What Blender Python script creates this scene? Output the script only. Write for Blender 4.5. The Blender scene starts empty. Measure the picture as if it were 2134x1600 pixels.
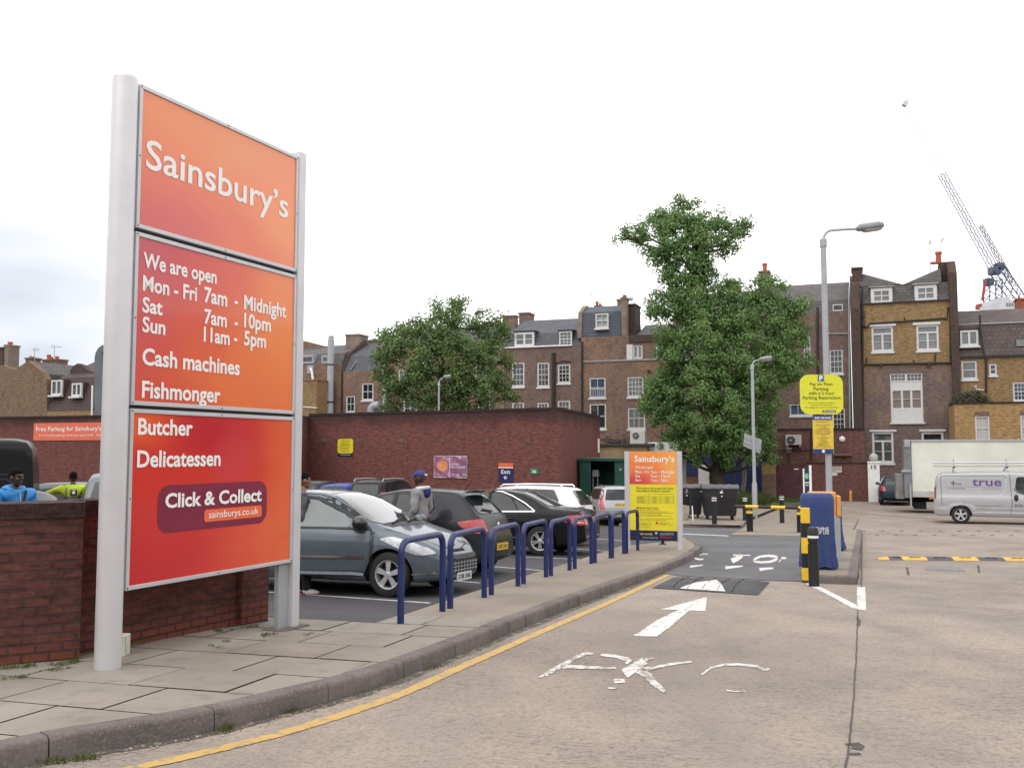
import bpy, bmesh, math, random
from mathutils import Vector, Matrix
from mathutils.bvhtree import BVHTree
from mathutils.geometry import tessellate_polygon
random.seed(7)
R = math.radians
S = bpy.context.scene
C = S.collection

# ------------------------------------------------------------------ camera, world, sun, exposure
F, EYE, PITCH, W0, H0 = 1950.0, 1.45, math.atan(140 / 1950.0), 2134.0, 1600.0
cam = bpy.data.objects.new('camera', bpy.data.cameras.new('camera')); C.objects.link(cam)
cam.data.sensor_width = 36; cam.data.lens = 36 * F / W0
cam.location = (0, 0, EYE); cam.rotation_euler = (R(90) + PITCH, 0, 0)
cam.data.clip_start = 0.05; cam.data.clip_end = 3000
S.camera = cam
S.render.resolution_x, S.render.resolution_y = 1024, 767
S.render.engine = 'CYCLES'
S.cycles.use_denoising = True
S.view_settings.view_transform = 'Standard'; S.view_settings.look = 'None'; S.view_settings.gamma = 1
S.view_settings.exposure = 0.38
SUN_EL, SUN_AZ = R(58), R(215)          # azimuth clockwise from +Y: behind the camera, to the left
world = bpy.data.worlds.new('World'); S.world = world; world.use_nodes = True
def build_world():
 nt = world.node_tree; N = nt.nodes; L = nt.links
 bg = N['Background']; bg.inputs['Strength'].default_value = 0.1
 sky = N.new('ShaderNodeTexSky'); sky.sky_type = 'NISHITA'; sky.sun_disc = False
 sky.sun_elevation = SUN_EL; sky.sun_rotation = SUN_AZ
 tc = N.new('ShaderNodeTexCoord')
 mp = N.new('ShaderNodeMapping'); mp.inputs['Scale'].default_value = (1, 1, 3.2)
 no = N.new('ShaderNodeTexNoise'); no.inputs['Scale'].default_value = 2.2; no.inputs['Detail'].default_value = 3; no.inputs['Roughness'].default_value = .45
 L.new(tc.outputs['Generated'], mp.inputs['Vector']); L.new(mp.outputs[0], no.inputs['Vector'])
 def bank(az, el, rad):                # a greyer bank of low cloud in one direction of the sky
  d = Vector((math.sin(az) * math.cos(el), math.cos(az) * math.cos(el), math.sin(el)))
  dn = N.new('ShaderNodeVectorMath'); dn.operation = 'DISTANCE'; dn.inputs[1].default_value = d
  L.new(tc.outputs['Generated'], dn.inputs[0])
  mr = N.new('ShaderNodeMapRange'); mr.interpolation_type = 'SMOOTHSTEP'
  mr.inputs[1].default_value = rad; mr.inputs[2].default_value = 0; mr.inputs[3].default_value = 0; mr.inputs[4].default_value = 1
  L.new(dn.outputs['Value'], mr.inputs[0]); return mr.outputs[0]
 def op(o, a, b):
  m = N.new('ShaderNodeMath'); m.operation = o; m.use_clamp = False
  for i, v in enumerate((a, b)):
   if isinstance(v, (int, float)): m.inputs[i].default_value = v
   else: L.new(v, m.inputs[i])
  return m.outputs[0]
 b = op('MAXIMUM', bank(R(-32), R(7), .33), bank(R(33), R(10), .11))
 nz = N.new('ShaderNodeMapRange'); nz.inputs[1].default_value = .3; nz.inputs[2].default_value = .68
 L.new(no.outputs['Fac'], nz.inputs[0])
 k = op('MULTIPLY', b, op('ADD', op('MULTIPLY', nz.outputs[0], 1.0), .38))
 mx = N.new('ShaderNodeMix'); mx.data_type = 'RGBA'
 mx.inputs[6].default_value = (13.2, 12.95, 13.0, 1); mx.inputs[7].default_value = (4.1, 4.6, 5.4, 1)
 L.new(k, mx.inputs[0])
 m2 = N.new('ShaderNodeMix'); m2.data_type = 'RGBA'; m2.inputs[0].default_value = .93
 L.new(sky.outputs[0], m2.inputs[6]); L.new(mx.outputs[2], m2.inputs[7])
 L.new(m2.outputs[2], bg.inputs['Color'])
build_world()
sun = bpy.data.objects.new('sun', bpy.data.lights.new('sun', 'SUN')); C.objects.link(sun)
sun.data.energy = .9; sun.data.angle = R(60); sun.data.color = (1, .95, .88)
sun.rotation_euler = (R(90) - SUN_EL, 0, R(180) - SUN_AZ + R(0))
_d = Vector((math.sin(SUN_AZ) * math.cos(SUN_EL), math.cos(SUN_AZ) * math.cos(SUN_EL), math.sin(SUN_EL)))
sun.rotation_euler = (-_d).to_track_quat('-Z', 'Y').to_euler()

# ------------------------------------------------------------------ measuring from the photograph's pixels
def ray(px, py):
 a = (px - 1067) / F; b = (800 - py) / F
 return Vector((a, math.cos(PITCH) - b * math.sin(PITCH), math.sin(PITCH) + b * math.cos(PITCH)))
SLOPE = .036
def gz(y):                                 # the entrance slopes gently down, then the yard lies level
 if y < 31: return -SLOPE * y
 t = min(1, (y - 31) / 10.0); return -SLOPE * (31 + 10 * (t - t * t / 2))
def G(px, py, z=0.0):
 d = ray(px, py); Y = 10.0
 for _ in range(60):
  Yn = d.y * (gz(Y) + z - EYE) / d.z if d.z < 0 else 400
  Y = .5 * Y + .5 * min(400, Yn)
 t = Y / d.y
 return Vector((d.x * t, Y, gz(Y) + z))
def on(p, z=0.0): return Vector((p[0], p[1], gz(p[1]) + z))
def P(px, py, Y):
 d = ray(px, py); t = Y / d.y
 return Vector((d.x * t, Y, EYE + d.z * t))
class Plane:                               # upright plane through two ground points; u along it, v up, n away from the viewer
 def __init__(s, A, B, z=0.0):
  s.A = Vector((A[0], A[1], z)); s.U = Vector((B[0] - A[0], B[1] - A[1], 0)); s.len = s.U.length; s.U.normalize()
  s.V = Vector((0, 0, 1)); s.N = s.V.cross(s.U)
  if s.N.y < 0: s.N = -s.N
 def w(s, u, v, n=0): return s.A + s.U * u + s.V * v + s.N * n
 def at(s, px, py, n=0):
  d = ray(px, py); o = Vector((0, 0, EYE)); a = s.A + s.N * n
  t = (a - o).dot(s.N) / d.dot(s.N); p = o + d * t - s.A
  return p.dot(s.U), p.z
 def rect(s, x0, y0, x1, y1, n=0):
  xm, ym = (x0 + x1) / 2, (y0 + y1) / 2
  return s.at(x0, ym, n)[0], s.at(xm, y1, n)[1], s.at(x1, ym, n)[0], s.at(xm, y0, n)[1]

# ------------------------------------------------------------------ materials
MATS = {}
class NB:
 def __init__(s, name):
  s.m = bpy.data.materials.new(name); s.m.use_nodes = True
  s.nt = s.m.node_tree; s.N = s.nt.nodes; s.L = s.nt.links
  s.b = s.N['Principled BSDF']
 def n(s, t, **k):
  x = s.N.new(t)
  for a, v in k.items(): setattr(x, a, v)
  return x
 def inp(s, sock, v):
  if hasattr(v, 'is_linked') or isinstance(v, bpy.types.NodeSocket): s.L.new(v, sock)
  elif isinstance(v, (tuple, list)) and len(v) == 3 and sock.type == 'RGBA': sock.default_value = (*v, 1)
  else: sock.default_value = v
 def tc(s, k='Object'): return s.n('ShaderNodeTexCoord').outputs[k]
 def mapping(s, v, scale=(1, 1, 1), loc=(0, 0, 0), rot=(0, 0, 0)):
  m = s.n('ShaderNodeMapping'); s.inp(m.inputs[0], v); m.inputs['Scale'].default_value = scale; m.inputs['Location'].default_value = loc; m.inputs['Rotation'].default_value = rot
  return m.outputs[0]
 def noise(s, v, scale, detail=4, rough=.55):
  m = s.n('ShaderNodeTexNoise'); s.inp(m.inputs['Vector'], v); m.inputs['Scale'].default_value = scale; m.inputs['Detail'].default_value = detail; m.inputs['Roughness'].default_value = rough
  return m.outputs['Fac']
 def rng(s, v, a, b, c=0.0, d=1.0, smooth=False):
  m = s.n('ShaderNodeMapRange'); s.inp(m.inputs[0], v)
  if smooth: m.interpolation_type = 'SMOOTHSTEP'
  for i, x in enumerate((a, b, c, d)): m.inputs[i + 1].default_value = x
  return m.outputs[0]
 def math(s, o, a, b=0.0):
  m = s.n('ShaderNodeMath', operation=o); s.inp(m.inputs[0], a); s.inp(m.inputs[1], b); return m.outputs[0]
 def mix(s, f, a, b, blend='MIX'):
  m = s.n('ShaderNodeMix', data_type='RGBA', blend_type=blend); s.inp(m.inputs[0], f); s.inp(m.inputs[6], a); s.inp(m.inputs[7], b); return m.outputs[2]
 def bump(s, h, strength=.3, dist=.02):
  m = s.n('ShaderNodeBump'); s.inp(m.inputs['Height'], h); m.inputs['Strength'].default_value = strength; m.inputs['Distance'].default_value = dist
  s.L.new(m.outputs[0], s.b.inputs['Normal'])
 def done(s, col=None, rough=None, metal=None, spec=None, coat=None):
  if col is not None: s.inp(s.b.inputs['Base Color'], col)
  if rough is not None: s.inp(s.b.inputs['Roughness'], rough)
  if metal is not None: s.inp(s.b.inputs['Metallic'], metal)
  if spec is not None: s.inp(s.b.inputs['Specular IOR Level'], spec)
  if coat is not None: s.b.inputs['Coat Weight'].default_value = coat; s.b.inputs['Coat Roughness'].default_value = .06
  return s.m
def mat(name, col, rough=.6, metal=0.0, spec=.5, coat=None, var=.18, scale=6.0, bump=0.0, bscale=60):
 if name in MATS: return MATS[name]
 b = NB(name); v = b.tc()
 f = b.rng(b.noise(v, scale, 5), .3, .7, 1 - var, 1 + var)
 c = b.mix(1.0, col, (1, 1, 1), 'MULTIPLY')
 vm = b.n('ShaderNodeVectorMath', operation='SCALE'); b.inp(vm.inputs[0], c); b.inp(vm.inputs['Scale'], f)
 if bump: b.bump(b.noise(v, bscale, 3), bump)
 r = b.rng(b.noise(v, scale * 2.3, 3), .3, .7, max(.02, rough - .06), min(1, rough + .08)) if var > .03 else rough
 MATS[name] = b.done(vm.outputs[0], r, metal, spec, coat); return MATS[name]
def lin(r, g, b):
 f = lambda c: (c / 255 / 12.92) if c <= 10 else ((c / 255 + .055) / 1.055) ** 2.4
 return (f(r), f(g), f(b))
def brick(name, c1, c2, mortar, patch=None, patch_amt=.5, k=1.0, dirt=.4, size=(.225, .075), bumpk=.5, topdark=None, ms=.010, low=None):
 b = NB(name); uv = b.tc('UV'); ob = b.tc('Object')
 c1, c2, mortar = (tuple(min(.7, x * k) for x in q) for q in (c1, c2, mortar)); patch = patch and tuple(x * k for x in patch)
 t = b.n('ShaderNodeTexBrick'); b.inp(t.inputs['Vector'], uv)
 t.inputs['Color1'].default_value = (*c1, 1); t.inputs['Color2'].default_value = (*c2, 1); t.inputs['Mortar'].default_value = (*mortar, 1)
 t.inputs['Scale'].default_value = 1; t.inputs['Mortar Size'].default_value = ms; t.inputs['Mortar Smooth'].default_value = .25; t.inputs['Bias'].default_value = -.05
 t.inputs['Brick Width'].default_value = size[0]; t.inputs['Row Height'].default_value = size[1]
 c = t.outputs['Color']
 if patch is not None:
  pf = b.rng(b.noise(ob, .42, 5, .6), .5, .58, 0, patch_amt)
  tint = b.mix(t.outputs['Fac'], patch, mortar)
  c = b.mix(pf, c, b.mix(b.noise(uv, 9, 2), tint, b.mix(.5, tint, c1)))
 c = b.mix(b.rng(b.noise(ob, 1.3, 6, .65), .45, .75, 0, dirt), c, (.02, .017, .016))
 c = b.mix(b.rng(b.noise(b.mapping(ob, (2.2, 2.2, .25)), 1.6, 4), .55, .8, 0, dirt * .8), c, (.018, .016, .016))
 c = b.mix(b.rng(b.noise(b.mapping(uv, (4.4, 13.3, 1)), 1, 4, .7), .42, .66, 0, .6), c, tuple(x * 1.5 for x in c1)); c = b.mix(b.rng(b.noise(b.mapping(uv, (4.4, 13.3, 1), (5, 3, 0)), .9, 4, .7), .44, .64, 0, .65), c, tuple(x * .42 for x in c2))
 c = b.mix(b.rng(b.noise(uv, 26, 2), .35, .75, 0, .35), c, b.mix(.5, c, (.16, .11, .09)))
 if topdark is not None:                # soot under the coping / fresh lower courses, by height
  z = b.n('ShaderNodeSeparateXYZ'); b.inp(z.inputs[0], uv)
  zz = b.math('ADD', z.outputs['Y'], b.math('MULTIPLY', b.math('SUBTRACT', b.noise(uv, 1.1, 4), .5), topdark[2]))
  c = b.mix(b.rng(zz, topdark[0], topdark[1], 0, .75, True), c, (.022, .018, .02))
 if low is not None:
  z = b.n('ShaderNodeSeparateXYZ'); b.inp(z.inputs[0], uv)
  c = b.mix(b.rng(b.math('ADD', z.outputs['Y'], b.math('MULTIPLY', b.noise(uv, 3, 3), .12)), low[0], low[1], .8, 0), c, b.mix(t.outputs['Fac'], low[2], mortar))
 h = b.math('ADD', b.math('MULTIPLY', b.math('SUBTRACT', 1.0, t.outputs['Fac']), 1.0), b.math('MULTIPLY', b.noise(uv, 60, 3), .25))
 b.bump(h, bumpk, .008)
 return b.done(c, .85, spec=.25)
def tiles(name, c1, c2, size=(.25, .22), dirt=.4, lich=None):
 b = NB(name); uv = b.tc('UV'); ob = b.tc('Object')
 t = b.n('ShaderNodeTexBrick'); b.inp(t.inputs['Vector'], uv)
 t.inputs['Color1'].default_value = (*c1, 1); t.inputs['Color2'].default_value = (*c2, 1); t.inputs['Mortar'].default_value = (c1[0] * .3, c1[1] * .3, c1[2] * .3, 1)
 t.inputs['Scale'].default_value = 1; t.inputs['Mortar Size'].default_value = .012; t.inputs['Brick Width'].default_value = size[0]; t.inputs['Row Height'].default_value = size[1]
 c = b.mix(b.rng(b.noise(ob, .8, 6, .65), .4, .75, 0, dirt), t.outputs['Color'], (.02, .02, .022))
 if lich: c = b.mix(b.rng(b.noise(ob, 1.4, 6, .7), .55, .72, 0, .5), c, lich)
 b.bump(b.math('SUBTRACT', 1.0, t.outputs['Fac']), .5, .01)
 return b.done(c, .7, spec=.35)
def blobs(name, base, spots, rough=.25, coat=.3, spec=.5):
 """printed panel: soft colour fields over the panel's own 0-1 UVs"""
 b = NB(name); uv = b.tc('UV'); c = base
 for (cx, cy, rx, ry, col, k) in spots:
  m = b.mapping(uv, (1 / rx, 1 / ry, 1), (-cx / rx, -cy / ry, 0))
  l = b.n('ShaderNodeVectorMath', operation='LENGTH'); b.inp(l.inputs[0], m)
  wob = b.math('ADD', l.outputs['Value'], b.math('MULTIPLY', b.math('SUBTRACT', b.noise(uv, 2.4, 3), .5), .7))
  c = b.mix(b.rng(wob, 1.15, .1, 0, k, True), c, col)
 return b.done(c, rough, coat=coat, spec=spec)

# ------------------------------------------------------------------ object helpers
def tag(o, label=None, cat=None, group=None, kind=None):
 if label: o['label'] = label
 if cat: o['category'] = cat
 if group: o['group'] = group
 if kind: o['kind'] = kind
 return o
def thing(name, label, cat, loc=(0, 0, 0), rz=0.0, group=None):
 o = bpy.data.objects.new(name, None); C.objects.link(o); o.empty_display_size = .2
 o.location = loc; o.rotation_euler = (0, 0, rz); bpy.context.view_layer.update() if False else None
 o['_m'] = 0; del o['_m']
 return tag(o, label, cat, group)
def tmat(o): return Matrix.Translation(o.location) @ o.rotation_euler.to_matrix().to_4x4()
_TX = {}
def text_geo(s, bold=0.0, res=3):
 k = (s, bold, res)
 if k not in _TX:
  cu = bpy.data.curves.new('t', 'FONT'); cu.body = s; cu.size = 1; cu.offset = bold; cu.resolution_u = res
  ob = bpy.data.objects.new('t', cu); me = ob.to_mesh()
  vs = [v.co.copy() for v in me.vertices]; fs = [tuple(p.vertices) for p in me.polygons]
  ob.to_mesh_clear(); bpy.data.objects.remove(ob); bpy.data.curves.remove(cu)
  _TX[k] = (vs, fs, min(v.x for v in vs), max(v.x for v in vs))
 return _TX[k]
class MB:
 """collects shapes; build() links them as ONE mesh object"""
 def __init__(s): s.v = []; s.f = []; s.m = []; s.sm = []; s.uv = {}
 def add(s, vs, fs, mi=0, smooth=False):
  k = len(s.v); s.v += [Vector(v) for v in vs]
  for f in fs: s.f.append(tuple(i + k for i in f)); s.m.append(mi); s.sm.append(smooth)
  return s
 def quad(s, a, b, c, d, mi=0): return s.add([a, b, c, d], [(0, 1, 2, 3)], mi)
 def quaduv(s, a, b, c, d, mi=0, uv=((0, 0), (1, 0), (1, 1), (0, 1))):
  s.add([a, b, c, d], [(0, 1, 2, 3)], mi); s.uv[len(s.f) - 1] = uv; return s
 def box(s, c, sz, M=None, mi=0):
  x, y, z = sz[0] / 2, sz[1] / 2, sz[2] / 2; c = Vector(c)
  vs = [Vector((sx * x, sy * y, z_ * z)) for z_ in (-1, 1) for sy in (-1, 1) for sx in (-1, 1)]
  if M is not None: vs = [M @ v for v in vs]
  return s.add([v + c for v in vs], [(0, 2, 3, 1), (4, 5, 7, 6), (0, 1, 5, 4), (2, 6, 7, 3), (0, 4, 6, 2), (1, 3, 7, 5)], mi)
 def pbox(s, pl, u0, v0, u1, v1, n0, n1, mi=0):      # box in a Plane's frame
  vs = [pl.w(u, v, n) for v in (v0, v1) for n in (n0, n1) for u in (u0, u1)]
  return s.add(vs, [(0, 2, 3, 1), (4, 5, 7, 6), (0, 1, 5, 4), (2, 6, 7, 3), (0, 4, 6, 2), (1, 3, 7, 5)], mi)
 def prism(s, poly, d, mi=0, smooth=False):           # polygon (3d points) swept by vector d
  n = len(poly); d = Vector(d); p = [Vector(q) for q in poly]
  s.add(p + [q + d for q in p], [tuple(range(n))[::-1], tuple(range(n, 2 * n))], mi)
  return s.add(p + [q + d for q in p], [(i, (i + 1) % n, n + (i + 1) % n, n + i) for i in range(n)], mi, smooth)
 def cyl(s, p0, p1, r0, r1=None, n=16, caps=True, mi=0, smooth=True):
  r1 = r0 if r1 is None else r1; p0 = Vector(p0); p1 = Vector(p1); ax = (p1 - p0).normalized()
  a = ax.orthogonal().normalized(); b = ax.cross(a)
  cs = [(math.cos(2 * math.pi * i / n), math.sin(2 * math.pi * i / n)) for i in range(n)]
  s.add([p0 + (a * x + b * y) * r0 for x, y in cs] + [p1 + (a * x + b * y) * r1 for x, y in cs],
              [(i, (i + 1) % n, n + (i + 1) % n, n + i) for i in range(n)], mi, smooth)
  if caps:
   if r0 > 1e-5: s.add([p0 + (a * x + b * y) * r0 for x, y in cs], [tuple(range(n))[::-1]], mi)
   if r1 > 1e-5: s.add([p1 + (a * x + b * y) * r1 for x, y in cs], [tuple(range(n))], mi)
  return s
 def tube(s, pts, r, n=8, mi=0, caps=True, closed=False):
  pts = [Vector(p) for p in pts]; N = len(pts); rs = r if isinstance(r, (list, tuple)) else [r] * N
  ref = None; ring = []
  for i, p in enumerate(pts):
   a = pts[(i - 1) % N] if closed or i > 0 else p; b = pts[(i + 1) % N] if closed or i < N - 1 else p
   t = (b - a).normalized()
   if ref is None: ref = t.orthogonal().normalized()
   ref = (ref - t * ref.dot(t)).normalized(); q = t.cross(ref)
   ring.append([p + (ref * math.cos(2 * math.pi * k / n) + q * math.sin(2 * math.pi * k / n)) * rs[i] for k in range(n)])
  vs = [v for rg in ring for v in rg]; fs = []
  for i in range(N if closed else N - 1):
   j = (i + 1) % N
   fs += [(i * n + k, i * n + (k + 1) % n, j * n + (k + 1) % n, j * n + k) for k in range(n)]
  s.add(vs, fs, mi, True)
  if caps and not closed:
   s.add(ring[0], [tuple(range(n))[::-1]], mi); s.add(ring[-1], [tuple(range(n))], mi)
  return s
 def lathe(s, prof, c=(0, 0, 0), n=20, M=None, mi=0, smooth=True):   # profile (r, z) about z
  c = Vector(c); vs = []
  for r, z in prof:
   for k in range(n):
    v = Vector((r * math.cos(2 * math.pi * k / n), r * math.sin(2 * math.pi * k / n), z))
    vs.append((M @ v if M is not None else v) + c)
  fs = [(i * n + k, i * n + (k + 1) % n, (i + 1) * n + (k + 1) % n, (i + 1) * n + k) for i in range(len(prof) - 1) for k in range(n)]
  return s.add(vs, fs, mi, smooth)
 def ball(s, c, r, n=16, m=10, mi=0, M=None):
  rr = Vector((r, r, r)) if isinstance(r, (int, float)) else Vector(r)
  vs = []
  for i in range(m + 1):
   t = math.pi * i / m
   for k in range(n):
    a = 2 * math.pi * k / n; v = Vector((math.sin(t) * math.cos(a) * rr.x, math.sin(t) * math.sin(a) * rr.y, math.cos(t) * rr.z))
    vs.append((M @ v if M is not None else v) + Vector(c))
  return s.add(vs, [((i + 1) * n + k, (i + 1) * n + (k + 1) % n, i * n + (k + 1) % n, i * n + k) for i in range(m) for k in range(n)], mi, True)
 def text(s, str_, fr, x0, y0, x1=None, h=None, bold=0.0, mi=0, n=0.0, res=3, align='l', slope=0.0):
  """fr(u, v, n) -> world; baseline from (x0,y0) spanning to x1 and/or cap height h"""
  vs, fs, a, b = text_geo(str_, bold, res)
  if h is None: h = (x1 - x0) / (b - a) * .72
  sy = h / .72; sx = sy if x1 is None else (x1 - x0) / (b - a)
  w = (b - a) * sx; off = {'l': 0, 'c': -w / 2, 'r': -w}[align] if x1 is None else 0
  return s.add([fr(x0 + off + (v.x - a) * sx, y0 + v.y * sy + slope * ((v.x - a) * sx), n) for v in vs], fs, mi)
 def build(s, name, mats, parent=None, local=False, bevel=0.0, sharp=40, link=True, seg=2):
  me = bpy.data.meshes.new(name); M = Matrix.Identity(4)
  org = Vector((0, 0, 0))
  if parent is not None and not local: M = (tmat(parent) if parent.parent is None else tmat(parent.parent)).inverted()
  vs = s.v if local else [M @ v for v in s.v]
  if parent is None and not local and s.v:
   zmin = min(v.z for v in s.v); cx = sum(v.x for v in s.v) / len(s.v); cy = sum(v.y for v in s.v) / len(s.v)
   org = Vector((cx, cy, zmin)); vs = [v - org for v in s.v]
  me.from_pydata([tuple(v) for v in vs], [], s.f)
  for m in (mats if isinstance(mats, (list, tuple)) else [mats]): me.materials.append(m)
  me.polygons.foreach_set('material_index', s.m); me.polygons.foreach_set('use_smooth', s.sm)
  uvl = me.uv_layers.new(name='UVMap')
  for p in me.polygons:
   cu = s.uv.get(p.index)
   nn = Vector((0, 0, 0))
   pts = [s.v[i] for i in s.f[p.index]]
   for i in range(len(pts)): nn += pts[i].cross(pts[(i + 1) % len(pts)])
   if nn.length > 0: nn.normalize()
   if abs(nn.z) > .96: t = Vector((1, 0, 0)); q = Vector((0, 1, 0))
   else: t = Vector((-nn.y, nn.x, 0)).normalized(); q = nn.cross(t)
   if t.x < -1e-6 or (abs(t.x) < 1e-6 and t.y < 0): t = -t
   if q.z < 0: q = -q
   for j, li in enumerate(p.loop_indices):
    if cu: uvl.data[li].uv = cu[j]
    else:
     w = pts[j]; uvl.data[li].uv = (w.dot(t), w.z / max(.25, math.sqrt(max(0, 1 - nn.z * nn.z))) if abs(nn.z) <= .96 else w.dot(q))
  me.update()
  if any(s.sm) and sharp: me.set_sharp_from_angle(angle=R(sharp))
  o = bpy.data.objects.new(name, me); o.location = org
  if link: C.objects.link(o)
  if parent is not None: o.parent = parent
  if bevel:
   b = o.modifiers.new('bevel', 'BEVEL'); b.width = bevel; b.segments = seg; b.limit_method = 'ANGLE'; b.angle_limit = R(35); b.harden_normals = False
  return o
def copy_tree(o, parent=None):
 c = o.copy(); C.objects.link(c); c.parent = parent
 for ch in list(o.children): copy_tree(ch, c)
 return c
def offset_line(pts, w):
 out = []
 for i, p in enumerate(pts):
  a = pts[max(0, i - 1)]; b = pts[min(len(pts) - 1, i + 1)]
  d = Vector((b.x - a.x, b.y - a.y, 0)).normalized(); n = Vector((-d.y, d.x, 0))
  out.append(p + n * w)
 return out
def resample(pts, step):
 out = [pts[0].copy()]
 for a, b in zip(pts, pts[1:]):
  k = max(1, int((b - a).length / step))
  for i in range(1, k + 1): out.append(a.lerp(b, i / k))
 return out
def smooth_line(pts, it=2):
 for _ in range(it):
  q = [pts[0]]
  for a, b in zip(pts, pts[1:]): q += [a.lerp(b, .25), a.lerp(b, .75)]
  q.append(pts[-1]); pts = q
 return pts
def polysheet(mb, pts, z=None, mi=0):
 p = [Vector((q.x, q.y, q.z if z is None else gz(q.y) + z)) for q in pts]
 ar = sum(a.x * b.y - b.x * a.y for a, b in zip(p, p[1:] + p[:1]))
 if ar < 0: p.reverse()
 tri = tessellate_polygon([p])
 out = []
 for t in tri:
  a, b, c = (p[i] for i in t)
  if (b - a).cross(c - a).z < 0: t = (t[0], t[2], t[1])
  out.append(tuple(t))
 mb.add(p, out, mi); return mb
def rag(pts, step=.03, amp=.006):           # a worn, slightly ragged outline
 q = resample(pts + [pts[0]], step)[:-1]
 return [p + Vector((random.uniform(-amp, amp), random.uniform(-amp, amp), 0)) for p in q]

# ------------------------------------------------------------------ shared materials
M_steel = mat('brushed_aluminium', (.55, .56, .58), .42, .35, var=.06, scale=2)
M_silverpaint = mat('silver_paint', (.60, .60, .62), .38, .25, var=.05, scale=3)
M_white = mat('white_gloss_paint', (.78, .78, .77), .45, var=.08, scale=4)
M_letter = mat('white_vinyl', (.86, .85, .84), .4, var=.02)
M_black = mat('black_rubber', (.012, .012, .013), .75, var=.2, scale=12, bump=.15)
M_dark = mat('dark_gap', (.008, .008, .009), .9, var=0)
def glassmat():
 b = NB('window_glass'); k = b.n('ShaderNodeObjectInfo').outputs['Random']; o = b.tc('Object')
 c = b.mix(b.rng(k, .35, .9), (.014, .017, .022), (.075, .08, .085)); c = b.mix(b.math('MULTIPLY', b.rng(b.noise(o, 1.1, 3), .52, .57), b.rng(k, .3, .9, .05, .55)), c, (.22, .21, .2))
 return b.done(c, .07, spec=.7)
M_glass = glassmat()
M_cardglass = mat('car_glass', (.016, .024, .026), .03, spec=.5, var=.6, scale=3)
M_grey = mat('grey_galvanised', (.36, .38, .40), .5, .2, var=.1, scale=3)
M_yellow = mat('yellow_paint', (.80, .52, .03), .5, var=.1, scale=8)
M_blackpaint = mat('black_paint', (.014, .014, .017), .45, var=.1)
M_blue = mat('navy_blue_powder_coat', (.015, .026, .115), .38, var=.12, scale=9)
M_orange = mat('orange_paint', (.75, .27, .03), .5, var=.1)
M_kerbst = None

def concrete():
 b = NB('road_concrete'); o = b.tc('Object')
 big = b.noise(o, .22, 6, .6); mid = b.noise(o, 1.1, 5, .6); fine = b.noise(o, 34, 4, .7); grit = b.noise(o, 70, 2, .6)
 c = b.mix(b.rng(big, .35, .65), (.262, .221, .180), (.370, .313, .256))
 c = b.mix(b.rng(mid, .42, .7, 0, .5), c, (.19, .175, .158))
 c = b.mix(b.rng(fine, .48, .72, 0, .72), c, (.125, .108, .096)); c = b.mix(b.rng(b.noise(b.mapping(o, loc=(2, 5, 0)), 17, 5, .75), .52, .68, 0, .6), c, (.125, .112, .10))
 c = b.mix(b.rng(grit, .62, .74, 0, .55), c, (.60, .50, .42))
 c = b.mix(b.rng(b.noise(b.mapping(o, loc=(3, 7, 1)), 60, 2, .6), .64, .74, 0, .6), c, (.10, .085, .08))
 c = b.mix(b.rng(b.noise(b.mapping(o, loc=(9, 2, 1)), 48, 2, .6), .64, .72, 0, .55), c, (.42, .25, .19))
 # tyre-polished darker tracks and drip stains along the lane
 tr = b.noise(b.mapping(o, (1.1, .09, 1), rot=(0, 0, R(-12))), 1.0, 4)
 c = b.mix(b.rng(tr, .5, .7, 0, .5), c, (.19, .175, .165))
 # tamped ridges across the lane, strongest beside the kerb
 rv = b.mapping(o, (1, 1, 1), rot=(0, 0, R(14)))
 sp = b.n('ShaderNodeSeparateXYZ'); b.inp(sp.inputs[0], rv)
 wob = b.math('ADD', b.math('MULTIPLY', sp.outputs['Y'], 26), b.math('MULTIPLY', b.noise(o, 2.2, 3), 9))
 rid = b.math('SINE', b.math('MULTIPLY', wob, 6.283))
 brk = b.rng(b.noise(b.mapping(rv, (3.5, 40, 1)), 1, 4, .65), .47, .62)
 area = b.rng(b.noise(o, .55, 3), .42, .6)
 ridge = b.math('MULTIPLY', b.math('MULTIPLY', b.rng(rid, .1, 1), brk), area)
 c = b.mix(b.math('MULTIPLY', ridge, .72), c, (.085, .074, .068))
 h = b.math('ADD', b.math('MULTIPLY', fine, .6), b.math('ADD', b.math('MULTIPLY', grit, .35), b.math('MULTIPLY', ridge, -.9)))
 b.bump(h, .7, .014)
 return b.done(c, .88, spec=.3)
def asphalt(name, base, warm=0):
 b = NB(name); o = b.tc('Object')
 c = b.mix(b.rng(b.noise(o, .5, 6, .6), .35, .68), base, tuple(x * 1.55 for x in base))
 c = b.mix(b.rng(b.noise(o, 70, 3, .7), .55, .78, 0, .6), c, tuple(x * 2.4 for x in base))
 c = b.mix(b.rng(b.noise(o, 1.8, 5, .6), .56, .74, 0, .6), c, tuple(x * .45 for x in base))
 b.bump(b.noise(o, 80, 3, .7), .45, .01)
 return b.done(c, .85, spec=.3)
def paving(name):
 b = NB(name); o = b.tc('Object'); uv = b.tc('UV')
 c = b.mix(b.rng(b.noise(o, .8, 6, .6), .35, .68), (.195, .175, .145), (.29, .26, .215))
 r = b.n('ShaderNodeNewGeometry'); k = r.outputs['Random Per Island']
 c = b.mix(b.rng(k, 0, 1, 0, .38), c, (.33, .315, .28))
 c = b.mix(b.rng(b.noise(o, 4.5, 6, .65), .52, .78, 0, .6), c, (.12, .108, .09))
 c = b.mix(b.rng(b.noise(o, 90, 3, .7), .55, .75, 0, .5), c, (.17, .155, .14))
 b.bump(b.noise(o, 70, 4, .7), .25, .006)
 return b.done(c, .85, spec=.3)
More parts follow.
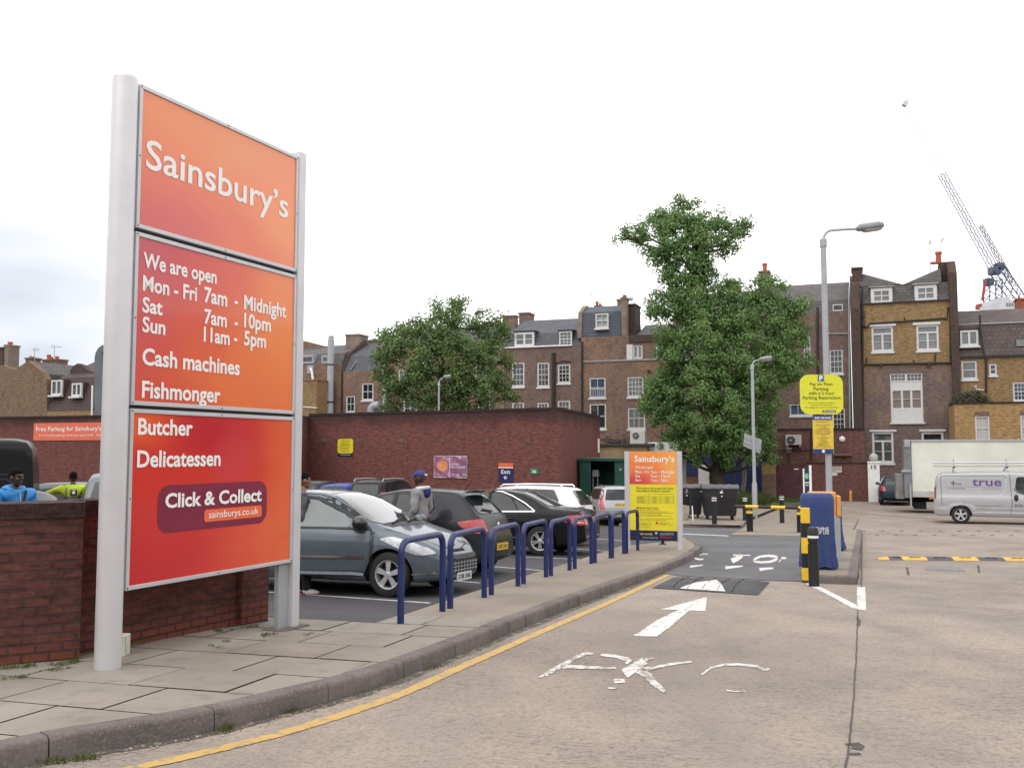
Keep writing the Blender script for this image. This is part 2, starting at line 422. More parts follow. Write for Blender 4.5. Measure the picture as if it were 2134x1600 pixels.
def painted(name, col, under, wear):
 b = NB(name); o = b.tc('Object')
 n = b.math('ADD', b.math('MULTIPLY', b.noise(o, 9, 6, .7), .6), b.math('MULTIPLY', b.noise(b.mapping(o, (18, 55, 1), rot=(0, 0, R(12))), 1, 4, .7), .4))
 c = b.mix(b.rng(b.noise(o, 3, 4), .4, .7, 0, .35), col, tuple(x * .72 for x in col))
 c = b.mix(b.rng(n, wear, wear + .03), c, under)
 b.bump(b.noise(o, 60, 3), .35, .008)
 return b.done(c, .7, spec=.35)
M_conc = concrete()
M_asph = asphalt('car_park_asphalt', (.050, .048, .052))
M_lane = asphalt('lane_asphalt', (.093, .093, .098))
M_pav = paving('paving_slabs')
M_wpaint = painted('white_road_paint', (.62, .61, .585), (.25, .22, .188), .545)
M_wpaint2 = painted('worn_white_road_paint', (.60, .59, .565), (.25, .22, .188), .505)
M_ypaint = painted('yellow_road_paint', (.50, .33, .105), (.25, .21, .17), .535)
M_bay = painted('bay_line_paint', (.55, .55, .55), (.10, .10, .10), .56)
def kerbmat():
 b = NB('kerb_stone'); o = b.tc('Object')
 c = b.mix(b.rng(b.noise(o, 1.6, 6, .65), .35, .7), (.098, .083, .079), (.185, .160, .145))
 c = b.mix(b.rng(b.noise(o, 60, 3, .7), .5, .75, 0, .6), c, (.30, .265, .24))
 c = b.mix(b.rng(b.noise(o, 7, 4, .6), .58, .75, 0, .6), c, (.055, .05, .05))
 b.bump(b.noise(o, 45, 4, .7), .4, .012)
 return b.done(c, .8, spec=.3)
M_kerb = kerbmat()

# ------------------------------------------------------------------ ground, road, car park
FW = .125                                   # footway height above the road
def struct(name, mb, m, **k):
 o = mb.build(name, m, **k); o['kind'] = 'structure'; return o
def ground_strip(x0, x1, ys, dz, mb):
 xs = [x0 + (x1 - x0) * i / 8 for i in range(9)]
 vs = [Vector((x, y, gz(y) + dz)) for y in ys for x in xs]
 fs = [(j * 9 + i, j * 9 + i + 1, (j + 1) * 9 + i + 1, (j + 1) * 9 + i) for j in range(len(ys) - 1) for i in range(8)]
 mb.add(vs, fs)
YS = [-40, 0, 15, 31, 32, 33, 34, 35, 36, 37, 38, 39, 40, 41, 60, 120, 400, 1500]
mb = MB(); ground_strip(-1500, 1500, YS, -.02, mb); struct('ground', mb, asphalt('yard_ground', (.12, .11, .10)))
mb = MB(); ground_strip(-30, 60, [-30, 0, 15, 31, 32, 33, 34, 35, 36, 37, 38, 39, 40, 41, 58], 0, mb); struct('road', mb, M_conc)

# footway edge (foot of the kerb face, measured along the gutter)
KPX = [(-260, 1700), (20, 1597), (320, 1548), (470, 1519), (616, 1481), (755, 1444), (883, 1396), (967, 1361), (1100, 1303), (1215, 1258), (1300, 1226), (1380, 1195), (1430, 1173)]
KL = [G(*p) for p in KPX]
tip = [G(1456, 1156), G(1463, 1148), G(1458, 1139), G(1444, 1132, .03)]
KL = smooth_line(KL[:-1], 2) + smooth_line([KL[-1]] + tip, 2)
INNER = [G(1420, 1124, FW), G(1292, 1137, FW), G(1215, 1162, FW), G(1130, 1187, FW), G(1060, 1208, FW), G(990, 1230, FW), G(900, 1259, FW), G(786, 1296, FW), G(700, 1292, FW), G(560, 1285, FW)]
foot = [Vector((p.x, p.y, 0)) for p in offset_line(KL, .14)] + INNER + [Vector((-2.9, 9.75, 0)), Vector((-8, 7.6, 0)), Vector((-8, 1, 0))]
mb = MB(); polysheet(mb, foot, FW - .014)
# an edge down to the car park on its far side
for a, b in zip(INNER, INNER[1:]): mb.quad(on(a, -.02), on(b, -.02), on(b, FW - .003), on(a, FW - .003))
o = struct('footway', mb, asphalt('footway_bed', (.085, .077, .063)))
# kerb stones: one run of stones with chamfered noses and open joints
def kerb_run(line, name, top, width=.14, stone=.915, gap=.008, z0=-.02):
 mb = MB(); L = [0.0]
 for a, b in zip(line, line[1:]): L.append(L[-1] + (Vector((b.x, b.y, 0)) - Vector((a.x, a.y, 0))).length)
 def at(t):
  t = max(0, min(L[-1] - 1e-4, t))
  for i in range(len(L) - 1):
   if L[i + 1] >= t:
    k = (t - L[i]) / max(1e-6, L[i + 1] - L[i]); p = line[i].lerp(line[i + 1], k)
    d = (line[i + 1] - line[i]); d.z = 0; d.normalize(); return Vector((p.x, p.y, 0)), Vector((-d.y, d.x, 0))
 t = 0
 while t < L[-1] - .05:
  e = min(L[-1], t + stone) - gap; dz = .004 + random.uniform(-.003, .003); dn = random.uniform(-.006, .006)
  k = 6 if e - t > .3 else 2
  prof = [(0 + dn, z0), (0.003 + dn, top - .03 + dz), (.012 + dn, top - .01 + dz), (.03 + dn, top + dz), (width + dn, top + dz), (width + dn, z0)]
  vs = [];
  for i in range(k + 1):
   p, n = at(t + (e - t) * i / k)
   vs += [p + n * a + Vector((0, 0, z + gz((p + n * a).y))) for a, z in prof]
  m = len(prof); fs = [(i * m + j, (i + 1) * m + j, (i + 1) * m + j + 1, i * m + j + 1) for i in range(k) for j in range(m - 1)]
  mb.add(vs, fs, 0, True); mb.add(vs[:m], [tuple(range(m))]); mb.add(vs[-m:], [tuple(range(m))[::-1]])
  t += stone
 o = struct(name, mb, M_kerb); return o
kerb_run(KL, 'kerb', FW)
# paving slabs of the footway nearest the viewer, laid square to the boundary wall
Dw = (G(900, 1259, FW) - G(560, 1285, FW)); Dw.z = 0
SU = Vector((.955, -.297, 0)); SV = Vector((.297, .955, 0))
def clip_poly(poly, a, n):                   # keep the side where (p-a).n >= 0
 out = []
 for i in range(len(poly)):
  p, q = poly[i], poly[(i + 1) % len(poly)]; dp, dq = (p - a).dot(n), (q - a).dot(n)
  if dp >= 0: out.append(p)
  if dp * dq < 0: out.append(p.lerp(q, dp / (dp - dq)))
 return out
def inside(pt, poly):
 c = False
 for i in range(len(poly)):
  a, b = poly[i], poly[i - 1]
  if (a.y > pt.y) != (b.y > pt.y) and pt.x < (b.x - a.x) * (pt.y - a.y) / (b.y - a.y) + a.x: c = not c
 return c
mb = MB(); o0 = G(786, 1296, FW)
footk = [Vector((p.x, p.y, 0)) for p in offset_line(KL, .075)] + [Vector((p.x, p.y, 0)) for p in foot[len(KL):]]
row_w = .62; lens = [.75, .92, .6, .8]
for r in range(-14, 3):
 u = -9.0 + (.45 if r % 2 else 0) + random.uniform(-.06, .06)
 while u < 4:
  l = random.choice(lens)
  q = [o0 + SU * (u + a) + SV * (row_w * r + b) for a, b in ((.008, .008), (l - .008, .008), (l - .008, row_w - .008), (.008, row_w - .008))]
  q = [Vector((p.x, p.y, 0)) for p in q]
  if r >= 1:
   a, b = INNER[-1], INNER[-3]; d = Vector((b.x - a.x, b.y - a.y, 0)).normalized(); m_ = clip_poly(q, Vector((a.x, a.y, 0)), Vector((d.y, -d.x, 0)))
  else: m_ = q
  dz = -.004 + random.uniform(-.002, .002)
  if len(m_) > 2 and m_ != q:
   if all(inside(p * .98 + sum(m_, Vector()) / len(m_) * .02, footk) for p in m_): mb.add([on(p, FW + dz) for p in m_], [tuple(range(len(m_)))])
  elif len(m_) > 2:
   nx, ny = max(1, int(l / .06)), 10; gv = [[on(q[0].lerp(q[1], i / nx).lerp(q[3].lerp(q[2], i / nx), j / ny), FW + dz) for i in range(nx + 1)] for j in range(ny + 1)]
   ids = {}; vs = []; fs = []
   for j in range(ny):
    for i in range(nx):
     if inside((gv[j][i] + gv[j + 1][i + 1]) / 2, footk):
      f = []
      for jj, ii in ((j, i), (j, i + 1), (j + 1, i + 1), (j + 1, i)):
       if (jj, ii) not in ids: ids[jj, ii] = len(vs); vs.append(gv[jj][ii])
       f.append(ids[jj, ii])
      fs.append(tuple(f))
   if fs: mb.add(vs, fs)
  u += l
struct('paving', mb, M_pav)
# screeded footway beyond the slabs, where the bicycle stands are
far = [p for p in offset_line(KL, .145) if p.y > (o0 + SU * .4).y - .5]
ctrs = [Vector((p.x, p.y, 0)) for p in far if (Vector((p.x, p.y, 0)) - Vector((o0.x, o0.y, 0))).dot(SV) > row_w * .45]
poly = ctrs + [Vector((p.x, p.y, 0)) for p in INNER[:7]]
edge = o0 + SV * row_w * 1.0
poly.append(Vector((INNER[7].x, INNER[7].y, 0)))
mb = MB(); polysheet(mb, poly, FW - .008)
def screed():
 b = NB('footway_screed'); o = b.tc('Object')
 c = b.mix(b.rng(b.noise(o, .9, 6, .6), .35, .68), (.20, .172, .138), (.285, .245, .198))
 c = b.mix(b.rng(b.noise(o, 80, 3, .7), .5, .75, 0, .6), c, (.14, .12, .10))
 b.bump(b.noise(o, 80, 3, .7), .3, .008); return b.done(c, .88, spec=.3)
M_screed = screed()
struct('path', mb, M_screed)

# car park asphalt and the dark asphalt of the barrier lane
cp = [Vector((p.x, p.y, 0)) for p in INNER] + [Vector((-2.95, 9.7, 0)), Vector((-9, 7.2, 0)), Vector((-30, 7, 0)), Vector((-30, 31, 0)), Vector((5.5, 31, 0)), G(1420, 1106)]
mb = MB(); polysheet(mb, cp, .004)
for y in range(31, 52): mb.quad(*[on((x, yy), .004) for x, yy in ((-30, y), (5.5, y), (5.5, y + 1), (-30, y + 1))])
struct('car_park_surface', mb, M_asph)
lane = [G(1380, 1194), G(1414, 1200), G(1603, 1210), G(1676, 1212), G(1692, 1170), G(1700, 1117), G(1520, 1117), G(1552, 1100), G(1420, 1099), G(1415, 1112), G(1440, 1131), G(1466, 1146), G(1440, 1168)]
mb = MB(); polysheet(mb, lane, .008); struct('barrier_lane', mb, M_lane)
mb = MB(); polysheet(mb, [G(1522, 1116), G(1700, 1118), G(1700, 1112), G(1530, 1110)], .010); struct('lane_edge', mb, asphalt('lane_edge_seal', (.10, .09, .085)))

# ------------------------------------------------------------------ painted markings and joints
def mark(name, polys, m, z=.0045, rg=True, step=.04, amp=.008):
 mb = MB()
 for q in polys: polysheet(mb, rag(q, step, amp) if rg else q, z)
 return struct(name, mb, m)
YL = [G(150, 1637), G(282, 1600), G(440, 1566), G(599, 1526), G(763, 1474), G(840, 1445), G(915, 1411), G(975, 1384), G(1040, 1356), G(1100, 1329), G(1180, 1294), G(1250, 1264), G(1320, 1232), G(1393, 1197)]
YL = smooth_line(YL, 1)
a = offset_line(YL, .052); b = offset_line(YL, -.052)
mark('yellow_line', [a + b[::-1]], M_ypaint)
gd = [Vector((p.x, p.y, 0)) for p in KL[:-10]]; mark('gutter_dirt', [rag(offset_line(gd, .01) + [p + Vector((random.uniform(-.02, .03), random.uniform(-.03, .02), 0)) for p in offset_line(gd, -.075)][::-1], .05, .015)], painted('gutter_silt', (.10, .086, .068), (.25, .215, .175), .53), z=.003, rg=False)
mark('arrow_marking', [[G(1320, 1325), G(1369, 1327), G(1402, 1302), G(1436, 1273), G(1471, 1273), G(1473, 1244), G(1376, 1270), G(1414, 1271), G(1372, 1291)]], M_wpaint)
def stroke(pts, w0, w1=None):                # a brushed stroke through pixel points, width in pixels across
 w1 = w1 or w0; n = len(pts); L = []; Rr = []
 for i, (x, y) in enumerate(pts):
  w = w0 + (w1 - w0) * i / (n - 1)
  ax, ay = pts[max(0, i - 1)]; bx, by = pts[min(n - 1, i + 1)]
  dx, dy = bx - ax, (by - ay); l = math.hypot(dx, dy) or 1
  nx, ny = -dy / l, dx / l; k = .5 * w
  L.append(G(x + nx * k, y + ny * k * .8)); Rr.append(G(x - nx * k, y - ny * k * .8))
 return L + Rr[::-1]
z3 = lambda x, y: (1080 + x / 3.442, 1120 + y / 3.442)
def S3(pts, w0, w1=None): return stroke([z3(*p) for p in pts], w0 / 2.5, (w1 or w0) / 2.5)
mark('lane_letters', [
 S3([(190, 985), (300, 925), (400, 870), (480, 832), (535, 832)], 26, 16), S3([(140, 1008), (185, 988)], 6, 14),
 S3([(590, 842), (700, 852), (770, 872)], 14, 26), S3([(770, 872), (800, 885), (770, 905)], 34, 14), S3([(300, 925), (480, 932), (620, 938), (700, 934)], 26, 12),
 S3([(640, 1082), (705, 1082)], 10, 14), S3([(690, 1032), (765, 1028)], 30, 24),
 S3([(760, 978), (840, 930), (905, 885)], 62, 46), S3([(905, 880), (972, 866)], 20, 8),
 S3([(890, 948), (980, 938), (1080, 912), (1240, 893)], 26, 10), S3([(870, 950), (920, 985), (970, 1040), (1055, 1105)], 52, 26),
 S3([(1320, 985), (1380, 935), (1470, 915), (1580, 910), (1700, 925), (1770, 950)], 10, 20), S3([(1770, 950), (1808, 940)], 16, 8),
 S3([(1490, 1098), (1560, 1106), (1635, 1108)], 7, 7)], M_wpaint2)
mark('stop_marking', [
 S3([(1300, 128), (1330, 120), (1362, 121)], 6, 5), S3([(1264, 150), (1300, 160), (1330, 158)], 12, 7),
 S3([(1540, 128), (1668, 130)], 8, 6), S3([(1604, 130), (1575, 150), (1532, 172)], 26, 34),
 S3([(1690, 166), (1705, 153), (1735, 139), (1790, 133), (1842, 137), (1856, 148)], 12, 18), S3([(1856, 146), (1845, 162), (1810, 176), (1745, 181), (1700, 176), (1690, 164)], 18, 12),
 S3([(1888, 150), (1922, 150)], 14, 12), S3([(1885, 160), (1870, 178)], 6, 4),
 S3([(1232, 212), (1325, 200)], 14, 6), S3([(1485, 220), (1560, 212), (1610, 208)], 20, 6), S3([(1730, 232), (1830, 222)], 22, 10)], M_wpaint, z=.0115)
z6 = lambda x, y: (1640 + x / 5.515, 1010 + y / 5.515)
mark('hatch_marking', [[G(*z6(205, 1133)), G(*z6(290, 1135)), G(*z6(420, 1190)), G(*z6(805, 1385)), G(*z6(805, 1432)), G(*z6(740, 1412)), G(*z6(520, 1290))],
                       [G(*z6(805, 1175)), G(*z6(900, 1175)), G(*z6(912, 1445)), G(*z6(805, 1432))]], M_wpaint)
# parking bay lines on the asphalt
bays = []
def bay(p, q, w=.075):
 a, b = G(*p), G(*q); d = (b - a).normalized(); n = Vector((-d.y, d.x, 0)) * w / 2
 bays.append([a + n, b + n, b - n, a - n])
bay((470, 1228), (896, 1257)); bay((880, 1205), (1000, 1215)); bay((1030, 1181), (1128, 1189)); bay((1090, 1161), (1215, 1166)); bay((1195, 1144), (1292, 1150)); bay((1180, 1118), (1300, 1127)); bay((1120, 1092), (1240, 1098))
mark('bay_marking', bays, M_bay, z=.0075, amp=.004)
mark('lane_line', [[G(1420, 1112.2), G(1515, 1116.2), G(1520, 1118), G(1420, 1113.6)]], M_bay, z=.013, rg=False)
# sealed joints and cracks in the concrete
def crack(pts, w, amp=.012, step=.06):
 q = resample([G(*p) for p in pts], step); q = [p + Vector((random.uniform(-amp, amp), random.uniform(-amp, amp), 0)) for p in q]
 l = offset_line(q, w / 2); r = offset_line(q, -w / 2)
 return [p + Vector((random.uniform(0, amp), 0, 0)) for p in l] + r[::-1]
M_crack = asphalt('joint_sealant', (.062, .055, .052))
cr = [crack([(1757, 1640), (1768, 1560), (1776, 1490), (1784, 1380), (1787, 1290), (1788, 1270)], .013, .003, .12), crack([(1795, 1225), (1796, 1112)], .02),
      crack([(1806, 1252), (1900, 1258), (1990, 1266), (2160, 1273)], .006, .006), crack([(1590, 1243), (1700, 1249), (1790, 1251)], .005, .006),
      crack([(1690, 1222), (1800, 1226), (2160, 1228)], .005, .006), crack([(1764, 1552), (1790, 1549), (1776, 1560)], .05, .02), crack([(1768, 1570), (1788, 1571)], .04, .02),
      crack([(1785, 1286), (1792, 1296), (1789, 1304)], .02, .01), crack([(1560, 1250), (1500, 1246)], .004), crack([(1830, 1120), (1960, 1124), (2134, 1128)], .008),
      crack([(1700, 1062), (1850, 1074), (1960, 1083), (2134, 1090)], .05, .02)]
mark('road_joints', cr, M_crack, z=.0035, rg=False)
mark('road_stains', [[G(1888, 1182), G(1892, 1182), G(1896, 1198), G(1890, 1198)], [G(2036, 1178), G(2041, 1178), G(2043, 1193), G(2038, 1193)]] +
     [[G(x, y), G(x + 9, y - .7), G(x + 10, y + .8), G(x + 2, y + 1)] for y, x0 in ((1106, 1794), (1115, 1822)) for x in range(x0, 2134, 40)], M_crack, z=.0035, rg=False)
tag(mark('drain_cover', [[G(1927, 1180), G(2004, 1181), G(2013, 1190), G(1929, 1188)]], mat('cast_iron', (.17, .17, .175), .5, .4, var=.2), z=.0045, rg=False), 'flat iron drain cover set in the concrete below the yellow and black ramp', 'drain cover')['kind'] = 'thing'

# ------------------------------------------------------------------ low brick boundary wall in front of the car park
M_bwall = brick('dark_red_brick', (.130, .044, .036), (.082, .033, .030), (.052, .036, .033), dirt=.35, bumpk=.9, topdark=(.75, 1.15, .25), low=(-.06, .10, (.20, .058, .034)), ms=.010, size=(.185, .068))
T = thing('low_brick_wall', 'low dark red brick boundary wall with soot-blackened coping behind the tall sign', 'wall', (-3.4, 7.6, gz(7.6) + FW))
wtop, wbot = 1.055, -.30
w1, w2 = Vector((-3.42, 7.57, 0)), Vector((-2.62, 9.07, 0)); d = (w2 - w1).normalized(); nn = Vector((-d.y, d.x, 0))
zv = lambda p, z: Vector((p.x, p.y, z))
def wallrun(p, q, n, w, name): MB().prism([zv(p, wbot), zv(q, wbot), zv(q + n * w, wbot), zv(p + n * w, wbot)], (0, 0, wtop - .115 - wbot)).build(name, M_bwall, T)
wallrun(w1 - d * .35, w2, nn, .33, 'wall')
a = Vector((-8.2, 4.74, 0)); b = Vector((-3.325, 7.322, 0)); d2 = (b - a).normalized(); n2 = Vector((-d2.y, d2.x, 0))
wallrun(a, b, n2, .40, 'wall')
e = w2 + d * .003 - nn * .05
wallrun(e, e + d * .36, nn, .45, 'pier')
M_cop = brick('brick_on_edge_coping', (.05, .022, .02), (.03, .017, .017), (.03, .025, .025), size=(.075, .24), dirt=.6, bumpk=.9)
def cop(p, q, n_, w, o3=.012): MB().prism([zv(p - n_ * o3, wtop - .115), zv(q - n_ * o3, wtop - .115), zv(q + n_ * (w + o3), wtop - .115), zv(p + n_ * (w + o3), wtop - .115)], (0, 0, .115)).build('coping', M_cop, T, bevel=.008)
cop(w1 - d * .02, w2, nn, .33); cop(a, b + d2 * .012, n2, .40); cop(e, e + d * .37, nn, .45)

# ------------------------------------------------------------------ tall supermarket sign
sA, sB = G(224, 1390, FW), G(597, 1308, FW)
SP = Plane(sA, sB)
T = thing('totem_sign', 'tall orange and red supermarket sign of three panels giving opening hours, between two silver posts', 'sign', (-2.5, 7.9, sA.z))
MB().lathe([(.0, 4.315), (.07, 4.315), (.088, 4.303), (.093, 4.28), (.094, -.36), (.096, -.36)][::-1], (sA.x, sA.y, 0), n=40).build('pole', M_silverpaint, T, sharp=50)
mb = MB(); mb.pbox(SP, 2.104, -.40, 2.212, 4.35, -.05, .06); mb.build('post', M_silverpaint, T, bevel=.012)
mb = MB(); mb.pbox(SP, 1.955, -.40, 2.104, .40, .0, .05); mb.build('bracket_post', M_grey, T, bevel=.004)
mb = MB(); mb.pbox(SP, 1.90, -.42, 2.29, sB.z + .010, -.11, .14); mb.build('base_plate', M_kerb, T, bevel=.004)
OR = (.84, .30, .10); ORd = (.75, .17, .045); RED = (.62, .035, .022); PINK = (.60, .075, .13); MAU = (.40, .05, .13); PAL = (.90, .42, .17); CRIM = (.46, .012, .03)
P1m = blobs('sign_print_top', (.80, .20, .085), [(.35, 1.0, .8, .6, (.82, .26, .10), .9), (.85, .75, .5, .6, (.84, .27, .11), .8), (.05, .1, .75, .5, (.66, .10, .10), .7), (.12, .02, .4, .25, (.55, .08, .12), .35), (.75, .02, .4, .35, (.78, .17, .075), .7), (.95, .4, .3, .5, (.86, .30, .11), .8), (.6, .85, .3, .25, (.80, .30, .12), .6)])
P2m = blobs('sign_print_middle', (.70, .10, .045), [(.0, .95, .5, .5, (.50, .06, .11), .8), (.32, .95, .25, .22, (.60, .045, .06), .6), (.95, .6, .5, .9, (.84, .25, .06), .9), (.6, .1, .5, .4, (.80, .20, .055), .8), (.1, .0, .5, .25, (.66, .09, .05), .8), (.02, .45, .3, .4, (.60, .08, .10), .7), (.5, .9, .3, .3, (.68, .09, .06), .6)])
P3m = blobs('sign_print_bottom', (.62, .035, .022), [(1.0, .5, .30, 1.3, (.78, .15, .045), .75), (.85, .12, .45, .4, (.76, .13, .045), .65), (.0, .95, .35, .2, (.80, .13, .03), .9), (.05, .1, .5, .5, (.50, .008, .02), .9), (.45, .9, .35, .25, (.48, .010, .028), .9), (.62, .72, .2, .3, (.60, .05, .06), .7), (.15, .45, .25, .5, (.60, .03, .02), .6)])
def panel(v0, v1, m, nm):
 u0, u1, fw, n0, n1 = .112, 2.100, .032, -.04, .05
 f = MB(); f.pbox(SP, u0, v0, u1, v0 + fw, n0, n1); f.pbox(SP, u0, v1 - fw, u1, v1, n0, n1); f.pbox(SP, u0, v0 + fw, u0 + fw, v1 - fw, n0, n1); f.pbox(SP, u1 - fw, v0 + fw, u1, v1 - fw, n0, n1)
 fo = f.build('frame', M_steel, T, bevel=.003)
 r = MB()
 for u in (u0 + .016, (u0 + u1) / 2, u1 - .016):
  for v in (v0 + .016, v1 - .016, (v0 + v1) / 2):
   if abs(u - (u0 + u1) / 2) < .1 and abs(v - (v0 + v1) / 2) < .1: continue
   r.cyl(SP.w(u, v, n0 - .003), SP.w(u, v, n0 + .002), .006, n=8)
 r.build('rivet', M_blackpaint, fo)
 p = MB(); a, b, c, d = (SP.w(u, v, n0 + .012) for u, v in ((u0 + fw, v0 + fw), (u1 - fw, v0 + fw), (u1 - fw, v1 - fw), (u0 + fw, v1 - fw)))
 p.quaduv(a, b, c, d)
 p.pbox(SP, u0 + fw, v0 + fw, u1 - fw, v1 - fw, n0 + .02, n1 - .02)
 return p.build(nm, [m], T)
p1 = panel(3.162, 4.29, P1m, 'panel'); p2 = panel(1.800, 3.130, P2m, 'panel'); p3 = panel(.412, 1.772, P3m, 'panel')
for v_ in (1.774, 3.133): MB().pbox(SP, .13, v_, 2.09, v_ + .025, .0, .03).build('gap_strip', M_blackpaint, T)
def sfr(u, v, n): return SP.w(u, v, -.032 + n)
def stext(mb, s, x0, y0, x1, y1, hpx, bold=.025):    # baseline from (x0,y0) to (x1,y1) in photo pixels
 a, b = SP.at(x0, y0, -.03), SP.at(x1, y1, -.03)
 h = SP.at(x0, y0 - hpx, -.03)[1] - a[1]
 mb.text(s, sfr, a[0], (a[1] + b[1]) / 2, b[0], h, bold)
def slines(par, rows, m=None):
 for r in rows: mb = MB(); stext(mb, *r); mb.build('lettering', m or M_letter, par)
slines(p1, [('Sainsbury\u2019s', 303, 357, 600, 448, 63, .012)])
slines(p2, [('We are open', 298, 561, 451, 587, 32.1), ('Mon - Fri', 297, 605, 410, 626, 32.1), ('7am', 425, 630, 473, 637, 32.1), ('-', 488, 639, 495, 641, 31), ('Midnight', 508, 643, 596, 662, 30), ('Sat', 296, 650, 338, 656, 32.1), ('7am', 425, 674, 472, 681, 31), ('-', 488, 683, 495, 685, 30), ('10pm', 508, 682, 564, 690, 30), ('Sun', 296, 691, 344, 697, 32.1), ('11am', 424, 711, 478, 718, 31), ('-', 487, 716, 494, 718, 30), ('5pm', 508, 718, 554, 725, 30), ('Cash machines', 296, 760, 499, 780, 35.3), ('Fishmonger', 295, 829, 459, 837, 35.3)])
slines(p3, [('Butcher', 287, 904, 401, 907, 34.2), ('Delicatessen', 285, 971, 459, 971, 35.3)])
def rrect(u0, v0, u1, v1, r, k=7):
 pts = []
 for cx, cy, a0 in ((u1 - r, v1 - r, 0), (u0 + r, v1 - r, 90), (u0 + r, v0 + r, 180), (u1 - r, v0 + r, 270)):
  pts += [(cx + r * math.cos(R(a0 + 90 * i / k)), cy + r * math.sin(R(a0 + 90 * i / k))) for i in range(k + 1)]
 return pts
u0, v1 = SP.at(330, 1008, -.03); u1, v0 = SP.at(555, 1098, -.03)
v1 = .5 * (SP.at(345, 1009, -.03)[1] + SP.at(540, 1004, -.03)[1]); v0 = .5 * (SP.at(350, 1107, -.03)[1] + SP.at(540, 1093, -.03)[1])
mb = MB(); q = rrect(u0, v0, u1, v1, .11); mb.add([sfr(u, v, .002) for u, v in q], [tuple(range(len(q)))]); bd = mb.build('badge', mat('maroon_vinyl', (.20, .012, .045), .35, var=.05), p3)
a = SP.at(425, 1072, -.03); b_ = SP.at(545, 1070, -.03); vt = SP.at(485, 1057, -.03)[1]; vb = SP.at(485, 1082, -.03)[1]
mb = MB(); q = rrect(a[0], vb, b_[0], vt, .03); mb.add([sfr(u, v, -.001) for u, v in q], [tuple(range(len(q)))], 0)
mb.build('badge_strip', mat('orange_vinyl', (.82, .14, .045), .35, var=.05), p3)
for r in (('Click & Collect', 343, 1054, 544, 1046, 30, .03), ('sainsburys.co.uk', 434, 1077, 537, 1072, 15, .008)):
 mb = MB(); stext(mb, *r); mb.build('lettering', M_letter, p3).location -= SP.N * .004
T = thing('electric_box', 'small cream electrical box at the foot of the tall silver round pole', 'box', (0, 0, 0))
eb = Plane(G(254, 1366, FW), G(279, 1356, FW)); T.location = eb.w(.07, 0, .05); T.location.z = gz(7.5) + FW
mb = MB(); mb.pbox(eb, .0, eb.at(266, 1363)[1] - .01, .15, eb.at(266, 1321)[1], 0, .09); mb.build('cabinet', mat('cream_plastic', (.62, .62, .54), .5), T, bevel=.008)
mb = MB(); mb.pbox(eb, .055, eb.at(266, 1360)[1], .06, eb.at(266, 1323)[1] - .005, -.003, .002); mb.build('seam', M_grey, T)

# ------------------------------------------------------------------ bicycle stands
def stand_geo(w=.93, h=.80, r=.034, rc=.13):
 mb = MB(); pts = [Vector((-w / 2, 0, -.25)), Vector((-w / 2, 0, h - rc))]
 for k in range(1, 7): a = math.pi - (math.pi / 2) * k / 6; pts.append(Vector((-w / 2 + rc + rc * math.cos(a), 0, h - rc + rc * math.sin(a))))
 for k in range(0, 7): a = math.pi / 2 - (math.pi / 2) * k / 6; pts.append(Vector((w / 2 - rc + rc * math.cos(a), 0, h - rc + rc * math.sin(a))))
 pts.append(Vector((w / 2, 0, -.25))); mb.tube(pts, r, n=14); return mb
ST = [((835, 1297), (922, 1272)), ((937, 1266), (1010, 1243)), ((1022, 1238), (1081, 1219)), ((1091, 1215), (1138, 1201)), ((1148, 1198), (1187, 1187)), ((1197, 1184), (1233, 1173)), ((1240, 1171), (1272, 1162)), ((1276, 1161), (1300, 1153)), ((1306, 1152), (1329, 1146))]
proto = None
SL = ['navy blue hoop bicycle stand planted where the slabs end, nearest the big sign', 'navy blue hoop stand in front of the grey hatchback number plate', 'navy blue hoop stand between the grey hatchback nose and the charcoal hatchback', 'navy blue hoop stand before the yellow plate of the charcoal hatchback', 'navy blue hoop stand across the rear wheel of the black saloon', 'navy blue hoop stand across the tail lamp of the black saloon', 'navy blue hoop stand just past the black saloon bumper', 'navy blue hoop stand second from the small yellow sign', 'navy blue hoop stand touching the small yellow and orange sign in view']
for i, (l, r) in enumerate(ST):
 a, b = G(*l, FW), G(*r, FW); c = (a + b) / 2; ang = math.atan2(b.y - a.y, b.x - a.x)
 if proto is None:
  proto = stand_geo().build('bicycle_stand', M_blue, local=True); o = proto
 else:
  o = proto.copy(); C.objects.link(o)
 wid = (b - a).length
 o.scale = (min(1.12, max(.95, wid / .93)), 1, .995); o.location = c; o.rotation_euler = (0, 0, ang)
 tag(o, SL[i], 'bicycle stand', 'bicycle stands along the kerb')

# ------------------------------------------------------------------ small car park sign at the end of the kerb
bB = G(1418, 1145, FW); bA = bB + Vector((-1.045, .33, 0)); bA.z = gz(bA.y) + FW
Q = Plane(bA, bB)
T = thing('car_park_sign', 'smaller orange over yellow car park sign on two grey posts at the kerb end', 'sign', (bA + bB) / 2)
for u in (.0, Q.len): MB().cyl(Q.w(u, -.95), Q.w(u, 1.45), .058, n=20).build('post', M_silverpaint, T)
for u in (0, Q.len): pass
mb = MB(); mb.pbox(Q, .055, Q.at(1366, 1010)[1], Q.len - .055, 1.445, -.03, .03, 0)
vs0, vs1, vs2, vs3 = 1.445, Q.at(1366, 1009)[1], Q.at(1368, 1105)[1], Q.at(1368, 1126)[1]
SM1 = blobs('small_sign_print', (.84, .24, .07), [(.1, 0, .6, .5, (.60, .05, .08), .9), (.95, .6, .5, .9, (.88, .42, .10), .9), (.3, 1, .8, .35, (.86, .35, .08), .8), (.55, .35, .3, .3, (.84, .17, .07), .6)])
M_yel = mat('yellow_sign_vinyl', (.76, .66, .035), .4, var=.06, scale=3)
M_navy = mat('navy_sign_vinyl', (.012, .016, .055), .4, var=.05)
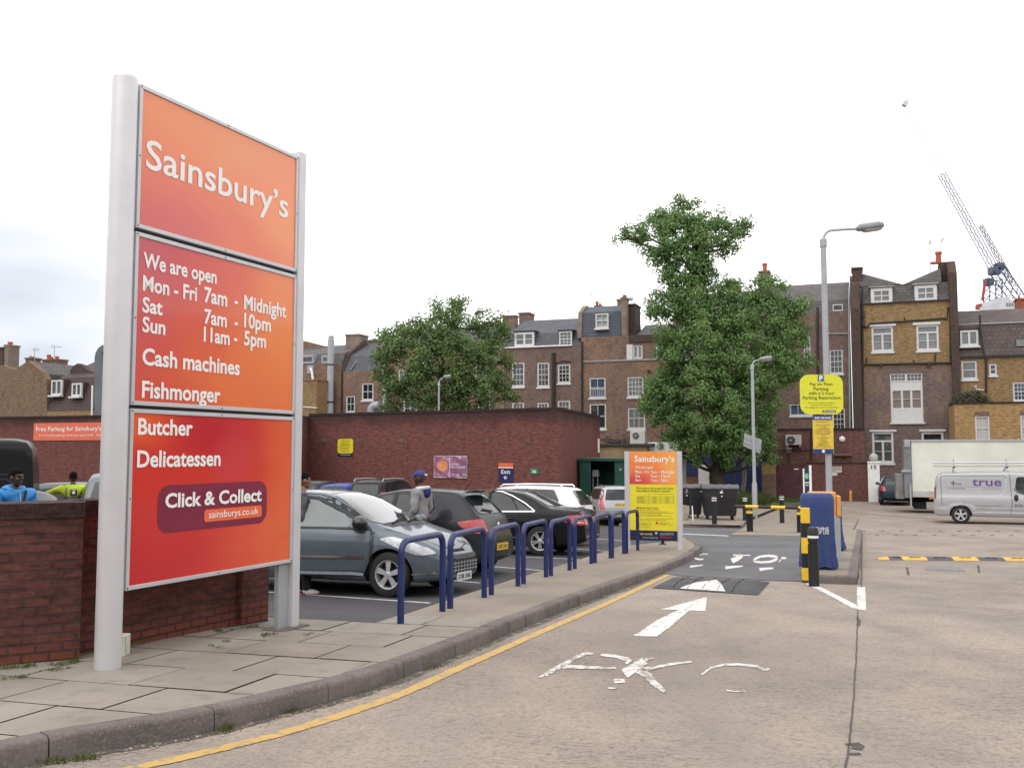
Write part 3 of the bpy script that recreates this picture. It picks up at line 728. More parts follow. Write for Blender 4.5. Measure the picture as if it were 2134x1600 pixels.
def sheet(pl, u0, v0, u1, v1, n, m, nm, par, th=.02):
 mb = MB(); mb.quaduv(pl.w(u0, v0, n), pl.w(u1, v0, n), pl.w(u1, v1, n), pl.w(u0, v1, n)); mb.pbox(pl, u0 + .002, v0 + .002, u1 - .002, v1 - .002, n + .002, n + th)
 return mb.build(nm, m, par)
pa = sheet(Q, .05, vs1, Q.len - .05, vs0, -.02, SM1, 'panel', T)
pb = sheet(Q, .05, vs2, Q.len - .05, vs1 - .001, -.02, M_yel, 'panel', T)
pc = sheet(Q, .05, vs3, Q.len - .05, vs2 - .001, -.02, M_navy, 'panel', T)
MB().pbox(Q, .70, vs3 - .06, .76, vs3 + .02, .0, .03).pbox(Q, .66, vs3 - .075, .80, vs3 - .055, -.03, .05).build('bracket', M_blackpaint, T)
def ptxt(mb, pl, s, x0, y0, x1, h, bold=.0, n=-.023):
 a = pl.at(x0, y0, n); b = pl.at(x1, y0, n); hh = pl.at(x0, y0 - h, n)[1] - a[1]
 mb.text(s, lambda u, v, k: pl.w(u, v, n + k), a[0], a[1], b[0], hh, bold, res=2)
mb = MB(); ptxt(mb, Q, "Sainsbury's", 1322, 962, 1405, 13, .015)
ptxt(mb, Q, 'We are open', 1324, 976, 1361, 6, .008)
for s, y in (('Mon - Fri', 985.5), ('Sat', 994), ('Sun', 1002.5)): ptxt(mb, Q, s, 1324, y, {'Mon - Fri': 1352, 'Sat': 1334, 'Sun': 1336}[s], 6, .008)
for s, y, x in (('7am', 986, 1369), ('7am', 994.5, 1369), ('11am', 1003, 1370)): ptxt(mb, Q, s, 1356, y, x, 6, .008)
for s, y, x in (('Midnight', 986, 1405), ('10pm', 994.5, 1396), ('5pm', 1003, 1393)): ptxt(mb, Q, '-', 1373, y, 1375.5, 6, .008); ptxt(mb, Q, s, 1378, y, x, 6, .008)
mb.build('lettering', M_letter, pa)
M_ink = mat('black_ink', (.02, .02, .022), .5, var=0)
mb = MB(); ptxt(mb, Q, 'This is a pay on foot car park with 2 hours', 1326, 1018.5, 1403, 4.3, .01); ptxt(mb, Q, "free parking for Sainsbury's customers", 1326, 1024, 1397, 4.3, .01); ptxt(mb, Q, 'Maximum stay 2 hours', 1327, 1059.5, 1372, 4.3, .01)
def rule(x0, y0, x1, y1, w=.7, n=-.0225):        # a thin printed line, or a line of print too small to read
 u0, v0, u1, v1 = Q.rect(x0, y0 - w / 2, x1, y1 + w / 2, n); mb.add([Q.w(u, v, n) for u, v in ((u0, v0), (u1, v0), (u1, v1), (u0, v1))], [(0, 1, 2, 3)])
for y in (1029, 1034, 1037.5, 1041, 1044.5, 1048): rule(1328 if y > 1033 else 1352, y, 1404, y, .35)
for x in (1328, 1352, 1377, 1404): rule(x - .2, 1029 if x > 1330 else 1033, x + .2, 1048, .1)
def greek(x0, x1, y, w=1.3):                      # word-length dashes of unreadable small print
 x = x0
 while x < x1 - 1:
  l = random.uniform(1.2, 5); rule(x, y, min(x1, x + l), y, w * .8); x += l + .9
for y in (1035.7, 1039.2, 1042.8, 1046.2): greek(1329, 1345 - random.random() * 4, y, .9); greek(1360, 1368, y, .9); greek(1386, 1395, y, .9)
for y, x in ((1063, 1378), (1066, 1394), (1069, 1404), (1072, 1380), (1074.5, 1400), (1080.5, 1404), (1084, 1390), (1089, 1358), (1091.5, 1348), (1094, 1360), (1098.5, 1354)): greek(1327, x, y, .9)
for y, x in ((1088.5, 1396), (1091, 1390), (1093, 1404)): greek(1374, x, y, .9)
mb.build('lettering', M_ink, pb)
mb = MB(); u0, v0, u1, v1 = Q.rect(1366.5, 1087, 1371, 1092, -.023); mb.add([Q.w(u, v, -.0235) for u, v in ((u0, v0), (u1, v0), (u1, v1), (u0, v1))], [(0, 1, 2, 3)])
mb.build('emblem', mat('red_vinyl', (.6, .03, .02), .4, var=0), pb)
mb = MB(); ptxt(mb, Q, 'EURO CAR PARKS', 1334, 1113.5, 1360, 3.2, .04); mb.build('lettering', mat('gold_vinyl', (.75, .50, .12), .4, var=0), pc)
mb = MB(); ptxt(mb, Q, 'www.eurocarparks.com', 1339, 1120.5, 1371, 2.6, .02)
for y in (1111, 1113.6): greek(1375, 1404, y, 1.2)
c = Q.at(1367.5, 1110.5, -.0235); mb.add([Q.w(c[0] + .027 * math.cos(k * .524), c[1] + .027 * math.sin(k * .524), -.0235) for k in range(12)], [tuple(range(12))])
mb.build('lettering', mat('pale_vinyl', (.45, .48, .55), .4, var=0), pc)
mb = MB(); ptxt(mb, Q, "Sainsbury's", 1376, 1120, 1401, 3.4, .02); mb.build('lettering', mat('red_vinyl', (.6, .03, .02)), pc)

# ------------------------------------------------------------------ tall brick wall closing the car park
M_rwall = brick('car_park_brick', (.150, .050, .040), (.105, .036, .032), (.085, .048, .043), k=1.4, patch=(.13, .05, .045), patch_amt=.35, dirt=.3, topdark=(2.2, 3.2, .9), bumpk=.35)
wz = 3.13
def atY(px, Y): return Vector(((px - 1067) / F * Y / 1.0, Y, 0))
c0, c1, c2, c3, c4 = atY(-90, 48.2), atY(612, 41.3), atY(644, 44.8), atY(1165, 38.1), atY(1250, 47.0)
T = thing('brick_screen_wall', 'tall red brown brick wall closing off the car park behind the parked cars', 'wall', (-8, 42, gz(42)))
def run(p, q, th, m, par, nm, z0=-1.6, z1=wz):
 d = (q - p).normalized(); n = Vector((-d.y, d.x, 0)); n = n if n.y > 0 else -n
 MB().prism([zv(p, z0), zv(q, z0), zv(q + n * th, z0), zv(p + n * th, z0)], (0, 0, z1 - z0)).build(nm, m, par)
run(c0, c1, .4, M_rwall, T, 'wall', z1=wz - .06); run(c2, c3, .4, M_rwall, T, 'wall')
d = (c2 - c1).normalized(); MB().prism([zv(c1, -1.6), zv(c2 + d * .1, -1.6), zv(c2 + d * .1 + Vector((-.35, 0, 0)), -1.6), zv(c1 + Vector((-.35, .05, 0)), -1.6)], (0, 0, wz + 1.57)).build('wall', M_rwall, T)
d = (c4 - c3).normalized(); n = Vector((-d.y, d.x, 0)); MB().prism([zv(c3 + d * .004, -1.6), zv(c4, -1.6), zv(c4 + n * .4, -1.6), zv(c3 + d * .004 + n * .4, -1.6)], (0, 0, wz + 1.6 - .003)).build('wall', M_rwall, T)
M_soot = brick('sooty_coping_brick', (.035, .022, .022), (.025, .018, .02), (.02, .018, .018), size=(.075, .22), dirt=.5, bumpk=.4)
def copr(p, q, th, z=wz):
 d = (q - p).normalized(); n = Vector((-d.y, d.x, 0)); n = n if n.y > 0 else -n
 MB().prism([zv(p - n * .03, z), zv(q - n * .03, z), zv(q + n * (th + .03), z), zv(p + n * (th + .03), z)], (0, 0, .11)).build('coping', M_soot, T)
copr(c0, c1, .4, wz - .06); copr(c2, c3 + (c3 - c2).normalized() * .02, .4); copr(c3 + d * .44, c4, .4, wz - .004)
WP = Plane(c2, c3)
for x in (675, 750, 837, 922, 1015, 1101):
 u0, v0, u1, v1 = WP.rect(x - 4.5, 913, x + 4.5, 922); MB().pbox(WP, u0, v0, u1, v1, -.02, .02).build('vent', mat('vent_concrete', (.13, .085, .08), .8), T)

def psign(name, label, cat, pl, x0, y0, x1, y1, n=-.03, r=0.0, th=.02, m=None, group=None):
 """flat sign fixed to a wall: returns (thing, writer) with the plate built"""
 u0, v0, u1, v1 = pl.rect(x0, y0, x1, y1, n); T = thing(name, label, cat, pl.w((u0 + u1) / 2, v0, n), 0, group)
 q = rrect(u0, v0, u1, v1, r) if r else [(u0, v0), (u1, v0), (u1, v1), (u0, v1)]
 mb = MB(); k = len(mb.f); mb.add([pl.w(u, v, n) for u, v in q], [tuple(range(len(q)))]); mb.uv[k] = [((u - u0) / (u1 - u0), (v - v0) / (v1 - v0)) for u, v in q]
 mb.add([pl.w(u, v, n) for u, v in q] + [pl.w(u, v, n + th) for u, v in q], [(i, len(q) + i, len(q) + (i + 1) % len(q), (i + 1) % len(q)) for i in range(len(q))] + [tuple(range(len(q), 2 * len(q)))])
 return T, mb
def prect(mb, pl, x0, y0, x1, y1, n):
 u0, v0, u1, v1 = pl.rect(x0, y0, x1, y1, n); mb.add([pl.w(u, v, n) for u, v in ((u0, v0), (u1, v0), (u1, v1), (u0, v1))], [(0, 1, 2, 3)])
def smallprint(mb, pl, x0, x1, ys, h, n, ragged=.25):
 for y in ys:
  x = x0 + (x1 - x0) * ragged * random.random() * .5; e = x1 - (x1 - x0) * ragged * random.random() * .5
  while x < e - .6:
   l = random.uniform(.03, .14) * (x1 - x0); prect(mb, pl, x, y - h / 2, min(e, x + l), y + h / 2, n); x += l + .035 * (x1 - x0)
T, mb = psign('wall_sign', 'rounded yellow parking notice on the tall brick wall', 'sign', WP, 703.5, 914.5, 735.5, 944.5, r=.12); mb.build('plate', M_yel, T)
mb = MB(); prect(mb, WP, 704.5, 944.6, 734.5, 950, -.028); mb.build('footer', M_navy, T)
mb = MB(); smallprint(mb, WP, 708, 731, [918.5], 1.6, -.033); smallprint(mb, WP, 709, 730, [922.5, 925, 927.5, 930, 933, 936, 940], .9, -.033); mb.build('lettering', M_ink, T)
mb = MB(); smallprint(mb, WP, 708, 731, [947.5], 1.5, -.031); mb.build('footer_lettering', mat('pale_vinyl', (.45, .48, .55)), T)
# crumpled banner
def banner_mat():
 b = NB('banner_print'); uv = b.tc('UV'); s = b.n('ShaderNodeSeparateXYZ'); b.inp(s.inputs[0], uv)
 c = b.mix(b.rng(s.outputs['X'], .49, .5), (.30, .12, .20), (.27, .115, .20))
 dx = b.math('SUBTRACT', s.outputs['X'], .27); dy = b.math('MULTIPLY', b.math('SUBTRACT', s.outputs['Y'], .55), .68)
 rr = b.math('SQRT', b.math('ADD', b.math('MULTIPLY', dx, dx), b.math('MULTIPLY', dy, dy)))
 c = b.mix(b.rng(rr, .175, .165), c, (.72, .26, .10))
 cr = b.noise(b.mapping(uv, (3.2, 2.4, 1)), 2.2, 5, .6)
 band = b.math('MAXIMUM', b.rng(s.outputs['Y'], .78, .95), b.rng(s.outputs['Y'], .3, .12))
 c = b.mix(b.math('MULTIPLY', b.rng(cr, .5, .62), b.math('ADD', b.math('MULTIPLY', band, .75), .12)), c, (.66, .56, .60))
 c = b.mix(b.rng(b.math('ABSOLUTE', b.math('SUBTRACT', s.outputs['X'], .49)), .012, .006), c, (.6, .5, .55))
 return b.done(c, .35, coat=.2)
u0, v0, u1, v1 = WP.rect(905, 950, 973, 995)
T = thing('banner', 'crumpled orange and purple banner reading 2 hours free charge on the brick wall', 'banner', WP.w((u0 + u1) / 2, v0, -.05))
mb = MB(); nx, ny = 26, 18; vs = []
for j in range(ny + 1):
 for i in range(nx + 1):
  s, t = i / nx, j / ny; k = .02 + .03 * math.sin(s * 9 + 4 * t) * math.sin(t * 7 + 2 * s) + random.uniform(-.012, .012)
  vs.append(WP.w(u0 + (u1 - u0) * s, v0 + (v1 - v0) * t - .03 * math.sin(math.pi * s) * (1 if t > .9 else 0), -.06 + k * .6))
for j in range(ny):
 for i in range(nx):
  a = j * (nx + 1) + i; mb.f.append((a, a + 1, a + nx + 2, a + nx + 1)); mb.m.append(0); mb.sm.append(True)
  mb.uv[len(mb.f) - 1] = ((i / nx, j / ny), ((i + 1) / nx, j / ny), ((i + 1) / nx, (j + 1) / ny), (i / nx, (j + 1) / ny))
mb.v = vs; mb.build('cloth', banner_mat(), T)
mb = MB(); ptxt(mb, WP, '2 HOURS', 936.5, 969, 957, 4.2, .0, -.095); ptxt(mb, WP, 'FREE CHARGE', 936.5, 975, 970, 4.2, .0, -.095); mb.build('lettering', M_letter, T)
mb = MB(); prect(mb, WP, 904.2, 949.5, 973.6, 950.8, -.05); prect(mb, WP, 904.2, 994, 973.6, 995.5, -.05); prect(mb, WP, 904.2, 949.5, 905.2, 995.5, -.05); prect(mb, WP, 972.6, 949.5, 973.6, 995.5, -.05); mb.build('hem', mat('banner_hem', (.55, .5, .55)), T)
T, mb = psign('exit_sign', 'navy sign with orange top reading Exit and an arrow on the brick wall', 'sign', WP, 1039, 973.5, 1069.5, 1004); mb.build('plate', mat('exit_blue', (.016, .02, .10), .4), T)
mb = MB(); prect(mb, WP, 1039, 964.5, 1069.5, 973.2, -.032); mb.build('header', mat('exit_orange', (.78, .15, .045), .4), T)
mb = MB(); prect(mb, WP, 1039, 973.2, 1069.5, 975.2, -.034); ptxt(mb, WP, 'Exit', 1044.5, 986.5, 1063.5, 8.5, .008, -.034)
prect(mb, WP, 1049.5, 994.2, 1057.5, 995.6, -.034)
for sg in (-1, 1):
 p, q = WP.at(1049.5, 994.9, -.034), WP.at(1053.5, 994.9 + sg * 4, -.034); w = .028
 mb.add([WP.w(p[0], p[1] - w * 0, -.035), WP.w(p[0] + w * 1.4, p[1], -.035), WP.w(q[0] + w * 1.4, q[1], -.035), WP.w(q[0], q[1], -.035)], [(0, 1, 2, 3)])
mb.build('lettering', M_letter, T)
T, mb = psign('assembly_sign', 'small green sign with white figures on the brick wall beside the exit sign', 'sign', WP, 1105, 976, 1121, 987); mb.build('plate', mat('safety_green', (.02, .26, .12), .4), T)
mb = MB(); prect(mb, WP, 1106, 977, 1107, 978, -.033)
for x in (1110.6, 1113, 1115.4): prect(mb, WP, x - .6, 979.6, x + .6, 980.8, -.033); prect(mb, WP, x - 1, 981.2, x + 1, 984.8, -.033)
mb.build('symbol', M_letter, T)
WL = Plane(c0, c1)
T, mb = psign('long_banner', 'long orange banner offering free parking on the tall wall behind the dark van', 'banner', WL, 70, 880, 330, 917, n=-.03); mb.build('cloth', mat('coral_banner', (.72, .16, .09), .5, var=.08), T)
mb = MB(); ptxt(mb, WL, "Free Parking for Sainsbury's customers", 75, 898, 268, 9, .008, -.034); ptxt(mb, WL, '2 hours free parking when you spend £10   Ask instore', 81, 909, 232, 4.4, .0, -.034); mb.build('lettering', M_letter, T)

# ------------------------------------------------------------------ terrace of brick houses beyond the car park
M_bk_brown = brick('brown_brick', (.125, .075, .052), (.085, .052, .042), (.10, .085, .075), k=1.95, patch=(.20, .125, .06), patch_amt=.55, dirt=.45, ms=.012)
M_bk_red = brick('purple_brown_brick', (.100, .064, .054), (.074, .050, .044), (.10, .08, .072), k=1.95, patch=(.17, .10, .055), patch_amt=.35, dirt=.42, ms=.012)
M_bk_yel = brick('yellow_stock_brick', (.245, .160, .070), (.185, .118, .055), (.16, .125, .085), k=1.35, patch=(.15, .10, .06), patch_amt=.4, dirt=.4, ms=.010)
M_bk_pur = brick('plum_brick', (.108, .074, .07), (.078, .056, .056), (.12, .10, .09), k=1.7, patch=(.21, .135, .06), patch_amt=.75, dirt=.35, ms=.012)
M_bk_new = brick('pale_yellow_brick', (.40, .255, .105), (.32, .20, .085), (.26, .19, .11), patch=(.33, .23, .12), patch_amt=.3, dirt=.15, ms=.010)
M_bk_dark = brick('soot_brick', (.055, .036, .03), (.04, .028, .026), (.05, .04, .036), k=1.5, dirt=.5)
M_slate = tiles('grey_slate', (.098, .104, .122), (.074, .078, .092), (.3, .2), .3)
M_slate2 = tiles('weathered_slate', (.118, .108, .104), (.085, .079, .077), (.3, .2), .4, (.13, .115, .085))
M_slate3 = tiles('blue_grey_slate', (.095, .108, .13), (.08, .09, .11), (.3, .2), .2)
M_tile = tiles('plum_clay_tiles', (.115, .088, .080), (.080, .064, .062), (.26, .26), .35, (.15, .125, .085))
M_tile2 = tiles('dark_red_tiles', (.085, .055, .05), (.062, .043, .04), (.25, .24), .4)
M_lead = mat('lead_flashing', (.30, .31, .33), .6, var=.15)
M_render = mat('brown_render', (.20, .155, .125), .9, var=.25, scale=1.5)
M_pot = mat('terracotta', (.42, .10, .05), .75, var=.2)
M_pipe = mat('black_iron_pipe', (.018, .016, .016), .6, var=.15)
M_pipe2 = mat('grey_pipe', (.34, .36, .38), .5, var=.1)
M_frame = mat('white_window_paint', (.58, .58, .58), .5, var=.07)
M_blind = mat('net_curtain', (.42, .42, .42), .8, var=.12, scale=3)
M_gl2 = mat('blinded_glass', (.16, .17, .175), .15, spec=.6, var=.25, scale=1.5)
def glass_for(k): return {0: M_glass, 1: M_gl2, 2: M_blind, 3: M_glassb, 4: M_glasst}[k]
M_glassb = mat('blue_reflecting_glass', (.06, .09, .15), .08, spec=.8, var=.3, scale=2)
M_glasst = mat('brown_blind_glass', (.20, .165, .14), .2, spec=.5, var=.12, scale=2)

def window(T, pl, rc, cols=2, rows=2, gl=0, fw=.07, bw=.028, sill=True, sash=True, n0=.03, deep=.12, split=None, mat_=None, casement=False):
 """white framed window filling the opening rc; panes and sill are sub-parts"""
 u0, v0, u1, v1 = rc; mb = MB(); m = mat_ or M_frame
 for a in ((u0, v0, u1, v0 + fw * 1.2), (u0, v1 - fw, u1, v1), (u0, v0 + fw * 1.2, u0 + fw, v1 - fw), (u1 - fw, v0 + fw * 1.2, u1, v1 - fw)): mb.pbox(pl, *a, n0, n0 + deep)
 iu0, iu1, iv0, iv1 = u0 + fw, u1 - fw, v0 + fw * 1.2, v1 - fw
 tops = [(iv0, iv1)]
 if split is not None:                                   # a transom light over the casements
  vs_ = iv0 + (iv1 - iv0) * split; mb.pbox(pl, iu0, vs_, iu1, vs_ + fw * .9, n0 + .006, n0 + deep - .004); tops = [(iv0, vs_)]
 a, b = tops[0]
 for i in range(1, cols):
  x = iu0 + (iu1 - iu0) * i / cols; w = (fw if casement else bw); mb.pbox(pl, x - w / 2, a, x + w / 2, b, n0 + .01, n0 + deep - .01)
 for j in range(1, rows):
  y = a + (b - a) * j / rows; w = bw * (1.6 if sash and rows % 2 == 0 and j == rows // 2 else 1)
  xs = [iu0 + (iu1 - iu0) * i / cols for i in range(cols + 1)]
  for i in range(cols):
   w0 = (fw if casement else bw) / 2
   mb.pbox(pl, xs[i] + (w0 if i else 0), y - w / 2, xs[i + 1] - (w0 if i < cols - 1 else 0), y + w / 2, n0 + .014, n0 + deep - .014)
 o = mb.build('window', m, T)
 MB().pbox(pl, iu0 - .01, iv0 - .01, iu1 + .01, iv1 + .01, n0 + deep * .55, n0 + deep * .6).build('pane', glass_for(gl), o)
 if sill: MB().pbox(pl, u0 - .06, v0 - .11, u1 + .06, v0 - .001, -.07, n0 + deep - .01).build('sill', m, o)
 return o
def facade(T, pl, u0, u1, v0, v1, holes, m, depth=8.0, th=.26, n=0.0, nm='wall'):
 """front wall with real openings, and the house body behind it"""
 us = sorted({u0, u1, *[max(u0, min(u1, h[i])) for h in holes for i in (0, 2)]}); vs = sorted({v0, v1, *[max(v0, min(v1, h[i])) for h in holes for i in (1, 3)]})
 mb = MB()
 def inhole(u, v): return any(h[0] < u < h[2] and h[1] < v < h[3] for h in holes)
 for j in range(len(vs) - 1):
  for i in range(len(us) - 1):
   if not inhole((us[i] + us[i + 1]) / 2, (vs[j] + vs[j + 1]) / 2):
    mb.quad(pl.w(us[i], vs[j], n), pl.w(us[i + 1], vs[j], n), pl.w(us[i + 1], vs[j + 1], n), pl.w(us[i], vs[j + 1], n))
 for a, b, c, d in holes:
  for p, q in (((a, b), (c, b)), ((c, b), (c, d)), ((c, d), (a, d)), ((a, d), (a, b))):
   mb.quad(pl.w(*p, n), pl.w(*q, n), pl.w(*q, n + th), pl.w(*p, n + th))
 mb.pbox(pl, u0 + .002, v0, u1 - .002, v1 - .003, n + th, n + depth)
 for p, q in (((u0, v0), (u0, v1)), ((u1, v0), (u1, v1)), ((u0, v1), (u1, v1))): mb.quad(pl.w(*p, n), pl.w(*q, n), pl.w(*q, n + th), pl.w(*p, n + th))
 return mb.build(nm, m, T)
def roof(T, pl, u0, u1, prof, m, nm='roof', par=None):
 return MB().prism([pl.w(u0, v, n) for n, v in prof], pl.U * (u1 - u0)).build(nm, m, par or T)
def pipe(T, pl, pts, r=.05, m=None, n=-.08, nm='drainpipe', k=8):
 return MB().tube([pl.w(*pl.at(x, y, n), n) for x, y in pts], r, n=k).build(nm, m or M_pipe, T)
def chimney(T, pl, x0, x1, y0, y1, n, m, pots=(), par=None, th=.9, cap=True):
 u0, v0, u1, v1 = pl.rect(x0, y0, x1, y1, n); mb = MB(); mb.pbox(pl, u0, v0 - .6, u1, v1 - (.12 if cap else 0), n, n + th)
 if cap: mb.pbox(pl, u0 - .05, v1 - .12, u1 + .05, v1, n - .05, n + th + .05)
 o = mb.build('chimney', m, T)
 for x, yt, w in pots:
  u = pl.at(x, y0, n)[0]; vt = pl.at(x, yt, n + .3)[1]; r = w / 2 / (F / 60)
  MB().lathe([(r, v1 - .01), (r * .92, vt - .14), (r * 1.15, vt - .12), (r * 1.15, vt), (r * .75, vt)], pl.w(u, 0, n + th * .4), n=12).build('pot', M_pot, o)
 return o
def aerial(pl, x, y0, y1, n, label, arm=(10, 2)):
 b, t = pl.at(x, y1, n), pl.at(x, y0, n); T = thing('tv_aerial', label, 'aerial', pl.w(b[0], b[1], n))
 MB().cyl(pl.w(b[0], b[1] - .3, n), pl.w(t[0], t[1], n), .022, n=6).build('mast', M_grey, T)
 mb = MB(); e = pl.at(x + arm[0], y0 + arm[1], n); s = pl.at(x - arm[0] * .5, y0 - arm[1] * .5, n)
 p, q = pl.w(s[0], s[1], n), pl.w(e[0], e[1], n); mb.cyl(p, q, .018, n=6)
 for i in range(7): c = p.lerp(q, i / 6); h = .22 - .015 * i; mb.cyl(c - Vector((.25 * h, h * .6, h * .7)), c + Vector((.25 * h, h * .6, h * .7)), .012, n=5)
 mb.build('arm', M_grey, T)

pA = Vector((-16.6, 69.5, 0)); pB = Vector((23.2, 55.0, 0))
TP = Plane(pA, pB)
ZG = -1.7
def house(name, label, pl): return thing(name, label, 'house', (0, 0, 0)) if False else None
def newhouse(label, pl, x, name='terraced_house'):
 u = pl.at(x, 900)[0]; p = pl.w(u, 0, 2); p.z = gz(60); return thing(name, label, 'house', p, 0, 'brick houses behind the car park')
RC = TP.rect
# --- house with curved gutter, slate mansard and two dormers
T = newhouse('brown brick house with white gutter and two white dormers in a slate mansard', TP, 1130)
pl = TP; u0, u1 = pl.at(1052, 760)[0], pl.at(1211, 760)[0]; ve = pl.at(1120, 723.5)[1]
ws = [((1066.9, 755, 1092.8, 806), 3, 4, 0), ((1119.4, 755.3, 1144.7, 806.5), 3, 4, 0), ((1162.2, 759, 1188.4, 798.5), 3, 4, 0), ((1066.9, 838.3, 1092.2, 885), 3, 4, 4), ((1119.4, 838.6, 1143.4, 885), 3, 4, 4), ((1162, 834.5, 1188.2, 880), 3, 4, 0)]
hs = [RC(*w[0]) for w in ws]; facade(T, pl, u0, u1, ZG, ve, hs, M_bk_red)
for w, h in zip(ws, hs): window(T, pl, h, w[1], w[2], w[3], fw=.1)
MB().pbox(pl, u0, ve, u1 - .6, ve + .09, -.12, .1).build('gutter', M_white, T)
v1, v2 = pl.at(1120, 694, .8)[1], pl.at(1130, 667, 4)[1]
roof(T, pl, u0, u1, [(.02, ve + .02), (.8, v1), (4, v2), (8, ve + .02)], M_slate)
for rc, c in (((1073.5, 693, 1113.8, 722.5), 2), ((1166.3, 691, 1192.5, 723), 3)):
 a = RC(*rc, .2); d_ = MB(); d_.pbox(pl, a[0] - .03, a[1], a[2] + .03, a[3] + .05, .22, 2.2); d_.pbox(pl, a[0] - .1, a[3] + .05, a[2] + .1, a[3] + .13, .05, 2.6); o = d_.build('dormer', M_slate, T)
 window(T, pl, a, c, 2 if c == 2 else 4, 0, fw=.14 if c == 2 else .08, sill=False, n0=.1, deep=.11, casement=c == 2)
pipe(T, pl, [(1153.5, 735), (1153.5, 860)], .13); pipe(T, pl, [(1158, 757), (1175, 752), (1190, 754)], .04, n=-.03)
chimney(T, pl, 1047, 1074, 657, 690, 3.2, M_bk_brown, th=.6); chimney(T, pl, 1081.5, 1102.5, 651, 672, 5.0, M_bk_red, th=1.2)
# --- house with slate box storey
T = newhouse('brown brick house with a tall blue grey slate storey beside the big dark tree', TP, 1300)
u0, u1 = pl.at(1211.5, 760)[0], pl.at(1402, 760)[0]; ve = pl.at(1255, 702)[1]
ws = [((1319, 719.5, 1339, 747.5), 2, 1, 1), ((1367, 720, 1387.6, 745), 2, 1, 1), ((1228.2, 787, 1262, 829), 2, 2, 3), ((1228.5, 841.5, 1263, 894), 2, 2, 0), ((1307.5, 785, 1341, 827.3), 4, 4, 1), ((1308.3, 850, 1344.5, 894), 3, 2, 1), ((1366, 786, 1392, 828), 3, 4, 0)]
hs = [RC(*w[0]) for w in ws]; facade(T, pl, u0, u1, ZG, ve, hs, M_bk_brown)
for i, (w, h) in enumerate(zip(ws, hs)): window(T, pl, h, w[1], w[2], w[3], fw=.09, casement=i < 2, sash=i > 1, sill=i > 1)
a = RC(1306, 718, 1318.6, 750.5); MB().pbox(pl, a[0], a[1], a[2], a[3], -.04, .05).build('white_panel', M_frame, T)
a = RC(1230, 810, 1260, 826, -.05); mb = MB(); mb.pbox(pl, a[0], a[3] - .04, a[2], a[3], -.05, -.02)
for i in range(9): x = a[0] + (a[2] - a[0]) * i / 8; mb.pbox(pl, x - .012, a[1], x + .012, a[3] - .04, -.045, -.025)
mb.build('window_guard', M_frame, T)
MB().pbox(pl, pl.at(1214, 753)[0], pl.at(1300, 751)[1] - .04, u1, pl.at(1300, 751)[1] + .05, -.06, .002).build('string_course', M_lead, T)
a0 = pl.at(1213.2, 676, .25)[0]; a1 = pl.at(1294.2, 676, .25)[0]; vt = pl.at(1255, 650, .4)[1]; vr = pl.at(1255, 638.5, 1.6)[1]
roof(T, pl, a0, a1, [(.15, ve - .001), (.42, vt), (1.6, vr), (6, vr), (7, ve - .001)], M_slate3)
roof(T, pl, a0 - .28, a0 - .004, [(.05, ve), (.3, vt + .05), (1.5, vr + .1), (6, vr + .1), (7, ve)], M_render, 'party_wall')
a = RC(1241.9, 654, 1268.5, 684.4, .2); window(T, pl, a, 2, 2, 2, fw=.08, n0=.1, deep=.25)
chimney(T, pl, 1295, 1304.5, 619, 701, .05, M_render, [(1299.5, 615, 8)], th=.7); chimney(T, pl, 1305, 1324, 633, 690, 1.0, M_bk_dark, th=1.6); chimney(T, pl, 1286, 1293, 623, 640, 2.2, M_bk_brown, th=.6)
MB().tube([pl.w(*pl.at(1306, 634, 1.6), 1.6), pl.w(*pl.at(1308, 625, 1.6), 1.6), pl.w(*pl.at(1313, 622, 1.6), 1.6), pl.w(*pl.at(1318, 624, 1.6), 1.6)], .13, n=10).build('cowl', M_grey, T)
chimney(T, pl, 1239.5, 1252, 636, 642, 4.5, M_bk_brown, [(1242.5, 629, 7), (1249, 633, 5)], th=.6)
a0 = pl.at(1325, 690, .3)[0]; vr = pl.at(1340, 678, 3.4)[1]; ve2 = ve + .02
roof(T, pl, a0, u1, [(.0, ve2), (.35, pl.at(1340, 699, .35)[1]), (3.4, vr), (7, ve2)], M_slate2)
MB().pbox(pl, a0 - .4, ve - .45, u1, ve + .02, -.08, .01).build('parapet_band', M_bk_dark, T)
pipe(T, pl, [(1213, 712), (1213, 860)], .07)
MB().cyl(pl.w(*pl.at(1352.5, 774), -.12), pl.w(*pl.at(1352.5, 774), .05), .11, n=12).build('flue', M_pipe, T)
aerial(pl, 1231.5, 612, 640, 4.0, 'thin tv aerial on the slate box storey roof near the chimney', (4.5, 5))
# --- houses half hidden by the sycamore
T = newhouse('brown brick house mostly hidden by the airy sycamore tree', TP, 920)
u0, u1 = pl.at(806, 760)[0], pl.at(1051.5, 760)[0]; ve = pl.at(930, 727)[1]
ws = [((830, 770, 855, 812), 2, 4, 1), ((880, 742, 902, 778), 2, 2, 0), ((990, 742, 1014, 790), 2, 2, 1), ((840, 830, 868, 872), 2, 2, 0), ((935, 800, 960, 842), 2, 2, 1), ((995, 806, 1022, 850), 3, 2, 1)]
hs = [RC(*w[0]) for w in ws]; facade(T, pl, u0, u1, ZG, ve, hs, M_bk_brown)
for w, h in zip(ws, hs): window(T, pl, h, w[1], w[2], w[3], fw=.1)
roof(T, pl, u0, u1, [(.02, ve), (.8, pl.at(930, 708, .8)[1]), (4, pl.at(930, 684, 4)[1]), (8, ve)], M_slate2)
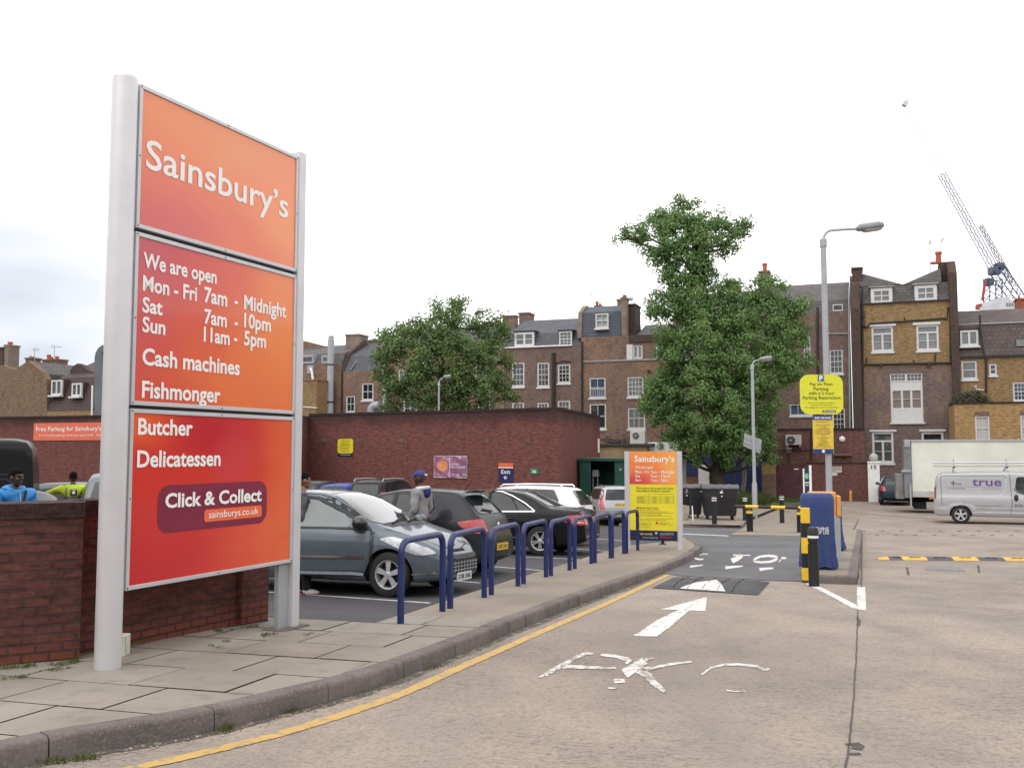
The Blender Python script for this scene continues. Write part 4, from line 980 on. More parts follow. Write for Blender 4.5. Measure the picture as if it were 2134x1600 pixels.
# --- house with dark mansard and skylight
T = newhouse('brown brick house with dark slate mansard, one skylight and a broad rendered chimney', TP, 755)
u0, u1 = pl.at(711, 800)[0], pl.at(799, 800)[0]; ve = pl.at(750, 773)[1]
ws = [((754, 798.5, 778, 834), 2, 2, 0), ((721, 824.8, 739.5, 859), 2, 2, 0)]
hs = [RC(*w[0]) for w in ws]; facade(T, pl, u0, u1, ZG, ve, hs, M_bk_brown)
for w, h in zip(ws, hs): window(T, pl, h, w[1], w[2], w[3], fw=.09)
a0 = pl.at(721, 760, .3)[0]; v1, v2 = pl.at(750, 741, .9)[1], pl.at(755, 718, 3.6)[1]
roof(T, pl, a0, u1, [(.05, ve), (.9, v1), (3.6, v2), (7, ve)], M_slate)
roof(T, pl, u0, a0 - .003, [(.0, ve), (.75, v1 + .15), (3.2, v2 + .3), (7, ve)], M_bk_dark, 'party_wall')
chimney(T, pl, 720, 748, 696, 735, 2.4, M_render, th=1.4); chimney(T, pl, 757, 783, 708, 722, 4.6, M_render, th=1.2)
s0, s1 = pl.at(731, 770, .1), pl.at(741.5, 752.5, .68)
mb = MB(); mb.prism([pl.w(s0[0], s0[1], .06), pl.w(s1[0], s0[1], .06), pl.w(s1[0] + .2, s1[1], .62), pl.w(s0[0] + .2, s1[1], .62)], pl.N * -.07); mb.build('skylight', M_gl2, T)
pipe(T, pl, [(712.5, 772), (712.5, 862)], .06); MB().tube([pl.w(*pl.at(773, 858, -.6), -.6), pl.w(*pl.at(774, 850, -.6), -.6), pl.w(*pl.at(779, 845, -.6), -.6), pl.w(*pl.at(790, 844, -.6), -.6)], .28, n=14).build('duct_elbow', M_grey, T)
pipe(T, pl, [(801, 760), (801, 862)], .17, M_pipe2, n=-.3, nm='flue')
# --- house with raking parapet and low dormers
T = newhouse('brown brick house with raking parapet and two dark dormers next to the big sign', TP, 660)
u0, u1 = pl.at(430, 800)[0], pl.at(710.6, 800)[0]; ve = pl.at(650, 760)[1]
ws = [((662, 802, 678.5, 831), 2, 2, 0)]
hs = [RC(*w[0]) for w in ws]; facade(T, pl, u0, u1, ZG, ve, hs, M_bk_brown)
for w, h in zip(ws, hs): window(T, pl, h, w[1], w[2], w[3], fw=.06, mat_=M_bk_dark)
roof(T, pl, u0, u1, [(.02, ve), (.6, pl.at(650, 738, .6)[1]), (3.6, pl.at(650, 722, 3.6)[1]), (7, ve)], M_slate2)
for rc in ((630, 740.5, 655, 758), (671, 741, 686, 757.5)):
 a = RC(*rc, .1); MB().pbox(pl, a[0] - .05, a[1], a[2] + .05, a[3] + .05, .14, 1.6).build('dormer', M_lead, T); window(T, pl, a, 2, 1, 0, fw=.14, sill=False, n0=.02, deep=.11, mat_=M_lead)
q = [pl.w(*pl.at(*p, 3.0), 3.0) for p in ((440, 672), (629, 709), (683, 722.5), (683, 740), (440, 740))]; MB().prism(q, pl.N * .3).build('raking_parapet', M_bk_brown, T)
fl = Plane(pl.w(u0, 0, -2.2), pl.w(u1, 0, -2.2)); a = fl.rect(610, 793, 659.5, 900); MB().pbox(fl, a[0], ZG, a[2], a[3], 0, 2.1).pbox(fl, a[0], a[3], a[2] + .06, a[3] + .08, -.05, 2.1).build('rear_extension', M_bk_yel, T)
MB().tube([fl.w(*fl.at(632, 848, -.05), -.05), fl.w(*fl.at(660, 850, -.05), -.05)], .035).build('waste_pipe', M_white, T)
u, v = pl.at(647, 770); MB().pbox(pl, u - .25, v - .3, u + .3, v + .3, -.08, .002).build('cowl_box', M_lead, T)
MB().tube([pl.w(u + .1, v + .1, -.15), pl.w(u + .25, v - .2, -.2), pl.w(u + .35, v - .9, -.15)], .1).build('boiler_flue', M_white, T)
T = thing('flue_pipe', 'tall grey steel flue pipe strapped to the brick house beside the big sign', 'flue', (0, 0, 0)); fp = -.55
u, vt = pl.at(690, 700, fp); T.location = pl.w(u, -1.3, fp)
MB().lathe([(0, vt), (.20, vt), (.20, vt - .28), (.235, vt - .29), (.235, -1.4)][::-1], pl.w(u, 0, fp), n=20).build('pipe', M_pipe2, T)
for y in (760, 838): MB().lathe([(.236, pl.at(690, y + 1.5, fp)[1]), (.26, pl.at(690, y + 1.4, fp)[1]), (.26, pl.at(690, y - 1.4, fp)[1]), (.236, pl.at(690, y - 1.5, fp)[1])], pl.w(u, 0, fp), n=20).build('strap', M_pipe, T)
# --- houses behind the large tree
T = newhouse('dark brown brick house mostly hidden behind the tall dark green tree', TP, 1480)
u0, u1 = pl.at(1402.5, 760)[0], pl.at(1575, 760)[0]; ve = pl.at(1480, 672)[1]
ws = [((1425, 700, 1450, 750), 2, 4, 0), ((1530, 700, 1555, 750), 2, 4, 0)]
hs = [RC(*w[0]) for w in ws]; facade(T, pl, u0, u1, ZG, ve, hs, M_bk_red)
for w, h in zip(ws, hs): window(T, pl, h, w[1], w[2], w[3], fw=.08)
roof(T, pl, u0, u1, [(.02, ve), (.8, pl.at(1480, 645, .8)[1]), (4, pl.at(1480, 612, 4)[1]), (8, ve)], M_slate2)
chimney(T, pl, 1582, 1603, 564, 600, 3.5, M_bk_red, [(1593, 549, 10), (1601, 566, 7)], th=.9)
T = newhouse('dark brick house with a long plain slate roof behind the parking restriction sign', TP, 1720)
u0, u1 = pl.at(1575.5, 760)[0], pl.at(1774, 760)[0]; ve = pl.at(1715, 651)[1]
ws = [((1729, 728.8, 1756.5, 778.5), 3, 4, 0), ((1675, 701, 1689, 754), 2, 4, 1), ((1646, 842, 1694, 866), 3, 1, 3), ((1735.4, 850, 1761, 897), 3, 4, 0), ((1632, 728, 1656, 778), 3, 4, 0)]
hs = [RC(*w[0]) for w in ws]; facade(T, pl, u0, u1, ZG, ve, hs, M_bk_red)
for w, h in zip(ws, hs): window(T, pl, h, w[1], w[2], w[3], fw=.07)
roof(T, pl, u0, u1, [(.02, ve), (.55, pl.at(1715, 626, .55)[1]), (3.6, pl.at(1715, 591, 3.6)[1]), (8, ve)], M_slate2)
for rc in ((1735.5, 635, 1756.5, 648.5), (1674, 629, 1687, 641)): window(T, pl, RC(*rc, .2), 1, 1, 1, fw=.05, sill=False, n0=.05, deep=.3)
pipe(T, pl, [(1769.5, 598), (1770, 720), (1772, 897)], .06, M_pipe2); pipe(T, pl, [(1704, 640), (1705, 897)], .07); pipe(T, pl, [(1716, 695), (1768, 695)], .03, M_pipe2)
roof(T, pl, pl.at(1775, 760)[0], pl.at(1795, 760)[0], [(-.5, ZG), (-.5, pl.at(1785, 642, -.5)[1]), (.1, pl.at(1785, 590, .1)[1]), (3.4, pl.at(1785, 572, 3)[1]), (8, ve), (8, ZG)], M_bk_dark, 'party_wall')
chimney(T, pl, 1776, 1797, 557, 600, .6, M_bk_dark, th=1.4)
# --- the yellow brick house with valley roof
T = newhouse('tall yellow and plum brick house with a valley roof and two white dormers', TP, 1890)
u0, u1 = pl.at(1795.5, 760)[0], pl.at(1983, 760)[0]; ve = pl.at(1890, 630)[1]; vm = pl.at(1890, 764)[1]
A1 = [((1816.5, 680.5, 1861.5, 733), 2, 2), ((1910, 677, 1956.5, 730.5), 2, 2)]
hs = [RC(*w[0]) for w in A1]; facade(T, pl, u0, u1, vm, ve, hs, M_bk_yel)
for w, h in zip(A1, hs): window(T, pl, h, 2, 2, 1, fw=.11, split=.7, casement=True, sash=False)
for x0, x1, y0, y1 in ((1810.6, 1866.9, 675.5, 680.3), (1902, 1960, 671.5, 676.8), (1812, 1868, 895.5, 899.5), (1916, 1971, 894.5, 899)):
 a = RC(x0, y0, x1, y1); MB().pbox(pl, a[0], a[1], a[2], a[3], -.06, .05).build('lintel', M_frame, T)
B1 = [(1856, 778, 1923.5, 880), (1818, 900, 1862.5, 965), (1921, 900, 1967, 960)]
hs = [RC(*w) for w in B1]; facade(T, pl, u0, u1, ZG, vm - .002, hs, M_bk_pur)
a = hs[0]; v = lambda y: pl.at(1890, y)[1]
MB().pbox(pl, a[0], v(795.5), a[2], v(809.5), .05, .12).build('white_panel', M_frame, T); MB().pbox(pl, a[0], a[1], a[2], v(855), .03, .12).build('white_panel', M_frame, T)
for k in (0, 1): w = (a[2] - a[0]) / 2; window(T, pl, (a[0] + w * k, v(795.4), a[0] + w * (k + 1) - .002, a[3]), 4, 2, 0, fw=.06, sill=False, sash=False)
window(T, pl, (a[0], v(854.8), a[2], v(809.6)), 3, 2, 4, fw=.12, sill=False, sash=False, casement=True)
MB().pbox(pl, a[0] - .08, a[1] - .1, a[2] + .08, a[1] - .001, -.1, .12).build('sill', M_frame, T)
for h in hs[1:]: window(T, pl, h, 2, 2, 0, fw=.12, split=.7, casement=True, sash=False)
# mansard front with two dormers, and two roofs falling to a valley between them
vt = pl.at(1890, 592, .5)[1]; roof(T, pl, u0, u1, [(.0, ve), (.5, vt), (7, vt), (7, ve)], M_slate2)
um = pl.at(1880, 590, .5)[0]
for ua, ub, va, vb in ((u0, um, pl.at(1800, 566, .6)[1], vt + .03), (um + .003, u1 - .35, vt + .03, pl.at(1962, 557, .6)[1])):
 mb = MB(); mb.prism([pl.w(ua, vt - .01, .45), pl.w(ub, vt - .01, .45), pl.w(ub, vb, .9), pl.w(ua, va, .9)], pl.N * 6); mb.build('roof', M_slate2, T)
for rc in ((1815, 600, 1859.5, 634.5), (1906.5, 594, 1952.5, 629)):
 a = RC(*rc, 0); MB().pbox(pl, a[0] - .04, a[1], a[2] + .04, a[3] + .04, .13, 1.4).pbox(pl, a[0] - .1, a[3] + .04, a[2] + .1, a[3] + .11, -.1, 1.6).build('dormer', M_lead, T)
 window(T, pl, a, 2, 2, 1, fw=.19, bw=.06, sill=False, n0=.0, deep=.12, sash=False)
q = [pl.w(u1, vv_, nn_) for nn_, vv_ in ((-.25, ZG), (-.25, pl.at(1984, 568, -.2)[1]), (.5, pl.at(1978, 545, .5)[1]), (2.5, pl.at(1978, 543, 2)[1]), (8, ve), (8, ZG))]
MB().prism(q, pl.U * .42).build('party_wall', M_bk_dark, T)
chimney(T, pl, 1958, 1977, 546, 590, 1.3, M_bk_dark, [(1957.5, 524, 11), (1946, 545, 9)], th=1.2, cap=False)
pipe(T, pl, [(1796, 760), (1984, 755.8)], .06, nm='waste_pipe'); pipe(T, pl, [(1796, 683), (1808, 681), (1814, 674.5), (1974, 663), (1976, 640)], .05, nm='waste_pipe'); pipe(T, pl, [(1980.5, 628), (1981, 756)], .055)
pipe(T, pl, [(1797, 600), (1798, 897)], .07)
for x in (1835, 1936): MB().cyl(pl.w(*pl.at(x, 761), -.14), pl.w(*pl.at(x, 761), .01), .11, n=10).build('flue', M_pipe, T)
for x, y0, y1 in ((1806, 744, 758), (1949, 738, 757), (1904, 750, 758), (1885, 661, 668)): pipe(T, pl, [(x, y0), (x, y1)], .04, n=-.06, nm='vent_pipe')
MB().pbox(pl, u0, ve - .02, u1, ve + .06, -.12, .02).build('gutter', M_pipe, T)
for y0, y1 in ((647, 662), (668, 680)):
 a = RC(1796, y0, 1802, y1); MB().pbox(pl, a[0], a[1], a[2], a[3], -.22, .0).build('hopper', M_pipe, T)
aerial(pl, 1938.5, 504, 562, 1.2, 'tall tv aerial beside the red chimney pots of the valley roof house', (-3, 3)); aerial(pl, 1963, 500, 524, 1.5, 'short tv aerial above the taller red chimney pot', (4, -3))
# --- house with tiled mansard and new brick extension
T = newhouse('yellow brick house with a deep plum tiled mansard below the crane', TP, 2060)
u0, u1 = u1 + .43, pl.at(2260, 760)[0]; ve = pl.at(2060, 743)[1]
ws = [((2004, 752.3, 2036, 790.5), 1, 2, 1), ((2061.5, 758, 2077.5, 782), 1, 2, 0), ((2111, 796, 2146, 836), 4, 4, 3)]
hs = [RC(*w[0]) for w in ws]; facade(T, pl, u0, u1, ZG, ve, hs, M_bk_yel)
for i, (w, h) in enumerate(zip(ws, hs)): window(T, pl, h, w[1], w[2], w[3], fw=.09)
v1, v2 = pl.at(2060, 674, .7)[1], pl.at(2060, 646, 2.6)[1]
roof(T, pl, u0, u1, [(.0, ve), (.7, v1), (2.6, v2), (7, ve)], M_tile)
MB().pbox(pl, u0, ve - .05, u1, ve + .07, -.14, .0).build('gutter', M_pipe, T); MB().pbox(pl, u0, v1 - .05, u1, v1 + .03, .60, .75).build('flashing', M_lead, T)
a = RC(2001, 688, 2039, 721, .1); MB().pbox(pl, a[0] - .06, a[1], a[2] + .06, a[3] + .05, .26, 1.5).pbox(pl, a[0] - .14, a[3] + .05, a[2] + .14, a[3] + .32, .1, 1.5).build('dormer', M_tile, T); window(T, pl, a, 2, 1, 1, fw=.11, n0=.13, deep=.12, casement=True)
a = RC(2117, 708, 2134, 722, .3); MB().pbox(pl, a[0], a[1], a[2], a[3], .12, .4).build('rooflight', M_gl2, T)
pipe(T, pl, [(2042, 657), (2043.5, 690), (2050, 735), (2055, 745), (2055, 818)], .06)
pipe(T, pl, [(2030, 806), (2034, 803), (2034, 811), (2050, 813)], .03, M_white, nm='overflow_pipe')
EXP = Plane(pl.w(u0, 0, -3.5), pl.w(u1, 0, -3.5)); vx = EXP.at(2060, 841)[1]
ws = [(2032.5, 867, 2062.5, 918), (2127, 865, 2157, 917)]; hs = [EXP.rect(*w) for w in ws]
facade(T, EXP, EXP.at(1989.5, 880)[0], EXP.at(2300, 880)[0], ZG, vx, hs, M_bk_new, depth=3.3, nm='rear_extension')
for h in hs: window(T, EXP, h, 2, 2, 2, fw=.07); MB().pbox(EXP, h[0] - .02, h[3] + .002, h[2] + .02, h[3] + .24, -.006, .02).build('brick_lintel', M_bk_dark2 if 'M_bk_dark2' in globals() else M_bk_red, T)
MB().pbox(EXP, EXP.at(1989, 880)[0], vx, EXP.at(2300, 880)[0], vx + .09, -.06, 3.2).build('coping', M_soot, T)
# --- houses at the far side, seen over the tall wall
pa_, pb_ = Vector(((-200 - 1067) / F * 66, 66, 0)), Vector(((240 - 1067) / F * 58, 58, 0)); LP = Plane(pa_, pb_); pl = LP
T = newhouse('gable ended yellow brown brick house over the tall wall beside the dark van', LP, 50, 'gabled_house')
q = [pl.w(*pl.at(*p), 0) for p in ((-130, 940), (98, 940), (97, 790), (89, 775), (59, 752), (32, 769), (0, 761), (-130, 770))]; MB().prism(q, pl.N * .4).build('wall', brick('tan_flint_brick', (.155, .10, .06), (.10, .066, .044), (.13, .10, .075), k=1.5, patch=(.09, .06, .05), patch_amt=.5, dirt=.45), T)
q = [pl.w(*pl.at(*p), 0.41) for p in ((88, 778), (61, 752.5), (31, 768), (31, 800), (88, 800))]; MB().prism(q, pl.N * 8).build('roof', M_slate2, T)
chimney(T, pl, 9, 17, 718, 765, 3, M_render, [(12, 713, 10)], th=.9); chimney(T, pl, -30, 7, 724, 765, 3, M_bk_dark, th=.9)
T = newhouse('house with a dark tiled mansard and two white casements over the tall wall', LP, 145, 'mansard_house')
u0, u1 = pl.at(98.5, 850)[0], pl.at(193, 850)[0]; ve = pl.at(145, 857)[1]
facade(T, pl, u0, u1, ZG, ve, [], M_bk_yel)
v1, v2 = pl.at(145, 787, .8)[1], pl.at(110, 755, 4)[1]
roof(T, pl, u0, u1, [(.0, ve), (.8, v1), (4, v2), (8, ve)], M_tile2)
for rc in ((108.3, 792, 130.4, 823.5), (151, 798.4, 171.2, 826)):
 a = RC(*rc, .2) if False else pl.rect(*rc, .2); MB().pbox(pl, a[0] - .06, a[1], a[2] + .06, a[3] + .04, .26, 1.6).build('dormer', M_tile2, T); window(T, pl, a, 2, 1, 0, fw=.1, n0=.13, deep=.12, casement=True)
q = [pl.w(*pl.at(*p, 1.5), 1.5) for p in ((146, 772), (152, 763), (162, 757), (170, 760), (180, 770), (196, 775), (196, 800), (146, 800))]; MB().prism(q, pl.N * .4).build('curved_parapet', M_tile2, T)
pipe(T, pl, [(192.5, 803), (191.5, 870)], .06, M_white); chimney(T, pl, 88, 117, 748, 764, 5, M_bk_red, [(92, 739.5, 9), (98, 744, 6), (109, 742.5, 8)], th=1); chimney(T, pl, 53, 66, 745, 760, 6, M_bk_red, [(56, 742, 5), (62.5, 743, 5)], th=.8)
aerial(pl, 72.5, 728, 749, 5.5, 'small tv aerial left of the paired red chimney pots over the dark van', (9, 1)); aerial(pl, 113.5, 722, 745, 5.5, 'taller tv aerial standing behind the dark tiled mansard', (14, 1))
T = thing('ventilation_stack', 'big grey metal stack with a rounded shoulder rising beside the tall sign pole', 'stack', pl.w(pl.at(220, 870)[0], -1.3, -2))
pts = [(197, 890)] + [(197, 745), (199, 735), (204, 726), (211, 720), (219, 718), (262, 716), (262, 890)]
MB().prism([pl.w(*pl.at(*p, -2), -2) for p in pts], pl.N * 1.6).build('casing', mat('stack_metal', (.12, .13, .145), .55, .2, var=.15, scale=1), T, bevel=.04)
for y in (736, 843): a = pl.rect(212, y - 3, 222, y + 3, -2.02); MB().pbox(pl, a[0], a[1], a[2], a[3], -2.03, -1.99).build('hinge', M_blackpaint, T)

# ------------------------------------------------------------------ yard walls, sheds and fixtures in front of the terrace
yR = G(1821, 1045); YU = Vector((.94, -.342, 0)); yL = Vector((yR.x, yR.y, 0)) - YU * 5.87
YP = Plane(yL, (yR.x, yR.y)); pl = YP; zg = gz(50)
M_maroon = mat('maroon_gate_paint', (.085, .022, .03), .5, var=.3, scale=2.5)
M_gwall = brick('garden_wall_brick', (.125, .05, .04), (.09, .038, .034), (.08, .055, .05), k=1.4, patch=(.12, .065, .04), patch_amt=.4, dirt=.3, bumpk=.35)
T = thing('garden_wall', 'red brown garden wall with a buff pier and maroon gate below the plain roofed house', 'wall', pl.w(3, zg, .1))
a = RC = None
def pb(T, nm, x0, y0, x1, y1, n0, n1, m, bottom=None, bev=0, P_=None):
 q = (P_ or pl).rect(x0, y0, x1, y1, n0); mb = MB(); mb.pbox(P_ or pl, q[0], zg - .1 if bottom == 'g' else q[1], q[2], q[3], n0, n1); return mb.build(nm, m, T, bevel=bev)
pb(T, 'pier', 1588, 965.5, 1617, 1040, -.06, .5, M_bk_new, None); pb(T, 'pier', 1588.3, 988, 1616.8, 1044, -.065, .49, M_bk_brown, 'g')
pb(T, 'wall', 1680, 966, 1811, 1046, .0, .3, M_gwall, 'g'); pb(T, 'coping', 1680, 963.5, 1811, 966, -.03, .33, M_soot)
g = pb(T, 'gate', 1617.5, 965, 1648.3, 1041, .06, .12, M_maroon, 'g'); g2 = pb(T, 'gate', 1649, 965, 1679.6, 1041, .06, .12, M_maroon, 'g')
for gg, x0, x1 in ((g, 1619, 1647), (g2, 1650.5, 1678)):
 for y in (969, 1004, 1036): pb(gg, 'rail', x0, y - 1, x1, y + 1, .035, .058, M_maroon)
pb(g2, 'notice', 1655, 976, 1664, 978.5, .045, .058, M_white)
T = thing('gate_pillar', 'white painted gate pillar numbered 15 with a ball finial', 'gate pillar', pl.at(1821, 1045) and pl.w(pl.at(1821, 1045)[0], zg, -.2))
pb(T, 'shaft', 1809, 965, 1834, 1046, -.40, .28, M_white, 'g', .02); pb(T, 'cap', 1807.5, 961.5, 1835.5, 965, -.44, .32, M_white, None, .02)
u, v = pl.at(1820.5, 953, -.1); MB().lathe([(.10, -.26), (.13, -.22), (.09, -.18), (.12, -.16)], pl.w(u, v, -.06), n=14).build('neck', M_render, T); MB().ball(pl.w(u, v, -.06), .23, 18, 12).build('ball', mat('weathered_stone', (.42, .40, .36), .85, var=.2, scale=5), T)
mb = MB(); a = pl.at(1815, 977, -.405); b = pl.at(1827, 977, -.405); mb.text('15', lambda u, v, k: pl.w(u, v, -.406), a[0], a[1], b[0], pl.at(1815, 969, -.405)[1] - a[1], .02); mb.build('number', M_ink, T)
T, mb = psign('wall_notice', 'torn cream notice board on the garden wall beside the post', 'notice', pl, 1727, 972, 1754, 984, n=-.02); mb.build('board', mat('cream_board', (.55, .52, .40), .6), T)
pb(T, 'board', 1727, 984, 1745, 991, -.02, .0, mat('cream_board', (.55, .52, .40), .6))
mb = MB(); smallprint(mb, pl, 1728, 1753, [974.5, 978.5], 1.8, -.025, .1); smallprint(mb, pl, 1728, 1745, [983], 1, -.025); mb.build('lettering', M_ink, T)
EP = Plane(pl.w(0, 0, 2.6), pl.w(6, 0, 2.6)); M_ext = brick('extension_brick', (.14, .062, .05), (.10, .045, .04), (.085, .06, .055), k=1.4, dirt=.35, bumpk=.35)
T = thing('brick_extension', 'single storey red brick back extension behind the garden wall', 'extension', EP.w(3, zg, 1))
q = EP.rect(1618, 896, 1801, 960); MB().pbox(EP, q[0], -1.6, q[2], q[3], 0, 6).build('wall', M_ext, T); MB().pbox(EP, q[0], q[3], q[2], q[3] + .1, -.06, 6).build('coping', M_soot, T)
q = EP.rect(1737, 926, 1775, 947); mb = MB(); mb.pbox(EP, q[0], q[1], q[2], q[1] + .06, -.3, -.24); mb.pbox(EP, q[0], q[3] - .04, q[2], q[3], -.3, -.24)
for i in range(14): x = q[0] + (q[2] - q[0]) * i / 13; mb.pbox(EP, x - .015, q[1] + .06, x + .015, q[3] - .04, -.285, -.255)
mb.pbox(EP, q[0], q[1] - .07, q[2], q[1] - .002, -.32, .0); mb.build('railing', mat('rusty_brown_rail', (.17, .09, .06), .7), T)
q = EP.rect(1693, 912, 1730, 960); pipe(T, EP, [(1691, 897), (1691, 960)], .05); pipe(T, EP, [(1620, 938), (1700, 938)], .03)
T = thing('round_lamp', 'round white bulkhead lamp on the red brick extension', 'lamp', EP.w(*EP.at(1755, 915), 0)); u, v = EP.at(1755, 915); MB().lathe([(0, .16), (.12, .13), (.17, .05), (.18, 0)], EP.w(u, v, 0), n=18, M=(Matrix.Rotation(R(90), 3, 'X'))).build('housing', M_white, T)
def ac(name, label, P_, x0, y0, x1, y1, n, fan, m):
 q = P_.rect(x0, y0, x1, y1, n); T = thing(name, label, 'air conditioner', P_.w((q[0] + q[2]) / 2, q[1], n + .2)); MB().pbox(P_, q[0], q[1], q[2], q[3], n, n + .4).build('casing', m, T, bevel=.02)
 c = P_.at(fan[0], fan[1], n); r = fan[2]
 mb = MB(); mb.add([P_.w(c[0] + r * math.cos(k * .3142), c[1] + r * math.sin(k * .3142), n - .004) for k in range(20)], [tuple(range(20))]); f = mb.build('fan_grille', M_dark, T)
 mb = MB()
 for k in range(1, 5): mb.tube([P_.w(c[0] + r * k / 4 * math.cos(t * .3142), c[1] + r * k / 4 * math.sin(t * .3142), n - .02) for t in range(20)], .008, n=5, closed=True)
 mb.ball(P_.w(c[0], c[1], n - .02), .06, 8, 6); mb.build('guard', M_grey, f)
 MB().pbox(P_, q[0] + .05, q[1] - .12, q[0] + .12, q[1], n + .05, n + .5).pbox(P_, q[2] - .12, q[1] - .12, q[2] - .05, q[1], n + .05, n + .5).build('bracket', M_grey, T)
M_cream = mat('cream_metal', (.48, .47, .44), .5, var=.12)
ac('air_conditioner', 'cream air conditioner with a round fan on the red brick extension wall', EP, 1637, 906, 1670, 927, -.45, (1648, 917.5, .25), M_cream)
T = thing('security_camera', 'dark box camera on a post above the maroon gate', 'camera', EP.w(*EP.at(1643, 965), -.4)); q = EP.rect(1639, 935, 1648.5, 944, -.5); MB().pbox(EP, q[0], q[1], q[2], q[3], -.55, -.3).build('housing', mat('dark_grey_plastic', (.08, .08, .085), .5), T, bevel=.03); MB().pbox(EP, q[0] - .02, q[3], q[2] + .03, q[3] + .05, -.6, -.28).build('hood', M_grey, T); u, v = EP.at(1643.5, 942, -.4); MB().cyl(EP.w(u, v, -.4), EP.w(u, v - .8, -.4), .09).build('post', M_pipe, T)
# blue hoarding behind the big tree
HP = Plane(yL - YU * 7.5 + Vector((.4, 1.2, 0)), yL + Vector((.4, 1.2, 0)))
T = thing('blue_hoarding', 'dark blue boarded hoarding behind the big tree trunk and bins', 'fence', HP.w(3, zg, 0)); M_bluebd = mat('blue_hoarding_paint', (.018, .032, .115), .55, var=.25, scale=1.5)
u0, u1 = HP.at(1404, 990)[0], HP.at(1600, 990)[0]; vt = HP.at(1500, 952)[1]; k = 0; x = u0
while x < u1: MB().pbox(HP, x, zg - .1, min(u1, x + 1.2) - .015, vt + random.uniform(-.03, .03), 0 if k % 2 else .012, .05).build('board', M_bluebd, T); x += 1.2; k += 1
MB().pbox(HP, u0, HP.at(1430, 1008, -.05)[1], HP.at(1455, 1000)[0], HP.at(1430, 993, -.05)[1], -.06, -.002).build('timber_board', mat('orange_brown_timber', (.20, .085, .035), .7, var=.3), T)
T = thing('white_board', 'tall white board standing against the blue hoarding behind the bins', 'board', HP.w(*HP.at(1466, 1035, -.4), -.4)); q = HP.rect(1455.5, 968, 1478, 1035, -.4); MB().pbox(HP, q[0], zg, q[2], q[3], -.4, -.34).build('board', M_white, T, bevel=.004); MB().pbox(HP, q[2] + .003, zg, q[2] + .28, q[3] - .75, -.3, -.26).build('stay', mat('plywood', (.36, .24, .12), .7), T)
# low rendered shed with junk on its flat roof
LPn = Plane(Vector(((1235 - 1067) / F * 50.5, 50.5, 0)), Vector(((1420 - 1067) / F * 48.6, 48.6, 0)))
T = thing('rendered_shed', 'low ochre rendered shed with a dark flat roof behind the green container', 'shed', LPn.w(2, zg, 1))
q = LPn.rect(1246, 929, 1348, 1000); MB().pbox(LPn, q[0], -1.5, q[2], q[3], 0, 2.6).build('wall', mat('ochre_render', (.24, .175, .10), .9, var=.3, scale=1.4), T); MB().pbox(LPn, q[0] - .1, q[3], q[2] + .3, q[3] + .12, -.15, 2.7).build('roof', mat('roofing_felt', (.045, .042, .042), .85), T)
q = LPn.rect(1350, 921, 1412, 985, .6); MB().pbox(LPn, q[0], -1.5, q[2], q[3], .6, 2.6).build('white_wall', mat('white_render', (.66, .66, .64), .85, var=.15), T)
T = thing('scrap_timber', 'heap of dark scrap timber lying on the flat shed roof', 'timber heap', LPn.w(*LPn.at(1280, 924), 1)); zr = LPn.rect(1246, 929, 1348, 1000)[3] + .12; mb = MB()
for k in range(16):
 u = LPn.at(random.uniform(1254, 1306), 920)[0]; a = LPn.w(u, zr + .02 + random.random() * .1, .4 + random.random() * 1.2); d_ = Vector((random.uniform(-1, 1), random.uniform(-.4, .4), random.uniform(.02, .42))); d_.normalize(); mb.cyl(a, a + d_ * random.uniform(.5, 1.1), random.uniform(.03, .06), n=4, smooth=False)
for k in range(5): u = LPn.at(random.uniform(1262, 1304), 920)[0]; mb.box(LPn.w(u, zr + .13, .7 + random.random()), (random.uniform(.2, .5), .3, .26), Matrix.Rotation(random.random() * 2, 3, 'Z'))
mb.build('planks', mat('scrap_timber_brown', (.085, .06, .05), .85, var=.5, scale=1.5), T)
ac('air_conditioner', 'tall cream air conditioner with a dark square grille on the shed roof', LPn, 1313, 897, 1344, 926, .5, (1325, 908, .18), M_cream)
T = thing('wall_conduit', 'white plastic conduit box on the end of the tall brick wall', 'conduit', atY(1246, 46.4)); c = atY(1246, 46.6); T.location = Vector((c.x, c.y, P(1246, 943, 46.6).z))
z0, z1 = P(1246, 943, 46.4).z, P(1246, 914, 46.4).z; MB().box((c.x - .02, c.y - .1, (z0 + z1) / 2), (.16, .14, z1 - z0)).build('box', M_white, T, bevel=.01)
# green steel container with an open front
ga = Vector((2.98, 41.4, 0)); GP = Plane(ga, ga + YU * 3); zc = gz(41); T = thing('green_container', 'dark green steel container with an open front beside the brick wall corner', 'container', GP.w(1.5, zc, 1))
M_grn = mat('dark_green_steel', (.012, .075, .055), .5, var=.25, scale=2); vt = GP.at(1260, 961)[1]; L_ = 2.98
x1, x2 = GP.at(1231, 1000)[0], GP.at(1281, 1000)[0]
def corr(mb, u0, u1, n0, v0, v1):
 k = max(2, int((u1 - u0) / .11));
 for i in range(k): a = u0 + (u1 - u0) * i / k; b = u0 + (u1 - u0) * (i + .55) / k; mb.pbox(GP, a, v0, b, v1, n0 - .02, n0)
mb = MB(); mb.pbox(GP, 0, zc, x1, vt, 0, .06); corr(mb, .05, x1, -.001, zc + .1, vt - .15); mb.build('door', M_grn, T)
mb = MB(); mb.pbox(GP, x2, zc, L_, vt, 0, .06); corr(mb, x2 + .05, L_ - .05, -.001, zc + .1, vt - .15); mb.build('door', M_grn, T)
MB().pbox(GP, 0, zc, .06, vt, .061, 2.3).pbox(GP, L_ - .06, zc, L_, vt, .061, 2.3).pbox(GP, .061, zc, L_ - .061, vt, 2.24, 2.3).build('shell', M_grn, T)
